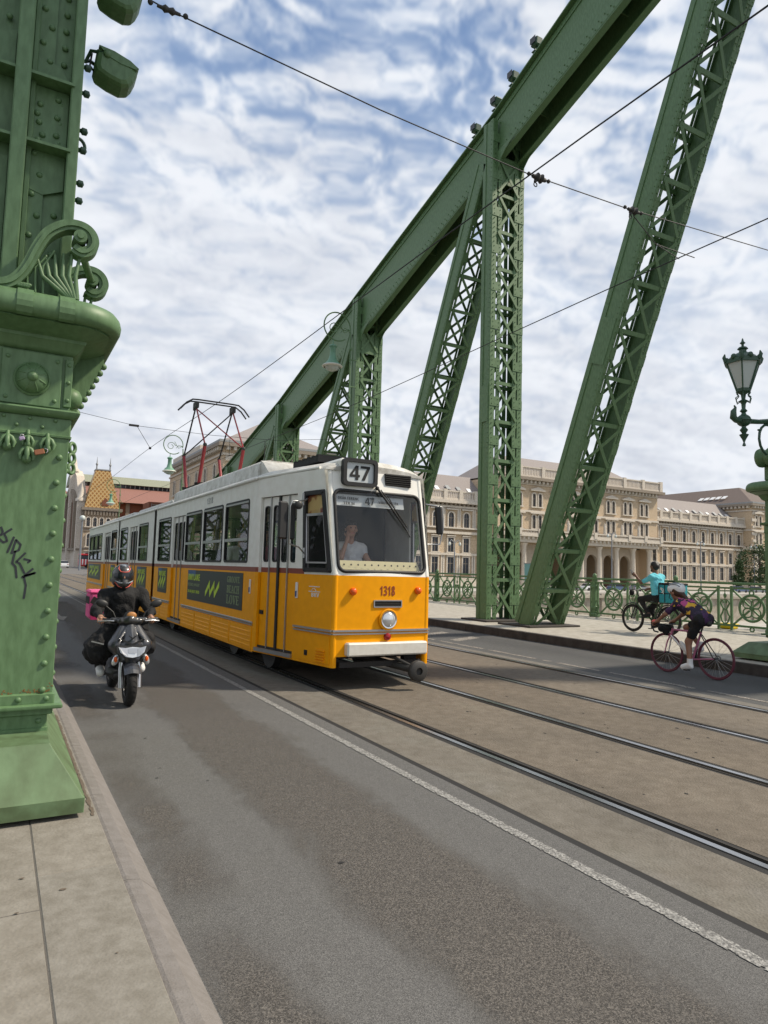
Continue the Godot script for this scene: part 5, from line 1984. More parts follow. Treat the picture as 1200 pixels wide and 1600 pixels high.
func door(o: Vector3, dir: Vector3, nrm: Vector3, L: float, leaves: int, y0: float, y1: float) -> void:
	# o is the foot of the opening's start; the leaves stand a little back in it
	var rec := -nrm * 0.045
	var b := MB.new()
	b.beam(o + rec + Vector3(0, y0 + 0.03, 0), o + rec + dir * L + Vector3(0, y0 + 0.03, 0), 0.03, 0.03, nrm)
	var d := tpart("door", b, M.rubber)
	var lw := L / leaves
	for i in leaves:
		var hole := [0.055, lw - 0.055, 1.66, y1 - 0.14]
		var mats := tram_wall(o + rec + dir * (lw * i + 0.006), dir, nrm, lw - 0.012, [hole], y0 + 0.02, y1 - 0.01, null, 0.03)
		tpart("leaf_lower", mats[0], M.yellow, d)
		tpart("leaf_stripe", mats[1], M.maroon, d)
		tpart("leaf_upper", mats[2], M.cream, d)
		var wd: float = hole[1] - hole[0]
		var ht: float = hole[3] - hole[2]
		var c: Vector3 = o + rec + dir * (lw * i + 0.006 + hole[0] + wd / 2) + Vector3(0, (hole[2] + hole[3]) / 2, 0)
		var fr := MB.new()
		fr.ring(rrect(wd + 0.01, ht + 0.01, 0.055, 4), rrect(wd - 0.03, ht - 0.03, 0.04, 4), c - nrm * 0.02, dir, Vector3.UP, nrm * 0.026)
		tpart("gasket", fr, M.rubber, d)
		var g := MB.new()
		g.prism(rrect(wd - 0.03, ht - 0.03, 0.04, 4), c - nrm * 0.014, dir, Vector3.UP, nrm * 0.006)
		tpart("pane", g, M.glass, d)
		var e := MB.new()
		var mid := leaves % 2 == 0 and i == leaves / 2
		if i > 0:
			e.beam(o + rec + dir * (lw * i) + nrm * 0.008 + Vector3(0, y0 + 0.02, 0), o + rec + dir * (lw * i) + nrm * 0.008 + Vector3(0, y1, 0), 0.05 if mid else 0.016, 0.03, nrm)
			tpart("edge_seal", e, M.rubber if mid else M.trim, d)
	var st := MB.new()
	st.beam(o + nrm * 0.01 + Vector3(0, y0 - 0.01, 0), o + dir * L + nrm * 0.01 + Vector3(0, y0 - 0.01, 0), 0.045, 0.05)
	tpart("step_edge", st, M.trim, d)

func louvre_panel(z0: float, z1: float, x: float, nx: float) -> void:
	var b := MB.new()
	b.cbox(Vector3(x + nx * 0.004, 0.485, (z0 + z1) / 2), Vector3(0.02, 0.34, absf(z1 - z0)), 0.004)
	var p := tpart("skirt_panel", b, M.yellow)
	for k in 4:
		var l := MB.new()
		l.prism(PackedVector2Array([Vector2(0, 0), Vector2(0.009, 0.0), Vector2(0.0, 0.016)]), Vector3(x + nx * 0.013, 0.37 + k * 0.07, z0 - 0.04 * signf(z0 - z1)), Vector3(nx, 0, 0), Vector3(0, 1, 0), Vector3(0, 0, (z1 - z0) * 0.9))
		tpart("louvre", l, M.yellow, p)

func side_wall(x: float, nx: float, z0: float, z1: float, wins: Array, doors: Array) -> void:
	var o := Vector3(x, 0, z0)
	var dir := Vector3(0, 0, -1)
	var nrm := Vector3(nx, 0, 0)
	var holes := []
	for w in wins:
		holes.append([z0 - w[1], z0 - w[0], 1.635, 2.665])
	for d in doors:
		holes.append([z0 - d[1], z0 - d[0], 0.36, 2.64])
	wall_parts(tram_wall(o, dir, nrm, z0 - z1, holes, 0.285, 2.94))
	for w in wins:
		var wd: float = w[1] - w[0]
		tram_window(Vector3(x, 2.15, (w[0] + w[1]) / 2), dir, Vector3.UP, nrm, wd, 1.03, 0.07, M.cream, M.glass, -0.135)
	for d in doors:
		door(Vector3(x, 0, d[1]), dir, nrm, d[1] - d[0], d[2], 0.36, 2.64)
	# trim rail and skirt panels between the doors
	var cuts := [z0]
	for d in doors:
		cuts.append(d[1])
		cuts.append(d[0])
	cuts.append(z1)
	cuts.sort()
	cuts.reverse()
	for i in range(0, cuts.size(), 2):
		var a: float = cuts[i] - 0.03
		var b: float = cuts[i + 1] + 0.03
		if a - b < 0.3:
			continue
		var m := MB.new()
		m.cbox(Vector3(x + nx * 0.012, 0.725, (a + b) / 2), Vector3(0.03, 0.034, a - b), 0.006)
		m.cbox(Vector3(x + nx * 0.012, 0.69, (a + b) / 2), Vector3(0.024, 0.016, a - b), 0.004)
		tpart("trim_rail", m, M.trim)
		var n := maxi(1, int(round((a - b) / 1.25)))
		for k in n:
			louvre_panel(a - (a - b) * k / n - 0.015, a - (a - b) * (k + 1) / n + 0.015, x, nx)

func roof_loft(st: Array, m: Material, called := "roof") -> void:   # stations [z, half width, gutter y, crown rise]
	var b := MB.new()
	var prof := [Vector2(1.015, -0.03), Vector2(1.02, 0.0), Vector2(1.0, 0.10), Vector2(0.95, 0.28), Vector2(0.84, 0.52), Vector2(0.66, 0.74), Vector2(0.40, 0.91), Vector2(0.15, 0.99), Vector2(0, 1.0)]
	var full := []
	for q in prof:
		full.append(q)
	for i in range(prof.size() - 2, -1, -1):
		full.append(Vector2(-prof[i].x, prof[i].y))
	for i in st.size() - 1:
		for k in full.size() - 1:
			var q := []
			for e in [[i, k], [i + 1, k], [i + 1, k + 1], [i, k + 1]]:
				var s: Array = st[e[0]]
				var f: Vector2 = full[e[1]]
				q.append(Vector3(DX + f.x * s[1], s[2] + f.y * s[3], s[0]))
			b.quad(q[0], q[1], q[2], q[3], (q[0] + q[2]) / 2 - Vector3(DX, 2.0, (q[0].z + q[2].z) / 2))
	for e in [0, st.size() - 1]:
		var s: Array = st[e]
		for k in range(1, full.size() - 2):
			b.tri(Vector3(DX + full[0].x * s[1], s[2] + full[0].y * s[3], s[0]), Vector3(DX + full[k].x * s[1], s[2] + full[k].y * s[3], s[0]), Vector3(DX + full[k + 1].x * s[1], s[2] + full[k + 1].y * s[3], s[0]), Vector3(0, 0, 1 if e == 0 else -1))
	tpart(called, b, m)

func poster(z0: float, z1: float, y0: float, y1: float, full: bool) -> void:
	var x := 3.47
	var b := MB.new()
	b.box(Vector3(x - 0.003, (y0 + y1) / 2, (z0 + z1) / 2), Vector3(0.006, y1 - y0, z1 - z0))
	var p := tpart("poster", b, M.poster_dark, null, "dark festival poster with lime lettering")
	var tb := Basis(Vector3(0, 0, 1), Vector3(0, 1, 0), Vector3(-1, 0, 0))
	var w := z1 - z0
	var h := y1 - y0
	var at := func(s: float, y: float) -> Vector3: return Vector3(x - 0.008, y0 + h * y, z0 + w * s)
	var bl := MB.new()
	bl.box(Vector3(x - 0.007, y0 + h * 0.9, z0 + w * (0.09 if full else 0.22)), Vector3(0.002, h * 0.2, w * (0.16 if full else 0.4)))
	tpart("blue_patch", bl, M.poster_blue, p)
	if full:
		lettering("BMYLAKE", at.call(0.14, 0.77), tb, w * 0.25, h * 0.21, M.poster_lime, p)
		lettering("VELENCE, HUNGARY", at.call(0.14, 0.51), tb, w * 0.25, h * 0.11, M.poster_sage, p)
		lettering("24-26 JULY 2025", at.call(0.14, 0.28), tb, w * 0.25, h * 0.12, M.poster_lime, p)
		lettering("GROOVE", at.call(0.86, 0.80), tb, w * 0.19, h * 0.17, M.poster_sage, p, "lettering", true)
		lettering("BEACH", at.call(0.86, 0.53), tb, w * 0.19, h * 0.21, M.poster_sage, p, "lettering", true)
		lettering("LOVE", at.call(0.86, 0.24), tb, w * 0.19, h * 0.25, M.poster_sage, p, "lettering", true)
	else:
		lettering("BMYLAKE", at.call(0.5, 0.78), tb, w * 0.72, h * 0.2, M.poster_lime, p)
		lettering("24-26 JULY", at.call(0.5, 0.2), tb, w * 0.7, h * 0.13, M.poster_sage, p)
	var z := MB.new()
	var s0 := 0.385 if full else 0.12
	var dw := 0.085 if full else 0.25
	for k in 3:
		var a: Vector3 = at.call(s0 + dw * k, 0.30)
		var c: Vector3 = at.call(s0 + dw * (k + 0.95), 0.72)
		z.prism(PackedVector2Array([Vector2(0, -0.10 * h), Vector2(0, 0.06 * h), Vector2(dw * w * 0.95, 0.42 * h), Vector2(dw * w * 0.95, 0.24 * h)]), a + Vector3(0.0015, 0, 0), Vector3(0, 0, 1), Vector3(0, 1, 0), Vector3(-0.003, 0, 0))
		if k < 2:
			z.prism(PackedVector2Array([Vector2(dw * w * 0.80, 0.36 * h), Vector2(dw * w * 0.95, 0.24 * h), Vector2(dw * w * 1.15, -0.06 * h), Vector2(dw * w * 1.0, -0.10 * h)]), a + Vector3(0.0010, 0, 0), Vector3(0, 0, 1), Vector3(0, 1, 0), Vector3(-0.002, 0, 0))
	tpart("zigzag_emblem", z, M.poster_lime, p)

func build_tram() -> void:
	tram = thing("tram", "yellow and cream articulated tram numbered 1318 on route 47 with red pantograph", "tram", TO)
	var xl := 3.47
	var xr := 5.73
	# passenger sections
	side_wall(xl, -1, -10.2, -18.0, [[-11.91, -10.60], [-13.37, -12.06], [-14.80, -13.52], [-17.62, -16.25]], [[-16.06, -14.90, 3]])
	side_wall(xl, -1, -18.28, -23.92, [[-20.36, -19.02], [-23.66, -22.30]], [[-21.95, -20.62, 3]])
	side_wall(xl, -1, -24.2, -32.5, [[-25.72, -24.50], [-29.45, -28.20], [-30.80, -29.58], [-32.15, -30.93]], [[-27.5, -26.0, 3]])
	side_wall(xr, 1, -10.2, -18.0, [[-11.91, -10.60], [-13.37, -12.06], [-14.80, -13.52], [-16.06, -14.90], [-17.62, -16.25]], [])
	side_wall(xr, 1, -18.28, -23.92, [[-20.36, -19.02], [-21.95, -20.62], [-23.66, -22.30]], [])
	side_wall(xr, 1, -24.2, -32.5, [[-25.72, -24.50], [-27.5, -26.0], [-29.45, -28.20], [-30.80, -29.58], [-32.15, -30.93]], [])
	wall_parts(tram_wall(Vector3(xr, 0, -32.5), Vector3(-1, 0, 0), Vector3(0, 0, -1), xr - xl, [[0.4, 1.86, 1.635, 2.6]], 0.285, 2.94))
	# tapering cab: slanted sides and a front that leans back above the waist
	var lean := func(y: float) -> float: return 0.0 if y < 1.5 else (y - 1.5) * 0.21
	var cornerL := Vector3(3.86, 0, -8.2)
	var startL := Vector3(xl, 0, -10.2)
	for side in [-1, 1]:
		var A := startL if side < 0 else Vector3(xr, 0, -10.2)
		var B := cornerL if side < 0 else Vector3(DX * 2 - 3.86, 0, -8.2)
		var dir := (B - A).normalized()
		var L := (B - A).length()
		var nrm := Vector3(-dir.z, 0, dir.x) if side > 0 else Vector3(dir.z, 0, -dir.x)
		if nrm.x * side < 0:
			nrm = -nrm
		var warp := func(s: float, y: float) -> Vector3: return -dir * lean.call(y) * clampf((s - 1.15) / (L - 1.15), 0, 1)
		var dh := [0.09, 1.10, 0.36, 2.64]
		var wh := [1.36, 1.96, 1.56, 2.62]
		wall_parts(tram_wall(A, dir, nrm, L, [dh, wh] if side < 0 else [wh], 0.30, 2.94, warp, 0.05, 1.34))
		if side < 0:
			door(A + dir * dh[0], dir, nrm, dh[1] - dh[0], 4, 0.36, 2.64)
		# cab side window follows the lean: a frame of four bars and the panes
		var P := func(s: float, y: float) -> Vector3: return A + dir * s + Vector3(0, y, 0) + warp.call(s, y)
		var fr := MB.new()
		var c0: Vector3 = P.call(wh[0], wh[2])
		var c1: Vector3 = P.call(wh[1], wh[2])
		var c2: Vector3 = P.call(wh[1], wh[3])
		var c3: Vector3 = P.call(wh[0], wh[3])
		for e in [[c0, c1], [c1, c2], [c2, c3], [c3, c0]]:
			fr.beam(e[0], e[1], 0.06, 0.05, nrm)
		for q in [c0, c1, c2, c3]:
			fr.ball(q, Vector3.ONE * 0.036, 10, 6)
		var w := tpart("cab_window", fr, M.rubber)
		var ct := (c0 + c1 + c2 + c3) / 4
		for q in [[c0, c1, c3], [c1, c0, c2], [c2, c1, c3], [c3, c0, c2]]:
			var d1: Vector3 = (q[1] - q[0]).normalized()
			var d2: Vector3 = (q[2] - q[0]).normalized()
			var fm := MB.new()
			fm.tri(q[0] + nrm * 0.012, q[0] + d1 * 0.10 + nrm * 0.012, q[0] + d2 * 0.10 + nrm * 0.012, nrm)
			tpart("corner_gasket", fm, M.rubber, w)
		var g := MB.new()
		g.quad(c0 - nrm * 0.012, c1 - nrm * 0.012, c2 - nrm * 0.012, c3 - nrm * 0.012, nrm)
		tpart("pane", g, M.glass, w)
		var op := MB.new()
		op.quad(P.call(wh[0] + 0.03, 2.33) - nrm * 0.02, P.call(wh[1] - 0.03, 2.33) - nrm * 0.02, P.call(wh[1] - 0.03, 2.60) - nrm * 0.02, P.call(wh[0] + 0.03, 2.60) - nrm * 0.02, nrm)
		tpart("sun_film", op, M.orange_paper, w)
		var sl := MB.new()
		var k0: Vector3 = P.call(wh[0] + 0.03, 1.66)
		var k1: Vector3 = P.call(wh[1] - 0.05, 1.66)
		var k2: Vector3 = P.call(wh[1] - 0.05, 2.31)
		var k3: Vector3 = P.call(wh[0] + 0.03, 2.31)
		for e in [[k0, k1], [k1, k2], [k2, k3], [k3, k0]]:
			sl.beam(e[0] + nrm * 0.006, e[1] + nrm * 0.006, 0.022, 0.02, nrm)
		sl.beam(P.call(wh[0], 2.32) + nrm * 0.004, P.call(wh[1], 2.32) + nrm * 0.004, 0.03, 0.02, nrm)
		tpart("sliding_sash", sl, M.trim, w)
		# trim and hatch below
		var tr := MB.new()
		tr.beam(A + dir * 1.14 + Vector3(0, 0.775, 0) + nrm * 0.015, A + dir * L + Vector3(0, 0.775, 0) + nrm * 0.015, 0.03, 0.026)
		tr.beam(A + dir * 1.14 + Vector3(0, 0.735, 0) + nrm * 0.012, A + dir * L + Vector3(0, 0.735, 0) + nrm * 0.012, 0.024, 0.018)
		tpart("trim_rail", tr, M.trim)
		if side < 0:
			var hp := MB.new()
			var hz := A + dir * 1.62 + Vector3(0, 0.52, 0)
			hp.box(hz + nrm * 0.004, Vector3(0.75, 0.36, 0.012), Basis(dir, Vector3.UP, nrm))
			var hatch := tpart("service_hatch", hp, M.yellow)
			for k in 5:
				var lv := MB.new()
				lv.beam(A + dir * 1.70 + Vector3(0, 0.36 + k * 0.036, 0) + nrm * 0.018, A + dir * 1.90 + Vector3(0, 0.36 + k * 0.036, 0) + nrm * 0.018, 0.03, 0.014)
				tpart("louvre", lv, M.yellow, hatch)
			var lk := MB.new()
			lk.box(A + dir * 1.46 + Vector3(0, 0.44, 0) + nrm * 0.012, Vector3(0.07, 0.07, 0.01), Basis(dir, Vector3.UP, nrm))
			lk.box(A + dir * 1.475 + Vector3(0, 0.44, 0) + nrm * 0.02, Vector3(0.018, 0.045, 0.01), Basis(dir, Vector3.UP, nrm))
			tpart("latch", lk, M.under, hatch)
			# operator's emblem: small lettering over a swept line and three initials
			var tb := Basis(dir, Vector3.UP, nrm)
			var tl := MB.new()
			for k in 9:
				tl.beam(A + dir * (1.475 + k * 0.029) + Vector3(0, 1.335, 0) + nrm * 0.004, A + dir * (1.497 + k * 0.029) + Vector3(0, 1.335, 0) + nrm * 0.004, 0.003, 0.012)
			tpart("small_print", tl, M.white)
			lettering("BKV", A + dir * 1.63 + Vector3(0, 1.225, 0) + nrm * 0.004, tb, 0.18, 0.055, M.white, tram_holder())
			var em := MB.new()
			em.beam(A + dir * 1.47 + Vector3(0, 1.268, 0) + nrm * 0.004, A + dir * 1.74 + Vector3(0, 1.268, 0) + nrm * 0.004, 0.004, 0.010)
			var arc := []
			for k in 8:
				var e := k / 7.0
				arc.append(A + dir * (1.53 + 0.12 * e) + Vector3(0, 1.275 + 0.035 * sin(e * PI), 0) + nrm * 0.004)
			em.tube(arc, 0.005, 5)
			tpart("emblem", em, M.white)
			for q in [[1.18, 1.33, 1.21], [-0.20, 1.33, 1.21]]:
				var bt := MB.new()
				bt.cbox(A + (dir if q[0] > 0 else Vector3(0, 0, 1)) * q[0] + Vector3(0, 1.27, 0) + nrm * 0.01, Vector3(0.05, 0.22, 0.02), 0.005, Basis(dir if q[0] > 0 else Vector3(0, 0, 1), Vector3.UP, nrm if q[0] > 0 else Vector3(-1, 0, 0)))
				var sp := tpart("door_button_plate", bt, M.white)
				var bb := MB.new()
				bb.cbox(A + (dir if q[0] > 0 else Vector3(0, 0, 1)) * q[0] + Vector3(0, 1.22, 0) + nrm * 0.022, Vector3(0.034, 0.08, 0.012), 0.003, Basis(dir, Vector3.UP, nrm))
				tpart("button", bb, M.poster_blue, sp)
	# front face
	var fw := DX * 2 - 3.86 * 2
	var warpf := func(s: float, y: float) -> Vector3: return Vector3(0, 0, -lean.call(y) + 0.035 * sin(PI * s / fw))
	var ws := [0.065, fw - 0.065, 1.555, 2.655]
	wall_parts(tram_wall(cornerL, Vector3(1, 0, 0), Vector3(0, 0, 1), fw, [ws], 0.44, 2.94, warpf, 0.05, 0.0))
	var F := func(s: float, y: float) -> Vector3: return cornerL + Vector3(s, y, 0) + warpf.call(s, y)
	for side in [-1, 1]:      # rounded corner posts
		for q in [[0.30, 1.5, 0], [1.5, 2.94, 1]]:
			var cx := cornerL.x + 0.035 if side < 0 else DX * 2 - cornerL.x - 0.035
			var pts := []
			for k in 6:
				var y := lerpf(q[0], q[1], k / 5.0)
				pts.append(Vector3(cx, y, -8.235 - lean.call(y)))
			var cm := MB.new()
			cm.tube(pts, 0.047, 12)
			tpart("corner_post", cm, M.cream if q[2] else M.yellow)
	var fr := MB.new()
	var ringp := []
	for q in rrect(ws[1] - ws[0], ws[3] - ws[2], 0.10, 5):
		ringp.append(F.call((ws[0] + ws[1]) / 2 + q.x, (ws[2] + ws[3]) / 2 + q.y) + Vector3(0, 0, 0.004))
	ringp.append(ringp[0])
	fr.tube(ringp, 0.026, 8, false)
	var wsn := tpart("windscreen", fr, M.rubber)
	var fil := MB.new()
	var rr := rrect(ws[1] - ws[0], ws[3] - ws[2], 0.10, 5)
	for q in [[1, 1, 0], [-1, 1, 1], [-1, -1, 2], [1, -1, 3]]:
		for k in 5:
			var p0 := rr[q[2] * 6 + k]
			var p1 := rr[q[2] * 6 + k + 1]
			var cs: float = (ws[0] + ws[1]) / 2
			var cy: float = (ws[2] + ws[3]) / 2
			fil.tri(F.call(cs + q[0] * (ws[1] - ws[0]) / 2, cy + q[1] * (ws[3] - ws[2]) / 2), F.call(cs + p0.x, cy + p0.y), F.call(cs + p1.x, cy + p1.y), Vector3(0, 0, 1))
	tpart("corner_fillet", fil, M.cream, wsn)
	var gl := MB.new()
	for i in 10:
		var s0: float = lerpf(ws[0], ws[1], i / 10.0)
		var s1: float = lerpf(ws[0], ws[1], (i + 1) / 10.0)
		gl.quad(F.call(s0, ws[2]), F.call(s1, ws[2]), F.call(s1, ws[3]), F.call(s0, ws[3]), Vector3(0, 0.2, 1))
	tpart("pane", gl, M.glass_clear, wsn)
	var dp := MB.new()     # perforated cream panel along the foot of the windscreen
	dp.quad(F.call(0.10, 1.57) + Vector3(0, 0, -0.05), F.call(fw - 0.12, 1.57) + Vector3(0, 0, -0.05), F.call(fw - 0.16, 1.70) + Vector3(0, 0, -0.05), F.call(0.10, 1.70) + Vector3(0, 0, -0.05), Vector3(0, 0, 1))
	tpart("dash_panel", dp, M.cream_panel, wsn)
	for k in 12:
		var ho := MB.new()
		ho.lathe([Vector2(0.013, 0), Vector2(0.0, 0.002)], 10, Transform3D(Basis(Vector3(1, 0, 0), PI / 2), F.call(0.17 + k * 0.102, 1.645) + Vector3(0, 0, -0.043)))
		tpart("vent_hole", ho, M.black, wsn)
	var ds := MB.new()     # destination strip behind the glass
	ds.quad(F.call(0.09, 2.45) + Vector3(0, 0, -0.06), F.call(fw - 0.3, 2.45) + Vector3(0, 0, -0.06), F.call(fw - 0.3, 2.61) + Vector3(0, 0, -0.06), F.call(0.09, 2.61) + Vector3(0, 0, -0.06), Vector3(0, 0, 1))
	tpart("destination_strip", ds, M.sign_white, wsn)
	var fb := Basis(Vector3(1, 0, 0), Vector3(0, 0.98, -0.2).normalized(), Vector3(0, 0.2, 0.98).normalized())
	lettering("DEÁK FERENC", F.call(0.30, 2.56) + Vector3(0, 0, -0.05), fb, 0.32, 0.05, M.black, wsn)
	lettering("TÉR M", F.call(0.30, 2.49) + Vector3(0, 0, -0.05), fb, 0.17, 0.05, M.black, wsn)
	lettering("47", F.call(0.62, 2.53) + Vector3(0, 0, -0.05), fb, 0.15, 0.11, M.black, wsn)
	lettering("VÁROSHÁZ TÉR", F.call(0.92, 2.53) + Vector3(0, 0, -0.05), fb, 0.32, 0.05, M.black, wsn)
	var wp := MB.new()
	wp.tube([F.call(0.70, 2.72) + Vector3(0, 0, 0.05), F.call(0.98, 2.35) + Vector3(0, 0, 0.05), F.call(1.14, 2.14) + Vector3(0, 0, 0.035)], [0.016, 0.012, 0.008], 6)
	wp.tube([F.call(0.76, 2.70) + Vector3(0, 0, 0.04), F.call(1.02, 2.37) + Vector3(0, 0, 0.04), F.call(1.16, 2.18) + Vector3(0, 0, 0.03)], 0.008, 6)
	wp.tube([F.call(0.88, 2.62) + Vector3(0, 0, 0.02), F.call(1.20, 2.05) + Vector3(0, 0, 0.02)], 0.008, 6)
	wp.ball(F.call(0.71, 2.72) + Vector3(0, 0, 0.03), Vector3.ONE * 0.03, 8, 6)
	tpart("wiper", wp, M.black)
	# route sign and vent above the windscreen
	var sx := 4.30
	var zt := -8.44
	var sb := MB.new()
	sb.ring(rrect(0.53, 0.38, 0.06, 5), rrect(0.43, 0.28, 0.035, 5), Vector3(sx, 2.915, zt - 0.02), Vector3(1, 0, 0), Vector3(0, 1, 0), Vector3(0, 0, 0.09))
	var sg := tpart("route_sign", sb, M.rubber)
	var sf := MB.new()
	sf.prism(rrect(0.46, 0.31, 0.03, 4), Vector3(sx, 2.915, zt), Vector3(1, 0, 0), Vector3(0, 1, 0), Vector3(0, 0, 0.03))
	tpart("sign_face", sf, M.sign_white, sg)
	lettering("47", Vector3(sx, 2.91, zt + 0.035), Basis(), 0.31, 0.20, M.black, sg)
	var sh := MB.new()
	sh.cbox(Vector3(sx, 2.93, zt - 0.36), Vector3(0.56, 0.36, 0.70), 0.04)
	tpart("sign_housing", sh, M.cream, sg)
	var vg := MB.new()
	vg.box(Vector3(4.93, 2.86, -8.455), Vector3(0.42, 0.17, 0.05))
	var vv := tpart("roof_vent", vg, M.black)
	for k in 6:
		var sl := MB.new()
		sl.box(Vector3(4.93, 2.79 + k * 0.028, -8.425), Vector3(0.42, 0.008, 0.02), Basis(Vector3(1, 0, 0), 0.5))
		tpart("vent_slat", sl, M.iron, vv)
	# numbers, lights, grille
	lettering("1318", F.call(0.79, 1.305) + Vector3(0, 0, 0.004), Basis(), 0.235, 0.13, M.num_red, tram_holder())
	for q in [[0.27, 1.29], [1.28, 1.31]]:
		var bl := MB.new()
		bl.lathe([Vector2(0.05, 0), Vector2(0.05, 0.03), Vector2(0.042, 0.05), Vector2(0.02, 0.062), Vector2(0, 0.065)], 16, Transform3D(Basis(Vector3(1, 0, 0), PI / 2), F.call(q[0], q[1])))
		tpart("indicator", bl, M.amber)
	var gr := MB.new()
	gr.ring(rrect(0.44, 0.10, 0.01, 2), rrect(0.41, 0.07, 0.008, 2), F.call(0.80, 1.13), Vector3(1, 0, 0), Vector3(0, 1, 0), Vector3(0, 0, 0.015))
	var gri := tpart("grille", gr, M.trim)
	for k in 3:
		var sl := MB.new()
		sl.box(F.call(0.80, 1.108 + k * 0.022) + Vector3(0, 0, 0.006), Vector3(0.41, 0.012, 0.008), Basis(Vector3(1, 0, 0), 0.4))
		tpart("grille_slat", sl, M.iron, gri)
	var gb := MB.new()
	gb.box(F.call(0.80, 1.13) + Vector3(0, 0, 0.001), Vector3(0.41, 0.07, 0.003))
	tpart("grille_back", gb, M.black, gri)
	var hx := Transform3D(Basis(Vector3(1, 0, 0), PI / 2), F.call(0.80, 0.92))
	var hl := MB.new()
	hl.lathe([Vector2(0.125, 0), Vector2(0.128, 0.03), Vector2(0.118, 0.055), Vector2(0.10, 0.05)], 24, hx)
	var head := tpart("headlight", hl, M.chrome)
	hl = MB.new()
	hl.lathe([Vector2(0.104, 0.04), Vector2(0.08, 0.066), Vector2(0.04, 0.078), Vector2(0, 0.082)], 24, hx)
	tpart("lens", hl, M.lens, head)
	hl = MB.new()
	hl.torus(F.call(0.80, 0.92) + Vector3(0, 0, 0.03), Basis(), 0.134, 0.012, 24, 6)
	tpart("lamp_seal", hl, M.yellow, head)
	var rl := MB.new()
	rl.lathe([Vector2(0.05, 0), Vector2(0.05, 0.03), Vector2(0.035, 0.05), Vector2(0, 0.055)], 14, Transform3D(Basis(Vector3(1, 0, 0), PI / 2), F.call(0.80, 0.69)))
	tpart("tail_lamp", rl, M.red_lens)
	var ft := MB.new()
	for i in 8:
		ft.beam(F.call(fw * i / 8.0, 0.775) + Vector3(0, 0, 0.012), F.call(fw * (i + 1) / 8.0, 0.775) + Vector3(0, 0, 0.012), 0.03, 0.026)
		ft.beam(F.call(fw * i / 8.0, 0.735) + Vector3(0, 0, 0.010), F.call(fw * (i + 1) / 8.0, 0.735) + Vector3(0, 0, 0.010), 0.024, 0.018)
	tpart("trim_rail", ft, M.trim)
	var bu := MB.new()
	bu.cbox(Vector3(4.655, 0.535, -8.155), Vector3(1.23, 0.175, 0.14), 0.02)
	tpart("bumper", bu, M.bumper_white)
	# coupler
	var cp := MB.new()
	cp.tube([Vector3(4.6, 0.36, -8.9), Vector3(4.78, 0.31, -8.25), Vector3(4.95, 0.27, -7.93)], 0.05, 10)
	cp.tube([Vector3(4.7, 0.42, -8.5), Vector3(4.8, 0.40, -8.15), Vector3(4.93, 0.32, -7.98)], 0.022, 8)
	var cpl := tpart("coupler", cp, M.iron)
	cp = MB.new()
	cp.lathe([Vector2(0.0, -0.05), Vector2(0.125, -0.05), Vector2(0.14, -0.03), Vector2(0.14, 0.02), Vector2(0.125, 0.035), Vector2(0.05, 0.04), Vector2(0.048, 0.0), Vector2(0, -0.01)], 22, Transform3D(Basis(Vector3(1, 0, 0), PI / 2), Vector3(4.99, 0.255, -7.88)))
	tpart("coupler_head", cp, M.iron, cpl)
	cp = MB.new()
	cp.beam(Vector3(3.98, 0.33, -8.22), Vector3(5.22, 0.33, -8.22), 0.05, 0.07)
	cp.box(Vector3(5.12, 0.36, -8.35), Vector3(0.2, 0.2, 0.1))
	tpart("lifeguard_bar", cp, M.under)
	# underframe, bogies, floor, ceiling, partitions, seats
	var un := MB.new()
	un.box(Vector3(DX, 0.62, -9.6), Vector3(1.4, 0.5, 2.2))
	un.box(Vector3(DX, 0.60, -14.0), Vector3(2.0, 0.5, 7.6))
	un.box(Vector3(DX, 0.60, -21.1), Vector3(2.0, 0.5, 5.4))
	un.box(Vector3(DX, 0.60, -28.3), Vector3(2.0, 0.5, 8.0))
	tpart("underframe", un, M.under)
	for z in [-11.3, -18.1, -24.1, -30.6]:
		var bg := MB.new()
		bg.box(Vector3(DX, 0.42, z), Vector3(1.75, 0.16, 2.6))
		bg.box(Vector3(DX - 0.9, 0.30, z), Vector3(0.1, 0.2, 1.2))
		bg.box(Vector3(DX + 0.9, 0.30, z), Vector3(0.1, 0.2, 1.2))
		var bo := tpart("bogie", bg, M.under)
		for dz in [-0.9, 0.9]:
			for xx in [3.87, 5.42]:
				var wh := MB.new()
				wh.lathe([Vector2(0, -0.06), Vector2(0.33, -0.06), Vector2(0.34, -0.05), Vector2(0.33, 0.06), Vector2(0.2, 0.03), Vector2(0, 0.06)], 20, Transform3D(Basis(Vector3(0, 0, 1), PI / 2), Vector3(xx, 0.342, z + dz)))
				tpart("wheel", wh, M.iron, bo)
	var fl := MB.new()
	fl.box(Vector3(DX, 0.90, -21.2), Vector3(2.14, 0.06, 22.4))
	fl.box(Vector3(DX, 0.90, -9.2), Vector3(1.45, 0.06, 1.8))
	tpart("floor", fl, M.under)
	var ce := MB.new()
	ce.box(Vector3(DX, 2.86, -21.2), Vector3(2.14, 0.04, 22.4))
	ce.box(Vector3(DX, 2.80, -9.3), Vector3(1.4, 0.04, 1.5))
	tpart("ceiling", ce, M.interior)
	var pt := MB.new()
	pt.box(Vector3(DX + 0.3, 1.85, -10.05), Vector3(1.5, 1.9, 0.04))
	pt.box(Vector3(DX - 0.9, 1.2, -10.35), Vector3(0.04, 0.7, 0.7))
	tpart("cab_partition", pt, M.seat)
	var cv := MB.new()
	cv.box(Vector3(DX, 1.30, -8.62), Vector3(1.2, 0.70, 0.35))
	tpart("cab_desk", cv, M.seat)
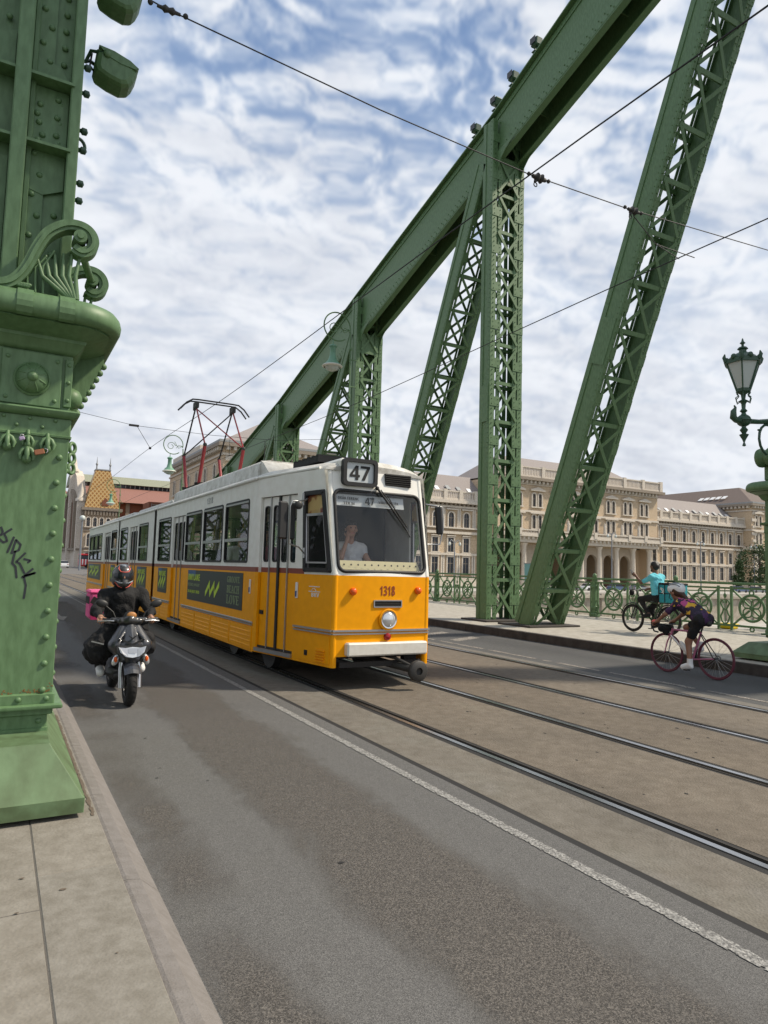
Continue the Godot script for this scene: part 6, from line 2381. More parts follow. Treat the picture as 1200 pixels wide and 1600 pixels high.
	for z in [-11.0, -12.2, -13.4, -17.0, -19.6, -23.0, -25.2, -28.8, -30.2, -31.5]:
		for s in [-1, 1]:
			if s < 0 and (z < -14.5 and z > -16.2):
				continue
			var se := MB.new()
			se.cbox(Vector3(DX + s * 0.72, 1.28, z), Vector3(0.72, 0.08, 0.42), 0.02)
			se.cbox(Vector3(DX + s * 0.72, 1.58, z - 0.22), Vector3(0.72, 0.6, 0.06), 0.02)
			se.box(Vector3(DX + s * 0.72, 1.08, z), Vector3(0.3, 0.36, 0.3))
			tpart("seat", se, M.seat)
	for z in [-10.5, -13.0, -15.5, -17.4, -20.3, -22.2, -25.9, -27.8, -29.8]:
		for s in [-1, 1]:
			var po := MB.new()
			po.tube([Vector3(DX + s * 0.33, 0.92, z), Vector3(DX + s * 0.33, 2.85, z)], 0.018, 8)
			tpart("grab_pole", po, M.lime)
	# articulations
	for z in [-18.14, -24.06]:
		var be := MB.new()
		for k in 5:
			be.box(Vector3(DX, 1.65, z - 0.11 + k * 0.055), Vector3(2.16 - 0.05 * (k % 2), 2.6, 0.05))
		for e in be.v.size():
			pass
		tpart("bellows", gate(z), M.black)
	# roofs
	roof_loft([[-8.47, 0.735, 2.93, 0.10], [-8.55, 0.76, 2.94, 0.17], [-9.0, 0.86, 2.94, 0.21], [-10.2, 1.13, 2.94, 0.24], [-17.98, 1.13, 2.94, 0.24]], M.roof_grey)
	roof_loft([[-18.3, 1.13, 2.94, 0.24], [-23.9, 1.13, 2.94, 0.24]], M.roof_grey)
	roof_loft([[-24.22, 1.13, 2.94, 0.24], [-32.2, 1.13, 2.94, 0.24], [-32.52, 1.10, 2.94, 0.12]], M.roof_grey)
	for q in [[-10.25, -17.98], [-18.3, -23.9], [-24.22, -32.4]]:
		for s in [-1, 1]:
			var gu := MB.new()
			gu.cbox(Vector3(DX + s * 1.15, 2.945, (q[0] + q[1]) / 2), Vector3(0.05, 0.045, q[0] - q[1]), 0.012)
			tpart("gutter", gu, M.cream)
	for s in [-1, 1]:
		var gu := MB.new()
		gu.tube([Vector3(DX + s * 1.14, 2.95, -10.2), Vector3(DX + s * 0.79, 2.97, -8.65)], 0.022, 8)
		tpart("gutter", gu, M.cream)
	for q in [[-11.3, -17.75, 3.42, 0.80], [-18.7, -23.5, 3.30, 0.70], [-24.6, -31.6, 3.30, 0.70]]:
		var w: float = q[3]
		var cvr := MB.new()
		var sec := PackedVector2Array([Vector2(-w, 3.0), Vector2(-w + 0.03, q[2] - 0.09), Vector2(-w + 0.10, q[2] - 0.02), Vector2(-w + 0.2, q[2]), Vector2(w - 0.2, q[2]), Vector2(w - 0.10, q[2] - 0.02), Vector2(w - 0.03, q[2] - 0.09), Vector2(w, 3.0)])
		cvr.prism(sec, Vector3(DX, 0, q[0]), Vector3(1, 0, 0), Vector3(0, 1, 0), Vector3(0, 0, q[1] - q[0]), true)
		var co := tpart("roof_equipment_cover", cvr, M.roof_grey)
		var nose := MB.new()
		nose.prism(PackedVector2Array([Vector2(0, 3.0), Vector2(0, q[2] - 0.02), Vector2(0.12, q[2] - 0.07), Vector2(0.5, 3.1), Vector2(0.5, 3.0)]), Vector3(DX - w + 0.06, 0, q[0]), Vector3(0, 0, 1), Vector3(0, 1, 0), Vector3(w * 2 - 0.12, 0, 0))
		tpart("cover_nose", nose, M.roof_grey, co)
	var rs := MB.new()
	rs.box(Vector3(4.55, 3.22, -9.9), Vector3(0.9, 0.09, 1.0))
	for k in 6:
		rs.box(Vector3(4.55, 3.275, -9.45 - k * 0.18), Vector3(0.9, 0.03, 0.08))
	tpart("resistor_grid", rs, M.black)
	var an := MB.new()
	an.tube([Vector3(4.3, 3.4, -12.4), Vector3(4.3, 3.95, -12.4)], 0.008, 5)
	tpart("antenna", an, M.iron)
	build_pantograph()
	# posters and fleet number
	poster(-14.42, -10.78, 0.87, 1.47, true)
	poster(-17.45, -16.45, 0.90, 1.48, false)
	poster(-20.4, -19.0, 0.88, 1.48, false)
	poster(-23.6, -22.3, 0.88, 1.48, false)
	poster(-25.6, -24.6, 0.90, 1.48, false)
	poster(-32.2, -28.2, 0.88, 1.48, false)
	var tb := Basis(Vector3(0, 0, 1), Vector3(0, 1, 0), Vector3(-1, 0, 0))
	lettering("1318", Vector3(3.466, 2.80, -13.0), tb, 0.42, 0.12, M.trim, tram_holder())
	# mirrors
	var mr := MB.new()
	mr.cbox(Vector3(3.28, 2.21, -8.62), Vector3(0.16, 0.50, 0.05), 0.02, Basis(Vector3.UP, 0.35))
	var mir := tpart("mirror", mr, M.plastic_black)
	mr = MB.new()
	mr.cbox(Vector3(3.47, 2.21, -8.75), Vector3(0.10, 0.50, 0.045), 0.02, Basis(Vector3.UP, 0.35))
	tpart("second_mirror", mr, M.plastic_black, mir)
	mr = MB.new()
	mr.ball(Vector3(3.47, 2.42, -8.55), Vector3(0.06, 0.06, 0.03), 12, 8)
	tpart("round_mirror", mr, M.plastic_black, mir)
	mr = MB.new()
	mr.tube([Vector3(3.72, 2.55, -8.85), Vector3(3.62, 2.5, -8.7), Vector3(3.40, 2.47, -8.6), Vector3(3.37, 2.40, -8.6), Vector3(3.37, 1.90, -8.6), Vector3(3.55, 1.86, -8.68), Vector3(3.70, 1.78, -8.85)], 0.011, 7)
	mr.tube([Vector3(3.66, 2.62, -8.85), Vector3(3.66, 2.45, -8.85)], 0.018, 7)
	mr.tube([Vector3(3.69, 1.86, -8.85), Vector3(3.69, 1.72, -8.85)], 0.018, 7)
	tpart("mirror_arm", mr, M.trim, mir)
	mr = MB.new()
	mr.cbox(Vector3(5.62, 2.33, -8.4), Vector3(0.10, 0.42, 0.05), 0.02, Basis(Vector3(0, 0, 1), 0.10) * Basis(Vector3.UP, -0.4))
	mir = tpart("mirror", mr, M.plastic_black)
	mr = MB.new()
	mr.tube([Vector3(5.34, 2.58, -8.55), Vector3(5.52, 2.55, -8.45), Vector3(5.68, 2.53, -8.4), Vector3(5.70, 2.2, -8.4), Vector3(5.66, 1.98, -8.42), Vector3(5.38, 1.97, -8.4)], 0.011, 7)
	tpart("mirror_arm", mr, M.trim, mir)

func tram_holder() -> Node3D:
	if not shared.has("tram_text"):
		var o := Node3D.new()
		o.name = "painted_marks"
		tram.add_child(o)
		o.position = -TO
		shared["tram_text"] = o
	return shared["tram_text"]

func gate(z: float) -> MB:
	var b := MB.new()     # folded rubber hoop, open in the middle
	for k in 5:
		var s := 1.09 - 0.03 * (k % 2)
		var zz := z + 0.11 - k * 0.055
		var o := PackedVector2Array([Vector2(-s, 0.5), Vector2(s, 0.5), Vector2(s, 3.0 - 0.03 * (k % 2)), Vector2(-s, 3.0 - 0.03 * (k % 2))])
		var i := PackedVector2Array([Vector2(-0.9, 0.8), Vector2(0.9, 0.8), Vector2(0.9, 2.8), Vector2(-0.9, 2.8)])
		b.ring(o, i, Vector3(DX, 0, zz - 0.026), Vector3(1, 0, 0), Vector3(0, 1, 0), Vector3(0, 0, 0.053))
	return b

func build_pantograph() -> void:
	var p := Node3D.new()
	p.name = "pantograph"
	tram.add_child(p)
	p.position = -TO
	var L := 4.13
	var R := 5.07
	var fr := -16.6
	var re := -17.85
	var kf := -16.18
	var kr := -18.3
	var yk := 4.42
	var yt := 5.50
	var zt := -17.25
	var b := MB.new()
	for x in [L, R]:
		b.beam(Vector3(x, 3.5, fr + 0.3), Vector3(x, 3.5, re - 0.3), 0.06, 0.06)
	for z in [fr, re]:
		b.beam(Vector3(L - 0.1, 3.52, z), Vector3(R + 0.1, 3.52, z), 0.06, 0.06)
	part("base_frame", b, M.under, p)
	for q in [[L, fr, kf], [L, re, kr], [R, fr, kf], [R, re, kr]]:
		b = MB.new()
		b.tube([Vector3(q[0], 3.52, q[1]), Vector3(q[0], yk, q[2])], 0.042, 8)
		part("lower_arm", b, M.red_paint, p)
		b = MB.new()
		b.ball(Vector3(q[0], yk, q[2]), Vector3.ONE * 0.05, 8, 6)
		part("knee_joint", b, M.iron, p)
		b = MB.new()
		b.tube([Vector3(q[0], yk, q[2]), Vector3(q[0], yt, zt + (0.05 if q[2] == kf else -0.05))], 0.02, 7)
		part("upper_arm", b, M.red_paint if q[2] == kf else M.wire, p)
	b = MB.new()
	b.tube([Vector3(L, yt, zt), Vector3(R, yk, kf)], 0.016, 6)
	part("cross_brace", b, M.red_paint, p)
	b = MB.new()
	b.tube([Vector3(R, yt, zt), Vector3(L, yk, kr)], 0.016, 6)
	part("cross_brace", b, M.wire, p)
	for dz in [-0.13, 0.13]:
		b = MB.new()
		var pts := []
		for k in 13:
			var e := k / 12.0 * 2.0 - 1.0
			var y := 5.70 - (0.0 if absf(e) < 0.62 else pow((absf(e) - 0.62) / 0.38, 1.7) * 0.28)
			pts.append(Vector3(DX + e * 0.88, y, zt + dz))
		b.tube(pts, 0.02, 7)
		part("collector_bow", b, M.iron, p)
	for x in [L, R]:
		b = MB.new()
		b.box(Vector3(x, 5.58, zt), Vector3(0.08, 0.14, 0.3))
		b.tube([Vector3(x, 5.5, zt - 0.2), Vector3(x, 5.5, zt + 0.2)], 0.03, 8)
		part("bow_mount", b, M.iron, p)

# ------------------------------------------------------------------ overhead wires
func build_wires() -> void:
	for q in [[4.6, 5.70, "contact wire above the tram, touched by its pantograph"], [7.53, 5.72, "contact wire above the empty second track"]]:
		var b := MB.new()
		var pts := []
		var z := 3.0
		while z > -92.0:
			pts.append(Vector3(q[0], q[1] + 0.05 * cos((z + 5.3) / 20.5 * TAU), z))
			z -= 2.5
		b.tube(pts, 0.008, 5)
		single("contact_wire", b, M.wire, q[2], "wire", "contact wires")
	var c := MB.new()
	c.tube([Vector3(0.3, 6.02, -5.3), Vector3(0.86, 5.93, -5.3), Vector3(2.8, 5.80, -5.3), Vector3(4.6, 5.745, -5.3), Vector3(6.1, 5.80, -5.3), Vector3(8.74, 6.0, -5.3), Vector3(11.5, 6.25, -5.3)], 0.006, 5)
	var t := thing("span_wire", "near span wire between the two pylons with insulators", "wire", Vector3(4.6, 5.745, -5.3))
	var off := -Vector3(4.6, 5.745, -5.3)
	node("cable", c.mesh(), M.wire, t, Transform3D(Basis(), off))
	for q in [[0.9, 5.925, 0.03], [4.72, 5.745, 0.05], [6.15, 5.80, 0.045]]:
		var b := MB.new()
		var at := Vector3(q[0], q[1], -5.3)
		var s: float = q[2]
		b.lathe([Vector2(0, -0.09), Vector2(s * 0.4, -0.09), Vector2(s * 0.5, -0.05), Vector2(s, -0.03), Vector2(s * 0.6, 0), Vector2(s, 0.03), Vector2(s * 0.5, 0.05), Vector2(s * 0.4, 0.09), Vector2(0, 0.09)], 10, Transform3D(Basis(Vector3(0, 0, 1), PI / 2), at))
		b.ball(at + Vector3(0.13, 0.005, 0), Vector3(0.022, 0.022, 0.022), 8, 5)
		b.ball(at + Vector3(-0.14, 0.005, 0), Vector3(0.022, 0.022, 0.022), 8, 5)
		if q[0] > 4.0:
			b.tube([at, at + Vector3(-0.06, -0.06, 0.0)], 0.014, 6)
			b.torus(at + Vector3(-0.05, -0.085, 0), Basis(), 0.022, 0.006, 10, 5)
		node("insulator", b.mesh(), M.iron, t, Transform3D(Basis(), off))
	var h := MB.new()
	h.tube([Vector3(6.15, 5.74, -5.3), Vector3(6.9, 5.72, -5.6), Vector3(7.53, 5.75, -5.75)], 0.006, 5)
	h.tube([Vector3(6.9, 5.72, -5.6), Vector3(7.5, 5.66, -5.5)], 0.006, 5)
	node("hanger", h.mesh(), M.wire, t, Transform3D(Basis(), off))
	var f := MB.new()
	f.tube([Vector3(-0.9, 7.12, -25.8), Vector3(2.09, 6.75, -25.8), Vector3(4.01, 6.5, -25.8), Vector3(6.8, 6.48, -25.8), Vector3(9.36, 6.58, -25.8), Vector3(12.2, 6.88, -25.2)], 0.008, 5)
	f.tube([Vector3(4.1, 6.5, -25.8), Vector3(4.6, 5.74, -25.8)], 0.009, 5)
	f.tube([Vector3(7.53, 6.5, -25.8), Vector3(7.53, 5.74, -25.8)], 0.009, 5)
	f.box(Vector3(4.0, 6.5, -25.8), Vector3(0.34, 0.07, 0.07))
	f.ball(Vector3(4.6, 5.74, -25.8), Vector3.ONE * 0.05, 8, 5)
	single("span_wire", f, M.wire, "far span wire with hanger above the rear of the tram", "wire")

# ------------------------------------------------------------------ lamps
func build_lamps() -> void:
	var g: Material = M.green_lamp
	var t := thing("lantern", "green six-sided street lantern on bracket arm of the right pylon", "street lamp", Vector3(10.7, 3.79, -6.95))
	var b := MB.new()
	b.lathe([Vector2(0, 0), Vector2(0.03, 0.015), Vector2(0.02, 0.05), Vector2(0.012, 0.07), Vector2(0.03, 0.12), Vector2(0.075, 0.20), Vector2(0.03, 0.22), Vector2(0.065, 0.28), Vector2(0.035, 0.32), Vector2(0.035, 0.34)], 14)
	part("pendant", b, g, t)
	b = MB.new()
	b.ball(Vector3(0, 0.44, 0), Vector3(0.115, 0.105, 0.115), 16, 10)
	b.torus(Vector3(0, 0.44, 0), Basis(Vector3(1, 0, 0), PI / 2), 0.115, 0.014, 18, 6)
	part("boss", b, g, t)
	b = MB.new()
	b.lathe([Vector2(0.05, 0.53), Vector2(0.03, 0.57), Vector2(0.06, 0.60), Vector2(0.03, 0.64), Vector2(0.035, 0.72), Vector2(0.06, 0.76), Vector2(0.03, 0.80), Vector2(0.04, 0.88), Vector2(0.10, 0.92), Vector2(0.115, 0.95)], 14)
	part("stem", b, g, t)
	for k in 6:
		var a := TAU * (k + 0.5) / 6
		var d := Vector3(cos(a), 0, sin(a))
		b = MB.new()
		b.tube([d * 0.04 + Vector3(0, 0.78, 0), d * 0.11 + Vector3(0, 0.74, 0), d * 0.13 + Vector3(0, 0.82, 0), d * 0.08 + Vector3(0, 0.86, 0), d * 0.12 + Vector3(0, 0.92, 0)], 0.010, 6)
		part("scroll", b, g, t)
		var d2 := Vector3(cos(a + TAU / 6), 0, sin(a + TAU / 6))
		b = MB.new()
		b.quad(d * 0.105 + Vector3(0, 0.95, 0), d2 * 0.105 + Vector3(0, 0.95, 0), d2 * 0.27 + Vector3(0, 1.42, 0), d * 0.27 + Vector3(0, 1.42, 0), d + d2)
		part("lantern_pane", b, M.lamp_glass, t)
		b = MB.new()
		b.beam(d * 0.108 + Vector3(0, 0.94, 0), d * 0.278 + Vector3(0, 1.43, 0), 0.022, 0.022, d)
		part("lantern_bar", b, g, t)
		b = MB.new()
		b.beam(d * 0.285 + Vector3(0, 1.43, 0), d2 * 0.285 + Vector3(0, 1.43, 0), 0.03, 0.07)
		part("lantern_rim", b, g, t)
		b = MB.new()
		b.beam(d * 0.11 + Vector3(0, 0.95, 0), d2 * 0.11 + Vector3(0, 0.95, 0), 0.024, 0.05)
		part("lantern_rim", b, g, t)
		b = MB.new()
		b.tube([d * 0.285 + Vector3(0, 1.43, 0), d * 0.315 + Vector3(0, 1.50, 0), d * 0.30 + Vector3(0, 1.56, 0)], [0.035, 0.03, 0.008], 7)
		b.ball((d + d2) * 0.142 + Vector3(0, 1.49, 0), Vector3(0.045, 0.05, 0.045), 8, 6)
		part("crest", b, g, t)
	b = MB.new()
	b.lathe([Vector2(0.27, 1.44), Vector2(0.20, 1.52), Vector2(0.11, 1.58), Vector2(0.06, 1.60), Vector2(0.055, 1.64), Vector2(0.085, 1.66), Vector2(0.06, 1.69), Vector2(0.02, 1.70), Vector2(0.02, 1.74), Vector2(0.045, 1.76), Vector2(0.02, 1.79), Vector2(0.012, 1.83), Vector2(0, 1.85)], 18)
	part("lantern_roof", b, g, t)
	b = MB.new()
	b.tube([Vector3(0.08, 0.44, 0), Vector3(0.4, 0.47, 0), Vector3(0.85, 0.54, 0)], [0.045, 0.04, 0.05], 10)
	part("arm", b, g, t)
	b = MB.new()
	var pts := []
	for k in 14:
		var a := PI * 1.45 - k * 0.42
		var r := 0.30 - k * 0.010
		pts.append(Vector3(0.68 + cos(a) * r, 0.22 + sin(a) * r, 0))
	b.tube(pts, 0.022, 7)
	b.ball(Vector3(0.42, 0.33, 0), Vector3(0.05, 0.02, 0.02), 8, 5)
	part("arm_scroll", b, g, t)
	b = MB.new()
	b.tube([Vector3(-0.06, 0.43, 0), Vector3(-0.2, 0.42, 0), Vector3(-0.28, 0.46, 0), Vector3(-0.27, 0.56, 0), Vector3(-0.22, 0.63, 0), Vector3(-0.25, 0.66, 0)], [0.045, 0.05, 0.055, 0.045, 0.02, 0.012], 9)
	part("dolphin_finial", b, g, t)
	# scrolled lamps bracketed to the truss
	for q in [[Vector3(11.95, 8.3, -24.55), 1.0, "scrolled green pendant lamp bracketed to the truss post above the tram"], [Vector3(11.95, 6.9, -53.2), 1.25, "scrolled green pendant lamp behind the red pantograph"], [Vector3(11.95, 6.6, -84.0), 1.25, "distant scrolled green lamp beside the yellow tiled tower"]]:
		var l := thing("pendant_lamp", q[2], "street lamp", q[0], "scrolled pendant lamps")
		var s: float = q[1]
		b = MB.new()
		b.tube([Vector3(0, -1.6 if s > 1 else 0, 0), Vector3(0, 2.2, 0) * s, Vector3(-0.03, 2.75, 0) * s], 0.032 * s, 8)
		b.lathe([Vector2(0.03, 0), Vector2(0.07, 0.05), Vector2(0.05, 0.15), Vector2(0.03, 0.2)], 10, Transform3D(Basis.from_scale(Vector3.ONE * s), Vector3(0, 2.05, 0) * s))
		b.lathe([Vector2(0.03, 0), Vector2(0.06, 0.05), Vector2(0.04, 0.15), Vector2(0.03, 0.2)], 10, Transform3D(Basis.from_scale(Vector3.ONE * s), Vector3(0, 0.1, 0) * s))
		b.beam(Vector3(0, 1.7, 0) * s, Vector3(0.32, 1.7, 0), 0.04, 0.04)
		b.beam(Vector3(0, 0.6, 0) * s, Vector3(0.32, 0.6, 0), 0.04, 0.04)
		part("pole", b, M.green_truss, l)
		b = MB.new()
		var arc := []
		for k in 26:
			var a := -0.25 + k * 0.226
			arc.append((Vector3(-0.62, 2.95, 0) + Vector3(cos(a), sin(a), 0) * 0.58) * s)
		b.tube(arc, 0.028 * s, 7)
		part("scroll_ring", b, M.green_truss, l)
		b = MB.new()
		arc = []
		for k in 16:
			var a := 0.2 + k * 0.5
			arc.append((Vector3(-0.75, 2.85, 0) + Vector3(cos(a), sin(a), 0) * (0.26 - k * 0.011)) * s)
		b.tube(arc, 0.018 * s, 6)
		for e in 3:
			b.tube([Vector3(-0.05, 2.9, 0) * s, Vector3(-0.3, 2.95 - e * 0.1, 0) * s, Vector3(-0.45 - 0.05 * e, 2.75 + e * 0.2, 0) * s], 0.014 * s, 6)
		part("inner_scroll", b, M.green_truss, l)
		b = MB.new()
		var o := Vector3(-0.78, 0, 0) * s
		b.lathe([Vector2(0.02, 2.4), Vector2(0.02, 2.2), Vector2(0.12, 2.16), Vector2(0.17, 2.1), Vector2(0.11, 2.02), Vector2(0.12, 1.75), Vector2(0.17, 1.55), Vector2(0.30, 1.40), Vector2(0.36, 1.34)], 16, Transform3D(Basis.from_scale(Vector3.ONE * s), o))
		part("lamp_shade", b, M.green_pale, l)
		b = MB.new()
		b.lathe([Vector2(0.37, 1.34), Vector2(0.42, 1.30), Vector2(0.40, 1.27), Vector2(0.34, 1.25)], 16, Transform3D(Basis.from_scale(Vector3.ONE * s), o))
		part("shade_rim", b, M.bumper_white, l)
		b = MB.new()
		b.lathe([Vector2(0.30, 1.27), Vector2(0.24, 1.17), Vector2(0.12, 1.11), Vector2(0, 1.09)], 16, Transform3D(Basis.from_scale(Vector3.ONE * s), o))
		part("globe", b, M.lamp_glass, l)

# ------------------------------------------------------------------ bodies as smooth joined tapered bones
var fold: FastNoiseLite

func sdf_mesh(b: MB, bones: Array, cell: float, k := 0.03, paint = null, folds := 0.0) -> void:
	if fold == null:
		fold = FastNoiseLite.new()
		fold.seed = 77
		fold.frequency = 5.0
		fold.fractal_type = FastNoiseLite.FRACTAL_RIDGED
		fold.fractal_octaves = 2
	var lo := Vector3.ONE * 1e9
	var hi := -lo
	for q in bones:
		var r := maxf(q[2], q[3]) + k + cell * 2
		for p in [q[0], q[1]]:
			lo = lo.min(p - Vector3.ONE * r)
			hi = hi.max(p + Vector3.ONE * r)
	var nx := int((hi.x - lo.x) / cell) + 2
	var ny := int((hi.y - lo.y) / cell) + 2
	var nz := int((hi.z - lo.z) / cell) + 2
	var g := PackedFloat32Array()
	g.resize(nx * ny * nz)
	g.fill(1.0)
	for q in bones:
		var a: Vector3 = q[0]
		var c: Vector3 = q[1]
		var ra: float = q[2]
		var rc: float = q[3]
		var ab := c - a
		var l2 := maxf(ab.length_squared(), 1e-9)
		var R := maxf(ra, rc) + k + cell * 2.0
		var mn := (a.min(c) - Vector3.ONE * R - lo) / cell
		var mx := (a.max(c) + Vector3.ONE * R - lo) / cell
		for i in range(maxi(0, int(mn.x)), mini(nx - 1, int(mx.x) + 1) + 1):
			for j in range(maxi(0, int(mn.y)), mini(ny - 1, int(mx.y) + 1) + 1):
				for m in range(maxi(0, int(mn.z)), mini(nz - 1, int(mx.z) + 1) + 1):
					var p := lo + Vector3(i, j, m) * cell - a
					var t := clampf(p.dot(ab) / l2, 0.0, 1.0)
					var d := (p - ab * t).length() - (ra + (rc - ra) * t)
					var id := (i * ny + j) * nz + m
					var o := g[id]
					var h := maxf(k - absf(o - d), 0.0) / k
					g[id] = minf(o, d) - h * h * k * 0.25
	if folds > 0.0:
		for i in nx:
			for j in ny:
				for m in nz:
					var id := (i * ny + j) * nz + m
					if absf(g[id]) < 0.06:
						var p := lo + Vector3(i, j, m) * cell
						g[id] += fold.get_noise_3d(p.x + p.y * 0.4, p.y * 0.8, p.z) * folds
	var vid := {}
	var vs := PackedVector3Array()
	var ns := PackedVector3Array()
	var st := [0, 1, nz, nz + 1, ny * nz, ny * nz + 1, ny * nz + nz, ny * nz + nz + 1]
	var off := [Vector3(0, 0, 0), Vector3(0, 0, 1), Vector3(0, 1, 0), Vector3(0, 1, 1), Vector3(1, 0, 0), Vector3(1, 0, 1), Vector3(1, 1, 0), Vector3(1, 1, 1)]
	var eds := [[0, 1], [2, 3], [4, 5], [6, 7], [0, 2], [1, 3], [4, 6], [5, 7], [0, 4], [1, 5], [2, 6], [3, 7]]
	for i in nx - 1:
		for j in ny - 1:
			for m in nz - 1:
				var id := (i * ny + j) * nz + m
				var neg := 0
				if g[id] > cell * 2.5:
					continue
				for e in 8:
					if g[id + st[e]] < 0.0:
						neg += 1
				if neg == 0 or neg == 8:
					continue
				var s := Vector3()
				var cnt := 0
				for e in eds:
					var d0 := g[id + st[e[0]]]
					var d1 := g[id + st[e[1]]]
					if (d0 < 0.0) != (d1 < 0.0):
						s += (off[e[0]] as Vector3).lerp(off[e[1]], d0 / (d0 - d1))
						cnt += 1
				var gr := Vector3()
				for e in 8:
					gr += ((off[e] as Vector3) - Vector3.ONE * 0.5) * g[id + st[e]]
				vid[id] = vs.size()
				vs.append(lo + (Vector3(i, j, m) + s / cnt) * cell)
				ns.append(gr.normalized())
	var sx := ny * nz
	for id in vid:
		var d0 := g[id]
		for ax in 3:
			var step: int = [sx, nz, 1][ax]
			var u: int = [nz, 1, sx][ax]
			var w: int = [1, sx, nz][ax]
			if (d0 < 0.0) == (g[id + step] < 0.0):
				continue
			var c0: int = vid.get(id, -1)
			var c1: int = vid.get(id - u, -1)
			var c2: int = vid.get(id - u - w, -1)
			var c3: int = vid.get(id - w, -1)
			if c1 < 0 or c2 < 0 or c3 < 0:
				continue
			if paint != null:
				b.col = paint.call(vs[c0])
			b.quadn(vs[c0], vs[c1], vs[c2], vs[c3], ns[c0], ns[c1], ns[c2], ns[c3])

func hand(b: MB, wr: Vector3, dir: Vector3, palm: Vector3, curl: float) -> void:   # palm block, four curled fingers and a thumb
	dir = dir.normalized()
	var side := dir.cross(palm).normalized()
	var pn := side.cross(dir).normalized()
	var base := wr + dir * 0.075
	for i in 4:
		var o := side * (0.030 - i * 0.020)
		var l: float = [0.030, 0.036, 0.034, 0.026][i]
		var p0 := base + o
		var d1 := (dir * cos(curl * 0.6) + pn * sin(curl * 0.6))
		var d2 := (dir * cos(curl * 1.5) + pn * sin(curl * 1.5))
		var d3 := (dir * cos(curl * 2.2) + pn * sin(curl * 2.2))
		b.tube([p0 - dir * 0.02, p0, p0 + d1 * l, p0 + d1 * l + d2 * l * 0.8, p0 + d1 * l + d2 * l * 0.8 + d3 * l * 0.6], [0.010, 0.0095, 0.009, 0.008, 0.006], 6)
	var th := wr + dir * 0.03 + side * 0.035
	b.tube([th - side * 0.015, th + side * 0.018 + dir * 0.02 + pn * 0.008, th + side * 0.022 + dir * 0.048 + pn * 0.022], [0.012, 0.011, 0.007], 6)

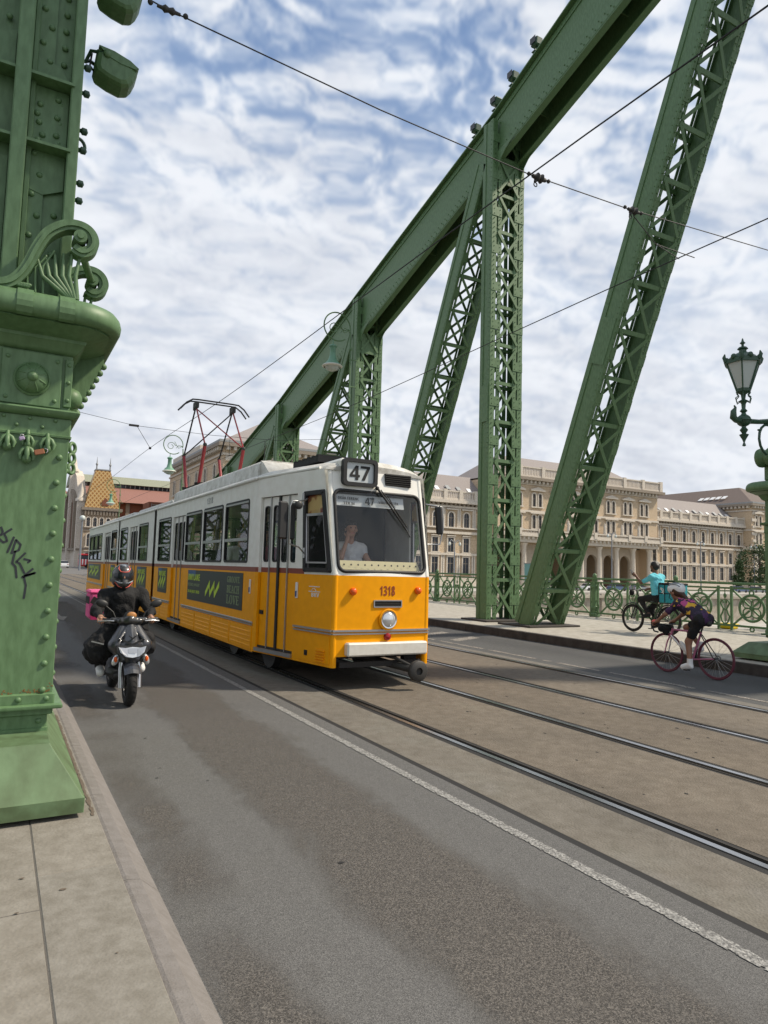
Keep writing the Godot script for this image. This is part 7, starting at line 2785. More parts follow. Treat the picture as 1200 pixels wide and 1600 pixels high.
func human(t: Node3D, J: Dictionary, o: Dictionary) -> void:
	var skin: Material = o.get("skin", M.skin)
	var cell: float = o.get("cell", 0.02)
	var S: float = o.get("size", 1.0)
	var face: Vector3 = o.face.normalized()
	var up: Vector3 = o.get("up", Vector3.UP)
	var rt := face.cross(up).normalized()
	up = rt.cross(face).normalized()
	var H: Vector3 = J.head
	var tor := [[J.pelvis, J.chest, 0.125 * S, 0.125 * S], [J.shL, J.shR, 0.068 * S, 0.068 * S], [J.hipL, J.hipR, 0.10 * S, 0.10 * S], [J.hipL, J.shL.lerp(J.shR, 0.22), 0.085 * S, 0.085 * S], [J.hipR, J.shR.lerp(J.shL, 0.22), 0.085 * S, 0.085 * S]]
	var nk: Vector3 = (J.shL + J.shR) * 0.5
	var skn := [[nk, H - up * 0.05, 0.058 * S, 0.052 * S], [H + up * 0.03 - face * 0.012, H + up * 0.02 + face * 0.012, 0.088, 0.084], [H - up * 0.055 + face * 0.03, H - up * 0.075 + face * 0.045, 0.056, 0.040], [H + face * 0.075, H + face * 0.092 - up * 0.022, 0.014, 0.018]]
	skn.append_array(tor)
	for s in ["L", "R"]:
		skn.append([J["sh" + s], J["el" + s], 0.050 * S, 0.040 * S])
		skn.append([J["el" + s], J["wr" + s], 0.040 * S, 0.027 * S])
		var hd: Vector3 = (J["wr" + s] - J["el" + s]).normalized()
		if o.has("hand" + s):
			hd = (o["hand" + s] as Vector3).normalized()
		skn.append([J["wr" + s], J["wr" + s] + hd * 0.07, 0.028, 0.030])
		skn.append([J["hip" + s], J["kn" + s], 0.085 * S, 0.058 * S])
		skn.append([J["kn" + s], J["an" + s], 0.058 * S, 0.036 * S])
		skn.append([J["an" + s], J["toe" + s], 0.040, 0.032])
	var b := MB.new()
	sdf_mesh(b, skn, cell, 0.03)
	for s in ["L", "R"]:
		var hd: Vector3 = (J["wr" + s] - J["el" + s]).normalized()
		if o.has("hand" + s):
			hd = (o["hand" + s] as Vector3).normalized()
		hand(b, J["wr" + s], hd, o.get("palm" + s, Vector3(0, -1, 0.2)), o.get("curl", 0.9))
	for s in [-1.0, 1.0]:
		b.ball(H + rt * (s * 0.088) - up * 0.005, Vector3(0.014, 0.028, 0.020), 7, 5)
	part("body", b, skin, t)
	if o.get("features", true):
		var e := MB.new()
		for s in [-1.0, 1.0]:
			e.ball(H + face * 0.083 + rt * (s * 0.033) + up * 0.022, Vector3.ONE * 0.0125, 7, 5)
		part("eyes", e, M.hair, t)
		e = MB.new()
		e.beam(H + face * 0.083 - up * 0.052 - rt * 0.022, H + face * 0.083 - up * 0.052 + rt * 0.022, 0.008, 0.010)
		part("mouth", e, M.pink_dark, t)
	if o.has("hair"):
		var hb := [[H + up * 0.045 - face * 0.022, H + up * 0.01 - face * 0.045, 0.094, 0.090], [H + up * 0.075 + face * 0.02, H + up * 0.07 - face * 0.02, 0.062, 0.07]]
		for q in o.get("hair_bones", []):
			hb.append(q)
		b = MB.new()
		sdf_mesh(b, hb, cell * 0.7, 0.03)
		part("hair", b, o.hair, t)
	if o.has("shirt"):
		var sl: float = o.get("sleeve", 0.6)
		var cb := []
		for q in tor:
			cb.append([q[0], q[1], q[2] + 0.018, q[3] + 0.018])
		for s in ["L", "R"]:
			if sl <= 1.0:
				cb.append([J["sh" + s], J["sh" + s].lerp(J["el" + s], sl), 0.068 * S, 0.064 * S])
			else:
				cb.append([J["sh" + s], J["el" + s], 0.068 * S, 0.056 * S])
				cb.append([J["el" + s], J["el" + s].lerp(J["wr" + s], sl - 1.0), 0.056 * S, 0.044 * S])
		b = MB.new()
		b.use_c = o.has("paint")
		sdf_mesh(b, cb, cell, 0.035, o.get("paint"), 0.014)
		part("shirt", b, o.shirt, t)
	if o.has("pants"):
		var pl: float = o.get("pants_length", 2.0)
		var cb := [[J.hipL, J.hipR, 0.122 * S, 0.122 * S], [J.pelvis, J.pelvis.lerp(J.chest, 0.15), 0.135 * S, 0.13 * S]]
		for s in ["L", "R"]:
			var f := minf(pl, 1.0)
			cb.append([J["hip" + s], J["hip" + s].lerp(J["kn" + s], f), 0.104 * S, lerpf(0.104, 0.076, f) * S])
			if pl > 1.0:
				cb.append([J["kn" + s], J["kn" + s].lerp(J["an" + s], pl - 1.0), 0.076 * S, 0.058 * S])
		b = MB.new()
		sdf_mesh(b, cb, cell, 0.03, null, 0.012)
		part("trousers" if pl > 1.0 else "shorts", b, o.pants, t)
	if o.has("shoes"):
		for s in ["L", "R"]:
			b = MB.new()
			sdf_mesh(b, [[J["an" + s] - Vector3(0, 0.01, 0), J["toe" + s], 0.050, 0.042], [J["an" + s] - Vector3(0, 0.05, 0) + (J["an" + s] - J["toe" + s]).normalized() * 0.03, J["toe" + s] - Vector3(0, 0.015, 0), 0.034, 0.036]], minf(cell, 0.016), 0.02)
			part("shoe", b, o.shoes, t)

func wheel(parent: Node3D, at: Vector3, r: float, tyre_r: float, rim: Material, tyre: Material, spokes: int, hub_w := 0.05) -> void:   # axle along x
	var bx := Basis(Vector3(0, 0, 1), Vector3(0, 1, 0), Vector3(1, 0, 0))
	var b := MB.new()
	b.torus(at, bx, r - tyre_r, tyre_r, 40, 8)
	var w := part("wheel", b, tyre, parent)
	b = MB.new()
	b.torus(at, bx, r - tyre_r * 2.4, tyre_r * 0.75, 40, 6)
	part("rim", b, rim, w)
	b = MB.new()
	b.tube([at - Vector3(hub_w, 0, 0), at + Vector3(hub_w, 0, 0)], 0.018, 8)
	part("hub", b, M.plastic_black, w)
	b = MB.new()
	for k in spokes:
		var a := TAU * k / spokes
		var c := a + (0.25 if k % 2 else -0.25)
		b.tube([at + Vector3(hub_w * (0.7 if k % 2 else -0.7), cos(c) * 0.018, sin(c) * 0.018), at + Vector3(0, cos(a), sin(a)) * (r - tyre_r * 2.4)], 0.0016, 4, false)
	part("spokes", b, M.silver, w)

# ------------------------------------------------------------------ scooter and its rider
func build_scooter() -> void:
	var O := Vector3(1.385, 0, -8.2)        # front tyre on the road; the machine comes towards the viewer (+z)
	var t := thing("scooter", "dark motor scooter with round-edged headlight coming along the near lane", "scooter", O)
	var b := MB.new()
	var bx := Basis(Vector3(0, 0, 1), Vector3(0, 1, 0), Vector3(1, 0, 0))
	for q in [[0.0, 0.0], [-1.28, 0.0]]:
		var at := Vector3(0, 0.225, q[0])
		b = MB.new()
		b.torus(at, bx, 0.170, 0.056, 40, 12)
		var w := part("wheel", b, M.tyre, t)
		b = MB.new()
		for k in 26:
			var a := TAU * k / 26
			for s in [-1.0, 1.0]:
				b.beam(at + Vector3(s * 0.008, cos(a) * 0.226, sin(a) * 0.226), at + Vector3(s * 0.042, cos(a + 0.12) * 0.213, sin(a + 0.12) * 0.213), 0.008, 0.004)
		part("tread", b, M.black, w)
		b = MB.new()
		b.lathe([Vector2(0.125, -0.045), Vector2(0.13, -0.03), Vector2(0.115, 0.0), Vector2(0.13, 0.03), Vector2(0.125, 0.045)], 28, Transform3D(Basis(Vector3(0, 0, 1), PI / 2), at))
		for k in 5:
			var a := TAU * k / 5
			b.beam(at, at + Vector3(0, cos(a), sin(a)) * 0.12, 0.03, 0.03)
		part("rim", b, M.silver, w)
	b = MB.new()
	b.lathe([Vector2(0, -0.07), Vector2(0.085, -0.07), Vector2(0.085, -0.066), Vector2(0, -0.066)], 20, Transform3D(Basis(Vector3(0, 0, 1), PI / 2), Vector3(0, 0.225, 0)))
	part("brake_disc", b, M.silver, t)
	for s in [-1.0, 1.0]:
		b = MB.new()
		b.tube([Vector3(s * 0.098, 0.20, 0.02), Vector3(s * 0.098, 0.40, -0.03), Vector3(s * 0.08, 0.62, -0.10)], [0.024, 0.026, 0.022], 10)
		part("fork_leg", b, M.silver, t)
	b = MB.new()       # mudguard hugging the tyre
	for i in 9:
		var a0 := -0.9 + i * 0.2
		var a1 := a0 + 0.2
		for k in 6:
			var e0 := -1.0 + k / 3.0
			var e1 := -1.0 + (k + 1) / 3.0
			var q := []
			for x in [[a0, e0], [a1, e0], [a1, e1], [a0, e1]]:
				var r: float = 0.262 - 0.04 * x[1] * x[1]
				q.append(Vector3(x[1] * 0.088, 0.225 + cos(x[0]) * r, sin(x[0]) * r))
			b.quad(q[0], q[1], q[2], q[3], (q[0] + q[2]) / 2 - Vector3(0, 0.225, 0))
	part("mudguard", b, M.gloss_navy, t)
	# front shield: glossy beak with a crease, headlight below it
	b = MB.new()
	sdf_mesh(b, [[Vector3(0, 0.86, -0.20), Vector3(0, 0.66, -0.08), 0.06, 0.11], [Vector3(-0.08, 0.84, -0.20), Vector3(-0.155, 0.66, -0.12), 0.05, 0.085], [Vector3(0.08, 0.84, -0.20), Vector3(0.155, 0.66, -0.12), 0.05, 0.085], [Vector3(-0.15, 0.66, -0.12), Vector3(-0.08, 0.50, -0.07), 0.08, 0.05], [Vector3(0.15, 0.66, -0.12), Vector3(0.08, 0.50, -0.07), 0.08, 0.05], [Vector3(0, 0.64, -0.08), Vector3(0, 0.48, -0.06), 0.12, 0.06], [Vector3(0, 0.84, -0.13), Vector3(0, 0.72, 0.0), 0.02, 0.028], [Vector3(-0.05, 0.84, -0.15), Vector3(-0.13, 0.73, -0.03), 0.015, 0.018], [Vector3(0.05, 0.84, -0.15), Vector3(0.13, 0.73, -0.03), 0.015, 0.018]], 0.012, 0.018)
	part("front_shield", b, M.gloss_navy, t)
	b = MB.new()
	b.prism(PackedVector2Array([Vector2(-0.11, 0.03), Vector2(0, -0.035), Vector2(0.11, 0.03), Vector2(0.11, 0.048), Vector2(0, -0.008), Vector2(-0.11, 0.048)]), Vector3(0, 0.695, 0.03), Vector3(1, 0, 0), Vector3(0, 1, 0.0), Vector3(0, 0, 0.02))
	b.prism(PackedVector2Array([Vector2(-0.04, 0.03), Vector2(0, 0.0), Vector2(0.04, 0.03), Vector2(0.04, 0.045), Vector2(0, 0.018), Vector2(-0.04, 0.045)]), Vector3(0, 0.735, 0.02), Vector3(1, 0, 0), Vector3(0, 1, 0), Vector3(0, 0, 0.012))
	part("chevron_trim", b, M.plastic_black, t)
	b = MB.new()
	var lens := PackedVector2Array()
	for k in 24:
		var a := TAU * k / 24
		var y := sin(a)
		lens.append(Vector2(cos(a) * 0.165, (0.045 if y > 0 else 0.095) * y + 0.03 * cos(a) * cos(a) * (1 if y > 0 else 0)))
	b.prism(lens, Vector3(0, 0.625, 0.035), Vector3(1, 0, 0), Vector3(0, 1, -0.25).normalized(), Vector3(0, 0.0, 0.03), true)
	var hl := part("headlight", b, M.plastic_black, t)
	b = MB.new()
	b.prism(PackedVector2Array([Vector2(-0.148, 0.032), Vector2(-0.09, 0.018), Vector2(0, 0.03), Vector2(0.09, 0.02), Vector2(0.145, 0.035), Vector2(0.125, -0.03), Vector2(0.07, -0.075), Vector2(0, -0.088), Vector2(-0.07, -0.075), Vector2(-0.125, -0.03)]), Vector3(0, 0.625, 0.055), Vector3(1, 0, 0), Vector3(0, 1, -0.25).normalized(), Vector3(0, 0, 0.018), true)
	part("lens", b, M.lens, hl)
	b = MB.new()
	for q in [[-0.14, 0.03, -0.055, 0.018, -0.05, -0.072, -0.105, -0.04, -0.5], [0.055, 0.018, 0.14, 0.03, 0.105, -0.04, 0.05, -0.072, 0.5], [-0.05, 0.018, 0.05, 0.018, 0.045, -0.035, -0.045, -0.035, 0.0]]:
		var pl := []
		for k in 4:
			pl.append(Vector3(q[k * 2], 0.625 + q[k * 2 + 1], 0.079 - 0.25 * q[k * 2 + 1] + (0.01 if (k == 0 or k == 3) == (q[8] < 0) else 0.0)))
		b.quad(pl[0], pl[1], pl[2], pl[3], Vector3(0, 0.2, 1))
	part("reflector", b, M.silver, hl)
	for s in [-1.0, 1.0]:
		b = MB.new()
		b.ball(Vector3(s * 0.165, 0.505, -0.01), Vector3(0.035, 0.065, 0.035), 12, 8, Basis(Vector3(0, 0, 1), s * 0.35))
		var ind := part("indicator", b, M.lens, t)
		b = MB.new()
		b.ball(Vector3(s * 0.165, 0.515, 0.012), Vector3(0.022, 0.035, 0.02), 10, 6)
		part("bulb", b, M.amber, ind)
	b = MB.new()       # lower fairing, floor and engine
	sdf_mesh(b, [[Vector3(0, 0.45, -0.14), Vector3(0, 0.30, -0.24), 0.10, 0.09], [Vector3(-0.09, 0.29, -0.28), Vector3(-0.10, 0.27, -0.75), 0.06, 0.06], [Vector3(0.09, 0.29, -0.28), Vector3(0.10, 0.27, -0.75), 0.06, 0.06], [Vector3(0, 0.35, -0.85), Vector3(0, 0.55, -1.35), 0.15, 0.11], [Vector3(0, 0.25, -1.0), Vector3(-0.1, 0.24, -1.3), 0.09, 0.07]], 0.022, 0.04)
	part("lower_fairing", b, M.plastic_black, t)
	b = MB.new()
	b.tube([Vector3(-0.2, 0.30, -0.45), Vector3(-0.2, 0.24, -0.8)], 0.018, 7)
	b.tube([Vector3(0.2, 0.27, -0.9), Vector3(0.2, 0.33, -1.45)], [0.045, 0.06], 10)
	part("side_stand_and_exhaust", b, M.iron, t)
	b = MB.new()
	sdf_mesh(b, [[Vector3(0, 0.76, -0.62), Vector3(0, 0.78, -1.25), 0.10, 0.09], [Vector3(-0.07, 0.77, -0.7), Vector3(-0.07, 0.79, -1.1), 0.08, 0.07], [Vector3(0.07, 0.77, -0.7), Vector3(0.07, 0.79, -1.1), 0.08, 0.07]], 0.024, 0.04)
	part("saddle", b, M.seat, t)
	# handlebar cover, bars, levers, mirrors
	b = MB.new()
	sdf_mesh(b, [[Vector3(0, 0.93, -0.20), Vector3(0, 0.97, -0.28), 0.07, 0.06], [Vector3(-0.18, 0.925, -0.27), Vector3(0.18, 0.925, -0.27), 0.036, 0.036], [Vector3(-0.10, 0.92, -0.20), Vector3(0.10, 0.92, -0.20), 0.045, 0.045]], 0.016, 0.03)
	part("handlebar_cover", b, M.gloss_black, t)
	b = MB.new()
	b.ball(Vector3(0.01, 0.985, -0.175), Vector3(0.055, 0.042, 0.02), 12, 8)
	part("round_sticker", b, M.wood, t)
	for s in [-1.0, 1.0]:
		b = MB.new()
		b.tube([Vector3(s * 0.16, 0.925, -0.27), Vector3(s * 0.33, 0.935, -0.33)], 0.018, 8)
		part("grip", b, M.plastic_black, t)
		b = MB.new()
		b.tube([Vector3(s * 0.17, 0.92, -0.22), Vector3(s * 0.26, 0.925, -0.225), Vector3(s * 0.335, 0.915, -0.26)], 0.009, 6)
		part("brake_lever", b, M.silver, t)
		b = MB.new()
		b.tube([Vector3(s * 0.15, 0.95, -0.26), Vector3(s * 0.18, 1.02, -0.27), Vector3(s * 0.26, 1.09, -0.29)], 0.008, 6)
		var st := part("mirror", b, M.plastic_black, t)
		b = MB.new()
		b.ball(Vector3(s * 0.30, 1.115, -0.30), Vector3(0.072, 0.045, 0.026), 16, 10, Basis(Vector3(0, 0, 1), s * 0.3))
		part("mirror_shell", b, M.plastic_black, st)
	# padded leg apron hung on both sides
	b = MB.new()
	sdf_mesh(b, [[Vector3(-0.20, 0.82, -0.34), Vector3(-0.30, 0.60, -0.36), 0.09, 0.17], [Vector3(-0.30, 0.62, -0.38), Vector3(-0.27, 0.56, -0.65), 0.15, 0.15], [Vector3(-0.12, 0.84, -0.34), Vector3(-0.14, 0.62, -0.28), 0.06, 0.10], [Vector3(0.16, 0.82, -0.34), Vector3(0.22, 0.62, -0.34), 0.08, 0.11], [Vector3(0.22, 0.64, -0.36), Vector3(0.2, 0.6, -0.65), 0.12, 0.13], [Vector3(-0.2, 0.86, -0.45), Vector3(0.2, 0.86, -0.45), 0.07, 0.07], [Vector3(-0.34, 0.50, -0.38), Vector3(-0.30, 0.48, -0.5), 0.07, 0.09]], 0.016, 0.05, null, 0.03)
	var ap := part("leg_apron", b, M.cloth_black, t)
	b = MB.new()
	b.beam(Vector3(-0.40, 0.70, -0.20), Vector3(-0.27, 0.665, -0.185), 0.022, 0.012)
	part("reflective_strip", b, M.trim, ap)
	# rider
	var p := thing("person", "scooter rider in black jacket and black helmet with red lines", "person", O + Vector3(-0.02, 0, -0.7))
	var J := {"pelvis": Vector3(0, 0.90, -0.12), "chest": Vector3(0, 1.14, 0.02), "head": Vector3(-0.02, 1.42, 0.06), "shL": Vector3(0.20, 1.19, 0.02), "shR": Vector3(-0.20, 1.19, 0.02), "elL": Vector3(0.31, 1.01, 0.16), "elR": Vector3(-0.31, 1.01, 0.16), "wrL": Vector3(0.275, 0.955, 0.31), "wrR": Vector3(-0.275, 0.955, 0.31), "hipL": Vector3(0.10, 0.87, -0.1), "hipR": Vector3(-0.10, 0.87, -0.1), "knL": Vector3(0.20, 0.76, 0.30), "knR": Vector3(-0.22, 0.76, 0.30), "anL": Vector3(0.2, 0.40, 0.25), "anR": Vector3(-0.24, 0.38, 0.22), "toeL": Vector3(0.2, 0.36, 0.36), "toeR": Vector3(-0.25, 0.33, 0.36)}
	human(p, J, {"face": Vector3(0, -0.06, 1), "shirt": M.cloth_black, "sleeve": 1.95, "pants": M.cloth_black, "shoes": M.white, "skin": M.skin, "curl": 1.2, "handL": Vector3(0.1, -0.15, 1), "handR": Vector3(-0.1, -0.15, 1), "cell": 0.018})
	b = MB.new()
	sdf_mesh(b, [[Vector3(0, 1.27, 0.03), Vector3(-0.01, 1.31, 0.04), 0.085, 0.08], [Vector3(0.2, 1.2, 0.02), Vector3(-0.2, 1.2, 0.02), 0.088, 0.088], [Vector3(0.20, 1.19, 0.02), Vector3(0.31, 1.0, 0.16), 0.085, 0.07], [Vector3(-0.20, 1.19, 0.02), Vector3(-0.31, 1.0, 0.16), 0.085, 0.07], [Vector3(0, 1.15, 0.02), Vector3(0, 0.95, 0.0), 0.17, 0.17]], 0.016, 0.04, null, 0.022)
	part("jacket", b, M.cloth_black, p)
	var hc := Vector3(-0.02, 1.43, 0.055)
	b = MB.new()
	sdf_mesh(b, [[hc + Vector3(0, 0.015, -0.03), hc + Vector3(0, 0.02, 0.015), 0.122, 0.120], [hc + Vector3(0, -0.07, 0.05), hc + Vector3(0, -0.09, 0.07), 0.095, 0.075], [hc + Vector3(-0.05, -0.06, -0.02), hc + Vector3(0.05, -0.06, -0.02), 0.075, 0.075]], 0.012, 0.03)
	var he := part("helmet", b, M.gloss_black, p)
	b = MB.new()
	for i in 10:
		for k in 5:
			var q := []
			for x in [[i, k], [i + 1, k], [i + 1, k + 1], [i, k + 1]]:
				var a: float = -1.05 + 2.1 * x[0] / 10
				var e: float = -0.22 + 0.50 * x[1] / 5
				q.append(hc + Vector3(sin(a) * cos(e) * 0.128, sin(e) * 0.128 - 0.004, cos(a) * cos(e) * 0.139 + 0.006))
			b.quad(q[0], q[1], q[2], q[3], q[0] - hc)
	part("visor", b, M.pane_dark, he)
	b = MB.new()
	b.prism(PackedVector2Array([Vector2(-0.010, -0.016), Vector2(0.010, -0.016), Vector2(0.0, 0.018)]), hc + Vector3(0.0, -0.012, 0.142), Vector3(1, 0, 0), Vector3(0, 1, 0), Vector3(0, 0, 0.004))
	part("nose_gap", b, M.skin, he)
	b = MB.new()
	for s in [-1.0, 1.0]:
		b.tube([hc + Vector3(s * 0.050, 0.115, 0.06), hc + Vector3(s * 0.066, 0.085, 0.095), hc + Vector3(s * 0.045, 0.050, 0.131), hc + Vector3(0, 0.044, 0.142)], 0.005, 6)
		b.tube([hc + Vector3(s * 0.10, -0.075, 0.085), hc + Vector3(s * 0.06, -0.125, 0.105), hc + Vector3(s * 0.02, -0.14, 0.12)], 0.006, 6)
	part("red_line", b, M.coral, he)
	b = MB.new()
	b.tube([hc + Vector3(-0.10, -0.06, 0.10), hc + Vector3(-0.05, -0.085, 0.135), hc + Vector3(0.05, -0.085, 0.135), hc + Vector3(0.10, -0.06, 0.10)], 0.008, 6)
	b.ball(hc + Vector3(0, 0.112, 0.055), Vector3(0.035, 0.020, 0.05), 10, 6)
	part("vent", b, M.car_grey, he)
	# delivery box behind the rider
	var x := thing("delivery_box", "bright pink delivery box behind the scooter rider", "box", O + Vector3(-0.10, 0.86, -1.42))
	b = MB.new()
	b.cbox(Vector3(0, 0.17, 0), Vector3(0.46, 0.34, 0.42), 0.03)
	part("shell", b, M.pink_bag, x)
	b = MB.new()
	b.cbox(Vector3(0, 0.345, 0), Vector3(0.48, 0.05, 0.44), 0.02)
	part("lid", b, M.pink_bag, x)
	b = MB.new()
	b.box(Vector3(-0.233, 0.24, 0), Vector3(0.008, 0.09, 0.36))
	b.box(Vector3(-0.18, 0.24, 0.214), Vector3(0.06, 0.09, 0.008), Basis(Vector3(0, 0, 1), -0.5))
	part("black_stripe", b, M.black, x)
	b = MB.new()
	b.box(Vector3(0.0, 0.05, 0.213), Vector3(0.42, 0.10, 0.008))
	part("lower_band", b, M.pink_dark, x)

# ------------------------------------------------------------------ cyclist in the far lane
func build_road_cyclist() -> void:
	var X := 10.0
	var O := Vector3(X, 0, -7.48)
	var t := thing("road_bicycle", "pink and white road bicycle with burgundy tyres in the far lane", "bicycle", O)
	var fz := -0.46
	var rz := 0.46
	wheel(t, Vector3(0, 0.328, fz), 0.328, 0.0145, M.burgundy, M.burgundy, 20)
	wheel(t, Vector3(0, 0.328, rz), 0.328, 0.0145, M.burgundy, M.burgundy, 24)
	var bb := Vector3(0, 0.27, 0.04)
	var seat_t := Vector3(0, 0.72, 0.20)
	var hd_t := Vector3(0, 0.74, -0.33)
	var hd_b := Vector3(0, 0.62, -0.37)
	for q in [["down_tube", hd_b, bb, 0.024, M.white], ["top_tube", hd_t + Vector3(0, -0.02, 0), seat_t, 0.018, M.pink_frame], ["seat_tube", bb, seat_t, 0.018, M.pink_frame], ["head_tube", hd_b, hd_t, 0.022, M.pink_frame], ["seat_post", seat_t, Vector3(0, 0.84, 0.24), 0.014, M.plastic_black]]:
		var b := MB.new()
		b.tube([q[1], q[2]], q[3], 10)
		part(q[0], b, q[4], t)
	for s in [-1.0, 1.0]:
		var b := MB.new()
		b.tube([bb + Vector3(s * 0.03, 0, 0), Vector3(s * 0.06, 0.328, rz)], 0.011, 8)
		part("chain_stay", b, M.pink_frame, t)
		b = MB.new()
		b.tube([seat_t + Vector3(s * 0.015, -0.03, 0), Vector3(s * 0.06, 0.328, rz)], 0.009, 8)
		part("seat_stay", b, M.plastic_black, t)
		b = MB.new()
		b.tube([hd_b + Vector3(s * 0.02, 0, 0), Vector3(s * 0.04, 0.52, -0.41), Vector3(s * 0.05, 0.328, fz)], [0.014, 0.013, 0.009], 8)
		part("fork_blade", b, M.pink_frame if s < 0 else M.white, t)
		b = MB.new()
		b.tube([Vector3(s * 0.02, 0.79, -0.42), Vector3(s * 0.20, 0.80, -0.44), Vector3(s * 0.21, 0.81, -0.53), Vector3(s * 0.21, 0.75, -0.58), Vector3(s * 0.21, 0.68, -0.54), Vector3(s * 0.21, 0.67, -0.46)], 0.014, 8)
		part("drop_bar", b, M.plastic_black, t)
		b = MB.new()
		b.beam(bb + Vector3(s * 0.07, 0, 0), bb + Vector3(s * 0.08, -0.165 * -s, 0.02 * s), 0.014, 0.025)
		b.box(bb + Vector3(s * 0.12, 0.165 * s, 0.02 * s), Vector3(0.09, 0.018, 0.06))
		part("crank", b, M.plastic_black, t)
	var b := MB.new()
	b.tube([hd_t, hd_t + Vector3(0, 0.04, 0), Vector3(0, 0.79, -0.42)], 0.014, 8)
	part("stem", b, M.plastic_black, t)
	b = MB.new()
	sdf_mesh(b, [[Vector3(0, 0.865, 0.10), Vector3(0, 0.87, 0.34), 0.022, 0.05]], 0.012, 0.02)
	part("saddle", b, M.plastic_black, t)
	b = MB.new()
	b.torus(bb + Vector3(0.05, 0, 0), Basis(Vector3(0, 0, 1), Vector3(0, 1, 0), Vector3(1, 0, 0)), 0.085, 0.006, 24, 5)
	b.torus(Vector3(0.05, 0.328, rz), Basis(Vector3(0, 0, 1), Vector3(0, 1, 0), Vector3(1, 0, 0)), 0.045, 0.008, 16, 5)
	b.tube([bb + Vector3(0.05, 0.085, 0), Vector3(0.05, 0.373, rz)], 0.004, 4)
	b.tube([bb + Vector3(0.05, -0.085, 0), Vector3(0.05, 0.22, rz), Vector3(0.05, 0.283, rz)], 0.004, 4)
	part("chainset", b, M.iron, t)
	b = MB.new()
	b.tube([Vector3(0, 0.34, -0.02), Vector3(0, 0.50, -0.16), Vector3(0, 0.53, -0.19)], [0.036, 0.036, 0.02], 12)
	part("water_bottle", b, M.white, t)
	b = MB.new()
	sdf_mesh(b, [[Vector3(-0.05, 0.72, -0.52), Vector3(0.12, 0.72, -0.50), 0.06, 0.06], [Vector3(0, 0.66, -0.46), Vector3(0, 0.74, -0.44), 0.05, 0.05]], 0.014, 0.03)
	part("handlebar_bag", b, M.cloth_black, t)
	# rider, bent over the bars and heading away to the left
	var p := thing("person", "cyclist in white helmet and purple and yellow patterned jersey riding in the far lane", "person", O)
	var J := {"pelvis": Vector3(0, 0.96, 0.24), "chest": Vector3(0, 1.13, -0.04), "head": Vector3(-0.01, 1.33, -0.25), "shL": Vector3(-0.17, 1.16, -0.11), "shR": Vector3(0.17, 1.16, -0.11), "elL": Vector3(-0.23, 0.98, -0.30), "elR": Vector3(0.23, 0.98, -0.30), "wrL": Vector3(-0.215, 0.85, -0.47), "wrR": Vector3(0.215, 0.85, -0.47), "hipL": Vector3(-0.10, 0.93, 0.24), "hipR": Vector3(0.10, 0.93, 0.24), "knL": Vector3(-0.10, 0.56, 0.04), "knR": Vector3(0.10, 0.77, -0.14), "anL": Vector3(-0.12, 0.20, 0.08), "anR": Vector3(0.12, 0.47, 0.10), "toeL": Vector3(-0.12, 0.145, -0.05), "toeR": Vector3(0.12, 0.42, -0.02)}
	var fn := FastNoiseLite.new()
	fn.seed = 12
	fn.frequency = 5.5
	fn.noise_type = FastNoiseLite.TYPE_CELLULAR
	fn.cellular_return_type = FastNoiseLite.RETURN_CELL_VALUE
	var paint := func(q: Vector3) -> Color:
		var n := fn.get_noise_3d(q.x * 1.0, q.y, q.z * 1.6)
		if n < -0.45:
			return Color(0.62, 0.36, 0.03)
		if q.y > 1.14 and n > 0.2:
			return Color(0.42, 0.07, 0.20)
		if n > 0.75:
			return Color(0.45, 0.43, 0.45)
		return Color(0.022, 0.012, 0.035) if n < 0.25 else Color(0.06, 0.022, 0.08)
	var jm := StandardMaterial3D.new()
	jm.vertex_color_use_as_albedo = true
	jm.roughness = 0.75
	human(p, J, {"face": Vector3(0.0, -0.25, -1), "shirt": jm, "sleeve": 0.75, "paint": paint, "pants": M.cloth_black, "pants_length": 0.72, "shoes": M.white, "skin": M.skin_tan, "hair": M.hair_brown, "hair_bones": [[Vector3(-0.01, 1.32, -0.14), Vector3(-0.02, 1.20, 0.02), 0.045, 0.015]], "curl": 1.3, "handL": Vector3(0, -0.35, -1), "handR": Vector3(0, -0.35, -1), "cell": 0.016, "size": 0.92})
	for s in [-1.0, 1.0]:
		b = MB.new()
		var an: Vector3 = J.anL if s < 0 else J.anR
		b.tube([an + Vector3(0, -0.02, 0), an + Vector3(0, 0.09, 0.0)], [0.046, 0.046], 12)
		part("sock", b, M.white, p)
	b = MB.new()
	var hc: Vector3 = J.head + Vector3(0, 0.05, 0.0)
	sdf_mesh(b, [[hc + Vector3(0, 0.02, -0.06), hc + Vector3(0, 0.03, 0.06), 0.095, 0.09], [hc + Vector3(0, -0.01, 0.08), hc + Vector3(0, 0.0, 0.10), 0.07, 0.05]], 0.012, 0.03)
	var he := part("helmet", b, M.white, p)
	for k in 5:
		b = MB.new()
		var xx := -0.07 + k * 0.035
		var pts := []
		for e in 6:
			var f := -0.11 + e * 0.045
			var rr := sqrt(maxf(0.0, 1.0 - pow(xx / 0.105, 2) - pow(f / 0.185, 2)))
			pts.append(hc + Vector3(xx, 0.025 + rr * 0.097, f))
		b.tube(pts, 0.009, 6)
		part("helmet_vent", b, M.car_grey, he)
	b = MB.new()
	b.tube([hc + Vector3(-0.098, -0.02, -0.04), hc + Vector3(-0.075, -0.13, -0.09), hc + Vector3(0, -0.165, -0.10)], 0.006, 5)
	part("chin_strap", b, M.black, he)
	b = MB.new()
	b.ball(Vector3(-0.215, 0.84, -0.53), Vector3(0.04, 0.035, 0.05), 10, 7)
	part("red_glove_tip", b, M.coral, p)

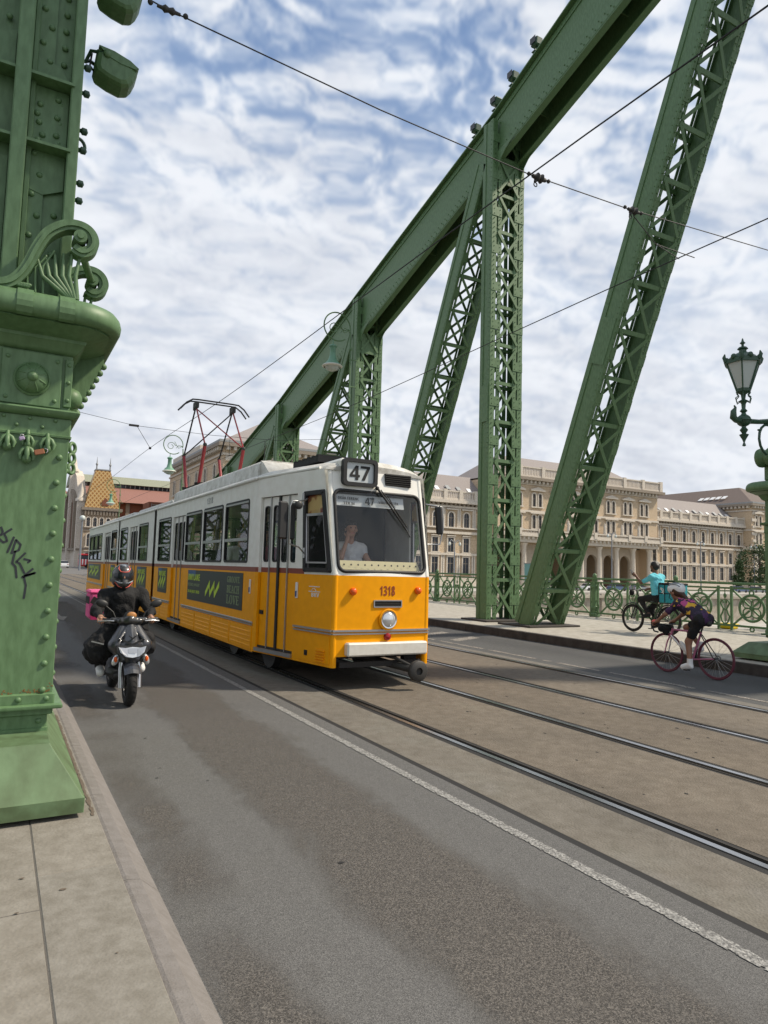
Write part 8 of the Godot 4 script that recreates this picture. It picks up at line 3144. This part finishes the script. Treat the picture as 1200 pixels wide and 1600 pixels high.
# ------------------------------------------------------------------ courier on the far pavement
func build_courier() -> void:
	var O := Vector3(14.15, 0.2, -11.7)
	var t := thing("city_bicycle", "black upright bicycle of the courier on the far pavement", "bicycle", O)
	var fz := -0.54
	var rz := 0.54
	wheel(t, Vector3(0, 0.345, fz), 0.345, 0.024, M.plastic_black, M.tyre, 20)
	wheel(t, Vector3(0, 0.345, rz), 0.345, 0.024, M.plastic_black, M.tyre, 20)
	var bb := Vector3(0, 0.30, 0.08)
	var seat_t := Vector3(0, 0.74, 0.24)
	var hd_t := Vector3(0, 0.86, -0.34)
	var hd_b := Vector3(0, 0.70, -0.40)
	for q in [["down_tube", hd_b, bb, 0.028, M.bike_green], ["top_tube", hd_t + Vector3(0, -0.05, 0), seat_t, 0.02, M.bike_green], ["seat_tube", bb, seat_t, 0.02, M.bike_green], ["head_tube", hd_b, hd_t, 0.025, M.bike_green], ["seat_post", seat_t, Vector3(0, 0.84, 0.27), 0.015, M.silver]]:
		var b := MB.new()
		b.tube([q[1], q[2]], q[3], 10)
		part(q[0], b, q[4], t)
	var b := MB.new()
	for s in [-1.0, 1.0]:
		b = MB.new()
		b.tube([bb + Vector3(s * 0.03, 0, 0), Vector3(s * 0.07, 0.345, rz)], 0.012, 8)
		b.tube([seat_t + Vector3(s * 0.015, -0.03, 0), Vector3(s * 0.07, 0.345, rz)], 0.010, 8)
		part("rear_stay", b, M.plastic_black, t)
		b = MB.new()
		b.tube([hd_b + Vector3(s * 0.05, 0, 0), Vector3(s * 0.055, 0.345, fz)], 0.016, 8)
		part("fork_blade", b, M.plastic_black, t)
		b = MB.new()
		b.tube([Vector3(0, 1.04, -0.42), Vector3(s * 0.18, 1.07, -0.44), Vector3(s * 0.31, 1.05, -0.34)], 0.014, 8)
		part("handlebar", b, M.plastic_black, t)
		b = MB.new()
		b.beam(bb + Vector3(s * 0.07, 0, 0), bb + Vector3(s * 0.08, 0.17 * s, 0.02), 0.014, 0.025)
		b.box(bb + Vector3(s * 0.12, 0.17 * s, 0.02), Vector3(0.09, 0.02, 0.07))
		part("crank", b, M.plastic_black, t)
	b = MB.new()
	b.tube([hd_t, Vector3(0, 1.0, -0.40), Vector3(0, 1.04, -0.42)], 0.016, 8)
	part("stem", b, M.plastic_black, t)
	b = MB.new()
	b.ball(Vector3(-0.06, 0.98, -0.52), Vector3(0.07, 0.08, 0.06), 10, 7)
	part("headlamp_bag", b, M.cloth_black, t)
	b = MB.new()
	sdf_mesh(b, [[Vector3(0, 0.87, 0.14), Vector3(0, 0.88, 0.38), 0.03, 0.075]], 0.016, 0.02)
	part("saddle", b, M.plastic_black, t)
	b = MB.new()
	b.box(Vector3(0, 0.76, 0.62), Vector3(0.16, 0.02, 0.5))
	for s in [-1.0, 1.0]:
		b.tube([Vector3(s * 0.07, 0.76, 0.75), Vector3(s * 0.07, 0.345, rz)], 0.007, 5)
	part("rack", b, M.plastic_black, t)
	b = MB.new()
	b.torus(bb + Vector3(0.05, 0, 0), Basis(Vector3(0, 0, 1), Vector3(0, 1, 0), Vector3(1, 0, 0)), 0.09, 0.007, 24, 5)
	b.tube([bb + Vector3(0.05, 0.09, 0), Vector3(0.05, 0.385, rz)], 0.005, 4)
	b.tube([bb + Vector3(0.05, -0.09, 0), Vector3(0.05, 0.305, rz)], 0.005, 4)
	part("chainset", b, M.iron, t)
	for z in [fz, rz]:
		b = MB.new()
		b.torus(Vector3(0, 0.345, z), Basis(Vector3(0, 0, 1), Vector3(0, 1, 0), Vector3(1, 0, 0)), 0.375, 0.014, 14, 6, 0.4, 2.9)
		part("mudguard", b, M.plastic_black, t)
	# insulated box on the rack
	var x := thing("courier_box", "teal insulated courier box behind the man in the cyan shirt", "box", O + Vector3(0, 0.78, 0.66))
	b = MB.new()
	b.cbox(Vector3(0, 0.22, 0), Vector3(0.42, 0.44, 0.50), 0.025)
	part("shell", b, M.bag_teal, x)
	b = MB.new()
	b.cbox(Vector3(0, 0.45, 0), Vector3(0.44, 0.05, 0.52), 0.02)
	b.box(Vector3(-0.213, 0.22, 0), Vector3(0.008, 0.02, 0.50))
	b.box(Vector3(-0.213, 0.22, -0.07), Vector3(0.008, 0.42, 0.02))
	for s in [-1.0, 1.0]:
		b.box(Vector3(-0.210, 0.22, s * 0.24), Vector3(0.012, 0.44, 0.025))
	part("black_piping", b, M.cloth_black, x)
	b = MB.new()
	b.tube([Vector3(-0.05, 0.47, -0.12), Vector3(-0.05, 0.51, -0.08), Vector3(-0.05, 0.51, 0.08), Vector3(-0.05, 0.47, 0.12)], 0.014, 6)
	part("carry_handle", b, M.cloth_black, x)
	b = MB.new()
	b.torus(Vector3(-0.216, 0.29, -0.15), Basis(Vector3(0, 1, 0), PI / 2), 0.05, 0.008, 16, 5, 0.5, 5.0)
	b.beam(Vector3(-0.216, 0.36, -0.18), Vector3(-0.216, 0.21, -0.10), 0.008, 0.016)
	part("looped_mark", b, M.white, x)
	# rider sitting upright, one hand raised with a phone
	var p := thing("person", "courier in cyan T-shirt riding on the far pavement, holding up a phone", "person", O)
	var J := {"pelvis": Vector3(0, 0.93, 0.28), "chest": Vector3(0, 1.30, 0.20), "head": Vector3(0, 1.63, 0.12), "shL": Vector3(-0.19, 1.38, 0.19), "shR": Vector3(0.19, 1.38, 0.19), "elL": Vector3(-0.26, 1.24, -0.06), "elR": Vector3(0.27, 1.14, -0.02), "wrL": Vector3(-0.22, 1.42, -0.27), "wrR": Vector3(0.29, 1.08, -0.29), "hipL": Vector3(-0.10, 0.90, 0.26), "hipR": Vector3(0.10, 0.90, 0.26), "knL": Vector3(-0.13, 0.83, -0.19), "knR": Vector3(0.12, 0.60, -0.08), "anL": Vector3(-0.13, 0.48, 0.05), "anR": Vector3(0.12, 0.23, 0.12), "toeL": Vector3(-0.13, 0.42, -0.09), "toeR": Vector3(0.12, 0.17, -0.01)}
	human(p, J, {"face": Vector3(-0.1, -0.1, -1), "shirt": M.cloth_cyan, "sleeve": 0.72, "pants": M.cloth_black, "pants_length": 1.9, "shoes": M.cloth_black, "skin": M.skin_dark, "hair": M.hair, "curl": 0.8, "handL": Vector3(0.1, 0.5, -1), "handR": Vector3(0, -0.1, -1), "palmL": Vector3(0.3, -0.2, 0.3), "cell": 0.018})
	b = MB.new()
	sdf_mesh(b, [[J.pelvis + Vector3(0, 0.02, 0), J.chest + Vector3(0, -0.05, 0), 0.16, 0.15], [J.pelvis + Vector3(-0.08, 0.05, -0.03), J.pelvis + Vector3(0.08, 0.05, -0.03), 0.13, 0.13]], 0.016, 0.04, null, 0.022)
	part("loose_shirt_tail", b, M.cloth_cyan, p)
	b = MB.new()
	sdf_mesh(b, [[J.head + Vector3(0, -0.085, -0.055), J.head + Vector3(0, -0.06, -0.03), 0.045, 0.062]], 0.012, 0.02)
	part("beard", b, M.hair, p)
	b = MB.new()
	b.cbox(J.wrL + Vector3(0.0, 0.07, -0.10), Vector3(0.075, 0.15, 0.010), 0.003, Basis(Vector3(1, 0, 0), -0.4))
	single("phone", MB.new() if false else moved(b, O), M.plastic_black, "dark phone in the raised hand of the courier", "phone")
	b = MB.new()
	b.torus(J.wrL + Vector3(0, -0.02, 0.01), Basis(Vector3(1, 0, 0), 0.6), 0.032, 0.008, 12, 6)
	part("wristwatch", b, M.plastic_black, p)

func moved(b: MB, d: Vector3) -> MB:
	for i in b.v.size():
		b.v[i] += d
	return b

# ------------------------------------------------------------------ tram crew and passengers, street life beyond
func seated(at: Vector3, face: Vector3, shirt: Material, hair: Material, skin: Material, label: String, o := {}) -> void:
	var p := thing("person", label, "person", at)
	var f := face.normalized()
	var r := Vector3(-f.z, 0, f.x)
	var J := {"pelvis": Vector3(0, 0.12, 0), "chest": Vector3(0, 0.46, 0) + f * 0.02, "head": Vector3(0, 0.80, 0) + f * 0.04, "shL": -r * 0.19 + Vector3(0, 0.53, 0), "shR": r * 0.19 + Vector3(0, 0.53, 0), "elL": -r * 0.25 + Vector3(0, 0.27, 0) + f * 0.08, "elR": r * 0.25 + Vector3(0, 0.27, 0) + f * 0.08, "wrL": -r * 0.13 + Vector3(0, 0.22, 0) + f * 0.30, "wrR": r * 0.13 + Vector3(0, 0.22, 0) + f * 0.30, "hipL": -r * 0.10 + Vector3(0, 0.10, 0), "hipR": r * 0.10 + Vector3(0, 0.10, 0), "knL": -r * 0.12 + Vector3(0, 0.10, 0) + f * 0.42, "knR": r * 0.12 + Vector3(0, 0.10, 0) + f * 0.42, "anL": -r * 0.12 + Vector3(0, -0.30, 0) + f * 0.42, "anR": r * 0.12 + Vector3(0, -0.30, 0) + f * 0.42, "toeL": -r * 0.12 + Vector3(0, -0.34, 0) + f * 0.54, "toeR": r * 0.12 + Vector3(0, -0.34, 0) + f * 0.54}
	for k in o.get("joints", {}):
		J[k] = o.joints[k]
	var q := {"face": f, "shirt": shirt, "sleeve": o.get("sleeve", 0.6), "pants": M.cloth_black, "shoes": M.cloth_black, "hair": hair, "skin": skin, "cell": o.get("cell", 0.026)}
	for k in ["hair_bones", "handL", "handR", "palmR", "curl"]:
		if o.has(k):
			q[k] = o[k]
	human(p, J, q)

func tree(at: Vector3, h: float, w: float, trunk: float, n: int, label: String, sd: int, cone: bool) -> void:
	var t := thing("tree", label, "tree", at, "trees on the quay")
	var rng := RandomNumberGenerator.new()
	rng.seed = sd
	var b := MB.new()
	b.tube([Vector3(0, 0, 0), Vector3(0.05, h * 0.3, 0), Vector3(-0.05, h * 0.6, 0.05), Vector3(0, h * 0.92, 0)], [trunk, trunk * 0.8, trunk * 0.5, trunk * 0.15], 8)
	for k in 9:
		var a := rng.randf() * TAU
		var y := h * rng.randf_range(0.3, 0.75)
		var l := w * rng.randf_range(0.5, 0.85)
		b.tube([Vector3(0, y, 0), Vector3(cos(a) * l * 0.5, y + l * 0.25, sin(a) * l * 0.5), Vector3(cos(a) * l, y + l * 0.35, sin(a) * l)], [trunk * 0.4, trunk * 0.25, trunk * 0.08], 6)
	part("trunk", b, M.bark, t)
	b = MB.new()
	b.use_c = true
	var clumps := []
	for k in 46:
		var y := rng.randf_range(0.2, 1.0)
		var rad := w * ((1.02 - y) if cone else sqrt(maxf(0.02, 1.0 - pow((y - 0.58) / 0.45, 2))))
		var a := rng.randf() * TAU
		var rr := rad * sqrt(rng.randf_range(0.25, 1.0))
		clumps.append([Vector3(cos(a) * rr, y * h, sin(a) * rr), w * rng.randf_range(0.16, 0.32), rng.randf_range(0.65, 1.35)])
	for i in n:
		var c: Array = clumps[rng.randi() % clumps.size()]
		var d: Vector3 = Vector3(rng.randfn(), rng.randfn(), rng.randfn()) * (c[1] * 0.55)
		var p: Vector3 = c[0] + d
		var nn := Vector3(rng.randfn(), rng.randfn() + 0.5, rng.randfn()).normalized()
		var u := nn.cross(Vector3(rng.randfn(), rng.randfn(), rng.randfn())).normalized()
		var v := nn.cross(u)
		var s := rng.randf_range(0.18, 0.34)
		var g: float = c[2] * rng.randf_range(0.75, 1.25)
		b.col = Color(g * rng.randf_range(0.85, 1.2), g, g * 0.8)
		b.quad(p - u * s, p + v * s * 0.6, p + u * s, p - v * s * 0.6, nn)
	part("crown", b, M.leaf, t)

func car(at: Vector3, turn: float, m: Material, label: String, called := "parked_car", L := 4.2) -> void:
	var t := thing(called, label, "car", at, "cars beyond the bridge")
	t.rotation.y = turn
	var b := MB.new()
	b.prism(PackedVector2Array([Vector2(-L / 2, 0.3), Vector2(L / 2, 0.3), Vector2(L / 2, 0.65), Vector2(L / 2 - 0.1, 0.82), Vector2(L * 0.22, 0.93), Vector2(-L * 0.40, 0.96), Vector2(-L / 2 + 0.05, 0.85), Vector2(-L / 2, 0.6)]), Vector3(-0.87, 0, 0), Vector3(0, 0, 1), Vector3(0, 1, 0), Vector3(1.74, 0, 0))
	part("body", b, m, t)
	b = MB.new()
	b.prism(PackedVector2Array([Vector2(-L * 0.42, 0.94), Vector2(L * 0.24, 0.92), Vector2(L * 0.07, 1.42), Vector2(-L * 0.28, 1.44)]), Vector3(-0.74, 0, 0), Vector3(0, 0, 1), Vector3(0, 1, 0), Vector3(1.48, 0, 0))
	part("window_band", b, M.pane_dark, t)
	b = MB.new()
	b.cbox(Vector3(0, 1.44, -L * 0.10), Vector3(1.46, 0.05, L * 0.37), 0.02)
	part("roof", b, m, t)
	for s in [-1, 1]:
		for z in [-L * 0.3, L * 0.3]:
			b = MB.new()
			b.lathe([Vector2(0, -0.1), Vector2(0.32, -0.1), Vector2(0.33, 0), Vector2(0.32, 0.1), Vector2(0.2, 0.11), Vector2(0, 0.09)], 14, Transform3D(Basis(Vector3(0, 0, 1), PI / 2), Vector3(s * 0.79, 0.33, z)))
			part("wheel", b, M.tyre, t)
		b = MB.new()
		b.box(Vector3(s * 0.66, 0.72, L / 2 + 0.005), Vector3(0.3, 0.13, 0.03))
		part("headlight", b, M.lens, t)
		b = MB.new()
		b.box(Vector3(s * 0.68, 0.75, -L / 2 - 0.002), Vector3(0.24, 0.14, 0.03))
		part("tail_light", b, M.red_lens, t)

func build_street() -> void:
	seated(Vector3(4.50, 1.36, -9.06), Vector3(-0.1, 0, 1), M.cloth_white, M.hair, M.skin, "tram driver with long dark hair and white top, hand at face", {"cell": 0.018, "sleeve": 0.3, "hair_bones": [[Vector3(-0.08, 0.78, -0.02), Vector3(-0.12, 0.52, -0.03), 0.06, 0.045], [Vector3(0.08, 0.78, -0.03), Vector3(0.12, 0.52, -0.05), 0.06, 0.045]], "joints": {"elR": Vector3(-0.22, 0.38, 0.18), "wrR": Vector3(-0.10, 0.66, 0.13), "elL": Vector3(0.27, 0.32, 0.12), "wrL": Vector3(0.30, 0.24, 0.36)}, "handR": Vector3(0.3, 1, -0.1), "palmR": Vector3(0.2, 0, -1), "curl": 0.5})
	seated(Vector3(3.88, 1.32, -12.3), Vector3(0, 0, 1), M.cloth_white, M.hair, M.skin, "passenger in white shirt sitting behind the middle tram window", {})
	seated(Vector3(3.90, 1.32, -11.1), Vector3(0.3, 0, 1), M.cloth_pink, M.hair_brown, M.skin, "passenger in pink top at the first big tram window", {})
	seated(Vector3(4.5, 1.32, -10.75), Vector3(-0.3, 0, -1), M.cloth_blue, M.hair, M.skin, "passenger in blue top behind the pink-clad passenger", {})
	seated(Vector3(3.9, 1.32, -17.1), Vector3(0, 0, 1), M.cloth_white, M.hair_brown, M.skin, "passenger in white shirt near the first tram joint", {})
	var b := MB.new()
	# red bus and white car at the far end of the road
	var t := thing("bus", "red city bus at the far end beside the tram's rear", "bus", Vector3(21.5, 0, -163))
	b.cbox(Vector3(0, 1.15, 0), Vector3(12.0, 1.5, 2.5), 0.12)
	part("body", b, M.bus_red, t)
	b = MB.new()
	b.cbox(Vector3(0, 2.25, 0), Vector3(11.9, 0.9, 2.42), 0.08)
	part("window_band", b, M.pane_dark, t)
	b = MB.new()
	b.cbox(Vector3(0, 2.88, 0), Vector3(12.0, 0.36, 2.5), 0.1)
	part("roof", b, M.bus_red, t)
	for x in [-4.2, 3.6]:
		for z in [-1.15, 1.15]:
			b = MB.new()
			b.lathe([Vector2(0, -0.14), Vector2(0.48, -0.14), Vector2(0.5, 0), Vector2(0.48, 0.14), Vector2(0, 0.14)], 16, Transform3D(Basis(Vector3(1, 0, 0), PI / 2), Vector3(x, 0.5, z)))
			part("wheel", b, M.tyre, t)
	for k in 3:
		b = MB.new()
		b.box(Vector3(-5.3 + k * 0.6, 1.3, 1.26), Vector3(0.24, 1.2, 0.02))
		part("white_stripe", b, M.white, t)
	car(Vector3(12.1, 0, -157), PI, M.car_white, "white car seen from behind at the far end beside the left pylon", "white_car")
	# parked cars along the quay behind the railing
	var tones := [M.car_grey, M.car_white, M.car_blue, M.car_grey, M.car_white, M.car_blue, M.car_grey, M.car_blue]
	var names := ["grey", "white", "dark blue", "grey", "white", "dark blue", "grey", "dark blue"]
	for k in 8:
		var x: float = [98.0, 104.0, 111.5, 118.0, 124.5, 152.0, 158.5, 165.0][k]
		car(Vector3(x, -1.6, -100.5), PI / 2, tones[k], names[k] + " car parked on the quay, number " + ["one", "two", "three", "four", "five", "six", "seven", "eight"][k] + " from the left", "parked_car", 4.4)
	# quay lamps
	for k in 4:
		var q: Array = [[118.2, 12.5, "quay lamp post in front of the building's middle arcade"], [148.5, 12.0, "quay lamp post in front of the right wing"], [169.7, 12.0, "quay lamp post beside the right-hand tree"], [76.0, 9.0, "quay lamp post left of the tall green post"]][k]
		var l := thing("quay_lamp", q[2], "street lamp", Vector3(q[0], -1.6, -108), "lamp posts on the quay")
		b = MB.new()
		b.tube([Vector3(0, 0, 0), Vector3(0, q[1] * 0.5, 0), Vector3(0, q[1], 0)], [0.16, 0.12, 0.08], 8)
		part("pole", b, M.car_grey, l)
		for s in [-1, 1]:
			b = MB.new()
			b.tube([Vector3(0, q[1] - 0.6, 0), Vector3(s * 0.7, q[1] + 0.1, 0), Vector3(s * 1.2, q[1] - 0.3, 0)], 0.06, 6)
			part("arm", b, M.car_grey, l)
			b = MB.new()
			b.lathe([Vector2(0.0, 0.3), Vector2(0.16, 0.2), Vector2(0.3, -0.2), Vector2(0.2, -0.4), Vector2(0, -0.45)], 10, Transform3D(Basis(), Vector3(s * 1.2, q[1] - 0.6, 0)))
			part("lamp_head", b, M.lamp_glass, l)
	# street lamp with globe on the square
	var gl := thing("square_lamp", "globe street lamp in front of the market gable", "street lamp", Vector3(11.6, 0, -120))
	b = MB.new()
	b.tube([Vector3(0, 0, 0), Vector3(0, 8.0, 0)], [0.16, 0.09], 8)
	part("pole", b, M.car_grey, gl)
	b = MB.new()
	b.ball(Vector3(0, 8.4, 0), Vector3.ONE * 0.45, 12, 8)
	part("globe", b, M.lamp_glass, gl)
	# glazed teal kiosk on the quay
	var k := thing("kiosk", "pale teal glass kiosk behind the railing between post and diagonal", "kiosk", Vector3(93.6, -1.6, -106))
	b = MB.new()
	b.prism(PackedVector2Array([Vector2(-1.1, 0), Vector2(1.0, 0), Vector2(1.35, 5.0), Vector2(-1.2, 5.0)]), Vector3(0, 0, -1), Vector3(1, 0, 0), Vector3(0, 1, 0), Vector3(0, 0, 2))
	part("glass_walls", b, M.teal, k)
	b = MB.new()
	b.cbox(Vector3(0.05, 5.08, 0), Vector3(2.7, 0.16, 2.3), 0.04)
	for x in [-1.15, -0.2, 0.6]:
		b.box(Vector3(x, 2.5, 1.02), Vector3(0.06, 5.0, 0.05))
	part("frame", b, M.zinc, k)
	# trees
	tree(Vector3(172.0, -1.6, -108), 12.5, 5.0, 0.3, 3200, "broad dark tree in front of the right corner pavilion", 3, false)
	tree(Vector3(181.0, -1.6, -109), 11.0, 4.4, 0.3, 2200, "dark tree cut by the right pylon in front of the pavilion", 4, false)
	tree(Vector3(163.5, -1.6, -108), 7.6, 2.4, 0.2, 1500, "small pointed tree at the end of the right wing", 5, true)
	tree(Vector3(84.5, -1.6, -106), 8.6, 2.2, 0.2, 1400, "small yellow-green tree seen through the tall green post", 6, false)
	# yellow carrier left at the foot of the railing
	var y := thing("yellow_crate", "yellow crate standing behind the railing near the cyclist", "crate", Vector3(17.95, 0.2, -12.2))
	b = MB.new()
	b.cbox(Vector3(0, 0.07, 0), Vector3(0.3, 0.13, 0.4), 0.03)
	part("tub", b, M.yellow_box, y)
	b = MB.new()
	b.cbox(Vector3(0, 0.14, 0), Vector3(0.34, 0.025, 0.44), 0.012)
	part("rim", b, M.yellow_box, y)
